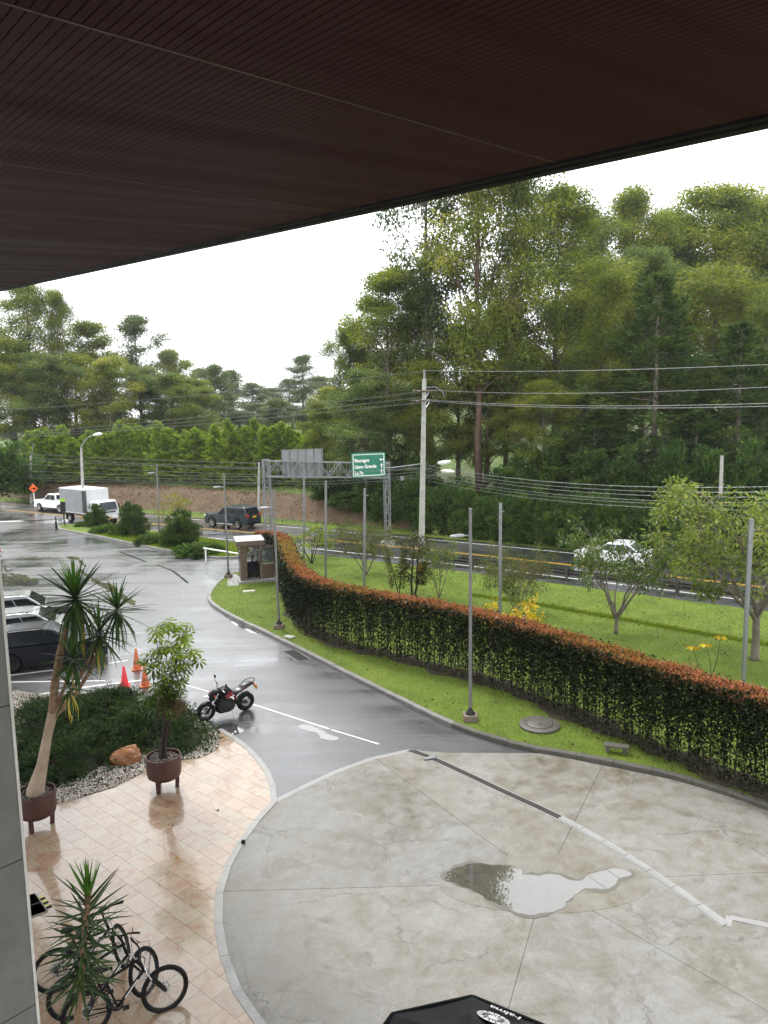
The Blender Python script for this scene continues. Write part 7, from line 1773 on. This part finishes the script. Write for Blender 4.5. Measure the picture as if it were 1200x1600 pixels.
def rosette(parent, c, ln, n, axis_tilt=0.0, yellow=0):
    for k in range(n):
        f = k / n; az = k * 2.39996; el = 1.5 - 2.75 * f ** .9 + yr.gauss(0, .10)
        kind = 'up' if f < .3 else 'mid' if f < .72 else 'low'
        me = yr.choice(YLG) if f < .16 else yr.choice(YL[kind])
        if yellow and k >= n - yellow: me = yr.choice(YLY)
        put_leaf(parent, me, (c[0], c[1], c[2] + .14 * (1 - 2 * f)), az, el, ln * (.72 + .36 * min(1, f * 3)) * yr.uniform(.85, 1.1))
def pxl(px, py, Y, o): return Vector(tuple(Zp(px, py, Y) - o))
Y1 = float(p1_[1]); y1 = thing('yucca_tree', 'tall branched yucca with a swollen pale trunk and several leaf heads in the left planter', 'yucca', (float(p1_[0]), Y1, float(p1_[2]) + .80))
o1 = np.array([float(p1_[0]), Y1, float(p1_[2]) + .80])
tk = [Vector((0, 0, -.05)), Vector((.01, 0, .12))] + [pxl(x, y, Y1, o1) for x, y in ((66, 1195), (74, 1150), (83, 1112))]
MB().tube(tk, [.23, .19, .125, .10, .11], 14).build('trunk', M_YTRUNK, y1, smooth=True)
for pts, r0_, r1_ in (([(80, 1120), (83, 1075), (92, 1020), (106, 965)], .075, .05), ([(84, 1110), (90, 1060), (100, 1000), (110, 960)], .055, .04), ([(86, 1118), (112, 1093), (140, 1050), (168, 985)], .06, .035), ([(86, 1116), (118, 1070), (140, 1030), (154, 1000)], .05, .035), ([(84, 1118), (96, 1085), (114, 1040)], .05, .035), ([(88, 1116), (104, 1088)], .05, .04)):
    MB().tube([pxl(x, y, Y1 + .12 * (i % 2), o1) for i, (x, y) in enumerate(pts)], list(np.linspace(r0_, r1_, len(pts))), 10).build('branch', M_YSTEM, y1, smooth=True)
for (x, y, rp, n, dy, ye) in ((118, 938, 68, 96, .0, 2), (183, 955, 52, 60, .25, 2), (156, 992, 50, 58, -.1, 2), (113, 1032, 46, 44, -.25, 2), (108, 1076, 40, 38, -.35, 6)):
    rosette(y1, pxl(x, y, Y1 + dy, o1), rp / FPX * 20.5 * .92, n, 0, ye)
# tall single yucca in front
Y3 = 9.5; b3 = Zp(112, 1705, Y3); y3 = thing('yucca_tree', 'single stemmed yucca with a long shaggy column of leaves in front of the bicycles', 'yucca', (float(b3[0]), Y3, .03))
o3 = np.array([float(b3[0]), Y3, .03]); st_ = [Vector((0, 0, 0))] + [pxl(x, y, Y3, o3) for x, y in ((121, 1600), (127, 1520), (133, 1450), (139, 1392))]
MB().tube(st_, [.07, .05, .045, .04, .03], 10).build('trunk', M_YSTEM, y3, smooth=True)
top3, bot3 = st_[-1], pxl(125, 1545, Y3, o3)
n3 = 128
for k in range(n3):
    f = k / n3; c = top3.lerp(bot3, f ** 1.0); az = k * 2.39996
    el = 1.45 - 1.30 * min(1, f / .28) ** .8 if f < .28 else .15 - .50 * ((f - .28) / .72) ** 1.1
    if f < .3: me = yr.choice(YLG) if f < .10 else yr.choice(YL['up'])
    else: me = yr.choice(YL['up'] if f < .6 else YL['mid'])
    put_leaf(y3, me, c, az, el + yr.gauss(0, .09), (.50 + .13 * min(1, f * 4)) * yr.uniform(.88, 1.1))

# umbrella plant in the second planter: palmate leaves, one object per leaf
Y2 = float(p2_[1]); um = thing('umbrella_plant', 'umbrella plant with glossy palmate leaves on thin dark stems in the right planter', 'plant', (float(p2_[0]), Y2, float(p2_[2]) + .80)); o2 = np.array([float(p2_[0]), Y2, float(p2_[2]) + .80])
def palm_leaf(name, tone, nl=8):
    V, F, T = [], [], []
    for k in range(nl):
        a = 2 * math.pi * k / nl; L_ = .21; pts = [(0, 0), (.35, .028), (.7, .034), (1, 0), (.7, -.034), (.35, -.028)]
        b = len(V)
        for s, w_ in pts: x = .03 + L_ * s; V.append((x * math.cos(a) - w_ * math.sin(a), x * math.sin(a) + w_ * math.cos(a), -.10 * s * s + .015 - abs(w_) * .2))
        F += [(b, b + 1, b + 5, b), (b + 1, b + 2, b + 4, b + 5), (b + 2, b + 3, b + 3, b + 4)]
    me = bpy.data.meshes.new(name); me.from_pydata(V, [], [tuple(dict.fromkeys(f)) for f in F]); at_ = me.attributes.new('tone', 'FLOAT', 'FACE'); at_.data.foreach_set('value', np.clip(tone + RNG.normal(0, .1, len(me.polygons)), 0, 1).astype(np.float32)); me.materials.append(M_SCH); return me
PL = [palm_leaf('palmate_leaf', t_) for t_ in (.12, .3, .5, .75, .95)]
ur = random.Random(4); stems_ = []
for k in range(9):
    top = pxl(ur.uniform(232, 300), ur.uniform(978, 1040), Y2 + ur.uniform(-.35, .35), o2); a = ur.uniform(0, 6.28); b0 = Vector((.10 * math.cos(a), .10 * math.sin(a), 0))
    mid_ = b0.lerp(top, .5) + Vector((ur.gauss(0, .06), ur.gauss(0, .06), 0)); mid_ = mid_ + (Vector((0, 0, mid_.z)) - mid_) * .35
    MB().tube([b0, mid_, top], [.013, .011, .007], 6).build('stem', M_DTWIG, um, smooth=True); stems_.append((b0, mid_, top))
pet = MB()
for k in range(120):
    b0, mid_, top = stems_[k % 9]; f = ur.uniform(.42, 1.02); c = mid_.lerp(top, max(0, (f - .5) * 2)) if f > .5 else b0.lerp(mid_, f * 2)
    a = ur.uniform(0, 6.28); rr_ = ur.uniform(.06, .42) * (1.1 - .35 * f); e = c + Vector((math.cos(a) * rr_, math.sin(a) * rr_, ur.uniform(.0, .22)))
    if e.z < 1.15: e.z = 1.15 + ur.uniform(0, .3)
    pet.tube([c, e], .005, 4, caps=False)
    hi = (e.z - 1.1) / 1.3; idx = min(4, max(0, int(hi * 3.2 + ur.uniform(-.8, 1.6)))); o = link('leaf', PL[idx], um); o.location = e; o.rotation_euler = (ur.gauss(0, .35), ur.gauss(0, .35), ur.uniform(0, 6.28)); s = ur.uniform(.7, 1.15); o.scale = (s, s, s)
pet.build('leaf_stalks', M_DTWIG, um)
rs = np.random.default_rng(6); n = 2600; q = ball(n, .5); P = np.array(pxl(268, 1095, Y2 + .05, o2)) + q * np.array([.40, .38, .48]); P = P + np.array([.0, 0, -.02]); D = q + rs.normal(size=(n, 3)) * .7
link('dry_fronds', leaves_mesh('dry_fronds', P, D, rs.uniform(.05, .11, n), rs.uniform(.008, .018, n), rs.random(n)), um, M_BROWNL)
m = MB()
for k in range(26):
    a = ur.uniform(0, 6.28); e = Vector(tuple(P[k * 40])); m.tube([(.06 * math.cos(a), .06 * math.sin(a), 0), Vector((e.x * .4, e.y * .4, e.z * .5)), e], [.008, .006, .003], 4, caps=False)
m.build('thin_stems', M_DTWIG, um)

# ------------------------------------------------------------------ planting bed: junipers, gravel, rock
jun_px = [(14, 1140), (40, 1112), (75, 1106), (120, 1100), (165, 1098), (205, 1096), (250, 1101), (290, 1113), (318, 1132), (336, 1152), (330, 1172), (300, 1181), (265, 1183), (225, 1190), (185, 1193), (160, 1212), (120, 1228), (85, 1238), (40, 1238), (14, 1225)]
JU = [G2(*p) for p in jun_px]; A = np.array(JU); rs = np.random.default_rng(9)
cen = rs.uniform(A.min(0), A.max(0), (520, 2)); cen = cen[inside(cen, JU)]
def edge_dist(p, poly):
    d = np.full(len(p), 1e9); n = len(poly)
    for i in range(n):
        a, b = np.array(poly[i]), np.array(poly[(i + 1) % n]); ab = b - a; t_ = np.clip(((p - a) @ ab) / (ab @ ab), 0, 1); d = np.minimum(d, np.linalg.norm(p - a - t_[:, None] * ab, axis=1))
    return d
ed = edge_dist(cen, JU); P, D, T, Ls = [], [], [], []
for c, e in zip(cen, ed):
    h = .12 + .58 * min(1, e / .9) * (0.75 + .35 * math.sin(c[0] * 2.1 + 1) * math.sin(c[1] * 1.7)); nb_ = rs.integers(4, 8)
    base = rs.normal(.42, .17)
    for k in range(nb_):
        a = rs.uniform(0, 6.28); ln = rs.uniform(.25, .5); d = np.array([math.cos(a) * .85, math.sin(a) * .85, rs.uniform(.15, .75)])
        n = 27; s = rs.uniform(.1, 1, n); p = np.array([c[0], c[1], h]) + d * (s * ln)[:, None] + rs.normal(size=(n, 3)) * .035; p[:, 2] -= .10 * s * s
        P.append(p); D.append(d * 1.2 + rs.normal(size=(n, 3)) * .55); T.append(base + rs.normal(size=n) * .14 + .3 * (s - .5)); Ls.append(rs.uniform(.05, .12, n))
P, D, T, Ls = map(np.concatenate, (P, D, T, Ls)); P[:, 2] = np.maximum(P[:, 2], .04)
o = link('juniper_ground_cover', leaves_mesh('juniper_ground_cover', P, D, Ls, Ls * .24, T), None, M_JUN); o['kind'] = 'stuff'; o['label'] = 'dark green spreading juniper filling the bed behind the planters'
# inner twigs keep the mass from being hollow
P2_ = np.concatenate([cen + rs.normal(size=cen.shape) * .15 for _ in range(22)]); hh_ = rs.uniform(.03, .45, len(P2_)) * np.clip(np.tile(ed, 22) / .7, .25, 1); ln = len(P2_)
o = link('juniper_undergrowth', leaves_mesh('juniper_undergrowth', np.concatenate([P2_, hh_[:, None]], 1), rs.normal(size=(ln, 3)), rs.uniform(.1, .2, ln), rs.uniform(.04, .08, ln), rs.normal(.2, .1, ln)), None, M_JUN); o['kind'] = 'stuff'
# gravel
BA = np.array(BED); q = rs.uniform(BA.min(0), BA.max(0), (60000, 2)); q = q[inside(q, BED)]; keep = ~inside(q, JU) | (edge_dist(q, JU) < .35); q = q[keep][:11000]; n = len(q)
base_v = np.array([(1, 0, 0), (-1, 0, 0), (0, 1, 0), (0, -1, 0), (0, 0, 1), (0, 0, -1)], float); base_f = np.array([(0, 2, 4), (2, 1, 4), (1, 3, 4), (3, 0, 4), (2, 0, 5), (1, 2, 5), (3, 1, 5), (0, 3, 5)])
sc = rs.uniform(.014, .034, (n, 1, 1)) * rs.uniform(.6, 1.2, (n, 1, 3)); ang = rs.uniform(0, 6.28, n); ca, sa = np.cos(ang), np.sin(ang)
V = base_v[None] * sc + rs.normal(size=(n, 6, 3)) * .003; X = V[:, :, 0] * ca[:, None] - V[:, :, 1] * sa[:, None]; Yv = V[:, :, 0] * sa[:, None] + V[:, :, 1] * ca[:, None]
V = np.stack([X + q[:, 0:1], Yv + q[:, 1:2], V[:, :, 2] + .035], -1)
F = (base_f[None] + (np.arange(n) * 6)[:, None, None]).reshape(-1, 3)
MG = leafmat('gravel_stone', [(0, (.22, .19, .16)), (.35, (.42, .38, .32)), (.7, (.58, .54, .48)), (1, (.70, .68, .64))], .6, 0.0)
o = link('gravel', np_mesh('gravel', V.reshape(-1, 3), F, tone=np.repeat(np.clip(rs.normal(.55, .25, n), 0, 1), 8)), None, MG); o['kind'] = 'stuff'
# rock
bm = bmesh.new(); bmesh.ops.create_icosphere(bm, subdivisions=4, radius=1.0); rr_ = random.Random(2)
from mathutils import noise as mnoise
for v in bm.verts:
    c = v.co.copy(); d = 1 + .22 * mnoise.noise(c * 1.6) + .14 * mnoise.noise(c * 3.7) + .05 * mnoise.noise(c * 9); f = mnoise.cell(c * 1.7) * .06
    v.co = Vector((c.x * .42, c.y * .26, c.z * .30)) * (d + f)
me = bpy.data.meshes.new('rock'); bm.to_mesh(me); bm.free(); sharp(me, 28); me.polygons.foreach_set('use_smooth', np.ones(len(me.polygons), bool))
o = link('rock', me, None, M_ROCK); o.location = tuple(G(198, 1183, .18)); o.rotation_euler = (.1, -.12, .3); tag(o, 'rough orange brown rock lying between the junipers and the gravel', 'rock')

# ------------------------------------------------------------------ patio umbrella
ua, ub = np.array(G2(738, 1555, 2.4)), np.array(G2(612, 1583, 2.4)); uc_dir = unit(ub - ua); un_ = np.array([-uc_dir[1], uc_dir[0]])
if un_[1] > 0: un_ = -un_
Ru = 1.333; uc = (ua + ub) / 2 + un_ * Ru * math.cos(R(22.5)); zr, zt_ = 2.40, 2.98
umb = thing('patio_umbrella', 'black octagonal patio umbrella with a white emblem and lettering at the bottom edge', 'umbrella', (uc[0], uc[1], 0))
a0_ = math.atan2(ua[1] - uc[1], ua[0] - uc[0]); cor = [(Ru * math.cos(a0_ + k * math.pi / 4), Ru * math.sin(a0_ + k * math.pi / 4)) for k in range(8)]
for k in range(8):
    A_ = Vector((*cor[k], zr)); B_ = Vector((*cor[(k + 1) % 8], zr)); T_v = Vector((0, 0, zt_)); m = MB(); vs = []; nl_ = 6
    for i in range(nl_ + 1):
        s = i / nl_; sag = -.05 * math.sin(math.pi * s)
        for j in range(5):
            f = j / 4; p = A_.lerp(B_, f).lerp(T_v, s * .90); p.z += sag * math.sin(math.pi * f) - .02 * math.sin(math.pi * f) * (1 - s); vs.append(tuple(p))
    fs = [(5 * i + j, 5 * i + j + 1, 5 * i + 6 + j, 5 * i + 5 + j) for i in range(nl_) for j in range(4)]; m.add(vs, fs); o = m.build('canopy_panel', M_UMB, umb, smooth=True)
    # valance and hem
    mid_ = (A_ + B_) / 2; outv = Vector((mid_.x, mid_.y, 0)).normalized() * .012
    vs = [tuple(A_ + outv), tuple(B_ + outv), tuple(B_ + outv * 1.6 - Vector((0, 0, .13))), tuple(A_ + outv * 1.6 - Vector((0, 0, .13)))]
    MB().add(vs, [(0, 1, 2, 3)]).build('valance', M_UMBE, umb)
    i0_ = (A_ - T_v).normalized() * .035; 
    hm = MB().add([tuple(A_ + outv + Vector((0, 0, .004))), tuple(B_ + outv + Vector((0, 0, .004))), tuple(B_.lerp(T_v, .028) + Vector((0, 0, .006))), tuple(A_.lerp(T_v, .028) + Vector((0, 0, .006)))], [(0, 1, 2, 3)]); hm.build('hem', M_UMBE, umb)
    MB().tube([A_ - Vector((0, 0, .02)), (T_v * .9 + A_ * .1) - Vector((0, 0, .04))], .010, 6).build('rib', M_DMETAL, umb)
    MB().tube([A_.lerp(T_v, .5) - Vector((0, 0, .05)), Vector((0, 0, 2.05))], .008, 6).build('strut', M_DMETAL, umb)
vc = MB(); vs = [(0, 0, zt_ + .08)]
for k in range(32):
    a = a0_ + 2 * math.pi * k / 32; rr_ = .36 * (1 - .06 * (1 - abs(math.cos(4 * (a - a0_))))); vs.append((rr_ * math.cos(a), rr_ * math.sin(a), zt_ - .105 + .022 * math.cos(8 * (a - a0_)) + .012 * math.sin(3 * a)))
vs += [(p[0] * .97, p[1] * .97, p[2] - .05) for p in vs[1:33]]
vc.add(vs, [(0, 1 + k, 1 + (k + 1) % 32) for k in range(32)] + [(1 + k, 33 + k, 33 + (k + 1) % 32, 1 + (k + 1) % 32) for k in range(32)]); vc.build('vent_cap', M_UMBE, umb, smooth=True)
MB().lathe([(.02, zt_ + .06), (.035, zt_ + .09), (.03, zt_ + .13), (.005, zt_ + .15)], 12).build('finial', M_BLACK, umb, smooth=True)
MB().tube([(0, 0, 0), (0, 0, zt_ + .05)], .024, 12).build('pole', M_DMETAL, umb, smooth=True)
MB().lathe([(.30, 0), (.30, .05), (.10, .09), (.05, .12), (.04, .35)], 24).build('base', M_BLACK, umb, smooth=True)
# print on the panel that runs from the far corner to the right
kk = 7 if proj((uc[0] + cor[7][0], uc[1] + cor[7][1], zr))[0] > proj((uc[0] + cor[1][0], uc[1] + cor[1][1], zr))[0] else 1
Ac = np.array([*cor[0], zr]); Bc = np.array([*cor[kk], zr]); Tc = np.array([0, 0, zt_]); Xd = unit(Ac - Bc); up_ = (Tc - (Ac + Bc) / 2); Yd = unit(up_ - Xd * (up_ @ Xd)); Nd = np.cross(Xd, Yd); Nd = Nd if Nd[2] > 0 else -Nd
def on_panel(fx, fy): return Ac - Xd * fx + Yd * fy + Nd * (-.028)
# (the sagging cloth lies a little under the flat plane, the print is set just above it)
me = text_mesh('l·alma', .165)
txo = text_on(umb, 'l·alma', on_panel(.67, .085) + Nd * .034, Xd, Yd, .15, M_SIGNW, .006, 'lettering', 1.12)
dc = on_panel(.43, .42) + Nd * .024; m = MB(); nn_ = 40
m.add([tuple(dc + (Xd * math.cos(2 * math.pi * k / nn_) * 1.25 + Yd * math.sin(2 * math.pi * k / nn_)) * .155) for k in range(nn_)], [tuple(range(nn_))]); m.build('emblem', M_SIGNW, umb)
m = MB()
for k in range(26):
    a = 2 * math.pi * k / 26; ri_, ro_ = (.05, .105) if k % 2 else (.075, .148)
    p0_ = dc + (Xd * math.cos(a) * 1.25 + Yd * math.sin(a)) * ri_ + Nd * .003; p1_v = dc + (Xd * math.cos(a + .12) * 1.25 + Yd * math.sin(a + .12)) * ro_ + Nd * .003; sd_ = unit(np.cross(Nd, p1_v - p0_)) * .006
    m.add([tuple(p0_ - sd_), tuple(p0_ + sd_), tuple(p1_v + sd_), tuple(p1_v - sd_)], [(0, 1, 2, 3)])
m.build('emblem_strokes', M_UMBE, umb)

# ------------------------------------------------------------------ drains, covers, small things
def grate_panel(name, quad_px, z, label, cat, nx=12, ny=3):
    q = [np.array([*G2(*p), z]) for p in quad_px]; c = sum(q) / 4; t = thing(name, label, cat, tuple(c)); q = [p - c for p in q]
    MB().add([tuple(p - np.array([0, 0, .004])) for p in q], [(0, 1, 2, 3)]).build('pit', M_MAT if 'floor' in name else M_DARKIN, t)
    m = MB()
    for i in range(4): m.bar(tuple(q[i]), tuple(q[(i + 1) % 4]), .05, .02)
    m.build('frame', M_KERB, t)
    m = MB()
    for i in range(1, nx): f = i / nx; m.bar(tuple(q[0] * (1 - f) + q[1] * f), tuple(q[3] * (1 - f) + q[2] * f), .018, .02)
    for i in range(1, ny): f = i / ny; m.bar(tuple(q[0] * (1 - f) + q[3] * f), tuple(q[1] * (1 - f) + q[2] * f), .035, .022)
    m.build('bars', M_DMETAL, t); return t
grate_panel('drain_grate', [(441, 1017.5), (466, 1034), (487, 1031.5), (461, 1015.5)], .008, 'cast iron drain grate in the asphalt along the verge kerb', 'drain grate', 11, 4)
# trench drain across the forecourt
tp_px = [(640, 1173), (672, 1184), (720, 1206), (790, 1239), (860, 1271), (920, 1303), (980, 1339), (1040, 1379), (1090, 1415), (1134, 1447)]
TD = resample(cr_spline([G2(*p) for p in tp_px], .2), .62); tdn = normals2(TD)
td = thing('trench_drain', 'long curved trench drain with slotted grates across the concrete forecourt', 'drain', (0, 0, .018))
td2 = None
for i in range(len(TD) - 1):
    a, b = TD[i], TD[i + 1]; t_ = unit(b - a) * .006; na, nb_ = tdn[i], tdn[i + 1]; m = MB(); w_ = .055
    for s in (-1, 1): m.bar((*(a + t_ + na * s * w_), .006), (*(b - t_ + nb_ * s * w_), .006), .03, .02)
    m.bar((*(a + t_), .005), (*(b - t_), .005), .02, .016)
    for k in range(9):
        f = (k + .5) / 9; c = a * (1 - f) + b * f; n_ = na * (1 - f) + nb_ * f; m.bar((*(c - n_ * w_), .004), (*(c + n_ * w_), .004), .03, .014)
    pale = i > (len(TD) - 1) * .52  # this half coloured pale in place of its wet reflection
    if pale: m = MB().bar((*(a + t_), .006), (*(b - t_), .006), .16, .014).bar((*(a + t_), .013), (*(b - t_), .013), .05, .008)
    m.build('grate', M_BORDER if pale else M_RAIL, td)
ch_ = MB(); A2, B2 = TD + tdn * .08, TD - tdn * .08; nT = len(TD); ch_.add([(*p, .0012) for p in A2] + [(*p, .0012) for p in B2], [(i, i + 1, nT + i + 1, nT + i) for i in range(nT - 1)]); ch_.build('channel', M_DARKIN, td)
for s in (-1, 1):
    e = MB(); A2, B2 = TD + tdn * s * .085, TD + tdn * s * .115; e.add([(*p, .003) for p in A2] + [(*p, .003) for p in B2], [(i, i + 1, nT + i + 1, nT + i) for i in range(nT - 1)]); e.build('concrete_edging', M_BORDER, td)
path = resample(np.array([G2(1129, 1440), G2(1143, 1432), G2(1143, 1437), G2(1200, 1448), G2(1300, 1472)]), .4)
strip('drain_cover_strip', resample(np.array([G2(1142, 1435), G2(1200, 1447.5), G2(1320, 1474)]), .4), -.07, .07, .0235, M_BORDER)
strip('drain_cover_strip', resample(np.array([G2(1137, 1449), G2(1140, 1433)]), .2), -.06, .06, .0262, M_BORDER)
o = MB().box((0, 0, .02), (.34, .12, .02), .3).box((.08, .1, .03), (.26, .08, .015), .7).build('steel_plate', M_GALV, None, bevel=.004); o.location = tuple(G(672, 1185, .03)); tag(o, 'bent strips of grey steel plate lying at the head of the trench drain', 'metal plate')
# manhole on the verge
p = G(843, 1134, .115); t = thing('manhole_cover', 'round concrete manhole with two rings on the verge at the foot of the hedge', 'manhole', tuple(p))
MB().lathe([(.60, -.05), (.60, .06), (.57, .075), (.40, .075), (.40, .055)], 40, caps=False).build('concrete_ring', M_KERBD, t, smooth=True); MB().lathe([(.385, .03), (.385, .085), (.36, .10), (.001, .10)], 36).build('cover', M_KERBD, t, smooth=True)
MB().box((0, -.12, .105), (.10, .03, .015)).build('lifting_slot', M_DARKIN, t)
p = G(963, 1176, .115); t = thing('stone_bench', 'small low concrete bench under the hedge right of the manhole', 'bench', tuple(p), R(-18))
MB().box((0, 0, .20), (.66, .24, .06)).build('slab', M_KERBD, t, bevel=.01)
for s in (-1, 1): MB().box((s * .22, 0, .08), (.10, .18, .18)).build('leg', M_KERBD, t, bevel=.01)
# floor grating with a hazard strip at the wall
t = grate_panel('floor_grating', [(38, 1404), (54, 1399.5), (73, 1426.5), (44, 1437)], .034, 'dark grey floor grating let into the tiles beside the wall', 'floor grating', 44, 2)
hz0, hz1 = np.array([*G2(63, 1402), .030]), np.array([*G2(78, 1421), .030]); t = thing('hazard_strip', 'short pale yellow and black hazard strip on the tiles beside the floor grating', 'hazard strip', tuple(hz0)); v = hz1 - hz0; sd_ = unit(np.array([-v[1], v[0], 0])) * .05
for k in range(6):
    a, b = v * k / 6, v * (k + 1) / 6; MB().add([tuple(a - sd_), tuple(b - sd_), tuple(b + sd_), tuple(a + sd_)], [(0, 1, 2, 3)]).build('stripe', M_BLACK if k % 2 else simple('pale_yellow', (.50, .46, .16), (.42, .38, .13), 4, .5), t)
p = G(380, 1317, .03); o = MB().lathe([(.045, 0), (.05, .02), (.04, .06), (.02, .07)], 12).build('ground_light', M_BLACK, None, smooth=True); o.location = tuple(p); tag(o, 'small black ground light at the edge of the plaza border', 'light')
for lab, px, py in (('dry brown leaf lying on the wet tiles right of the umbrella plant planter', 337, 1267), ('dark twig like leaf lying on the tiles in front of the umbrella plant planter', 266, 1290), ('small yellow leaf on the tiles right of the tall front yucca', 274, 1341)):
    o = link('fallen_leaf', leaves_mesh('fallen_leaf', np.zeros((3, 3)) + np.array([[0, 0, .004], [.03, .02, .006], [-.03, .01, .005]]), np.array([[1, .2, .05], [.4, 1, .02], [-.3, .8, .08]]), np.array([.10, .08, .07]), np.array([.035, .03, .03]), np.array([.3, .6, .9])), None, M_YEL if 'yellow' in lab else M_BROWNL); o.location = tuple(G(px, py, .028)); tag(o, lab, 'leaf')

# ------------------------------------------------------------------ air
if HAZE > 0:
    o = MB().box((0, 275, 24), (890, 890, 52)).build('haze', None, None); o['kind'] = 'stuff'
    hm = bpy.data.materials.new('haze_air'); hm.use_nodes = True; hn_ = hm.node_tree; hn_.nodes.remove(hn_.nodes['Principled BSDF'])
    pv = hn_.nodes.new('ShaderNodeVolumePrincipled'); pv.inputs['Density'].default_value = HAZE; pv.inputs['Color'].default_value = (.93, .95, .97, 1); pv.inputs['Anisotropy'].default_value = .3
    hn_.links.new(pv.outputs[0], hn_.nodes['Material Output'].inputs['Volume']); o.data.materials.append(hm)
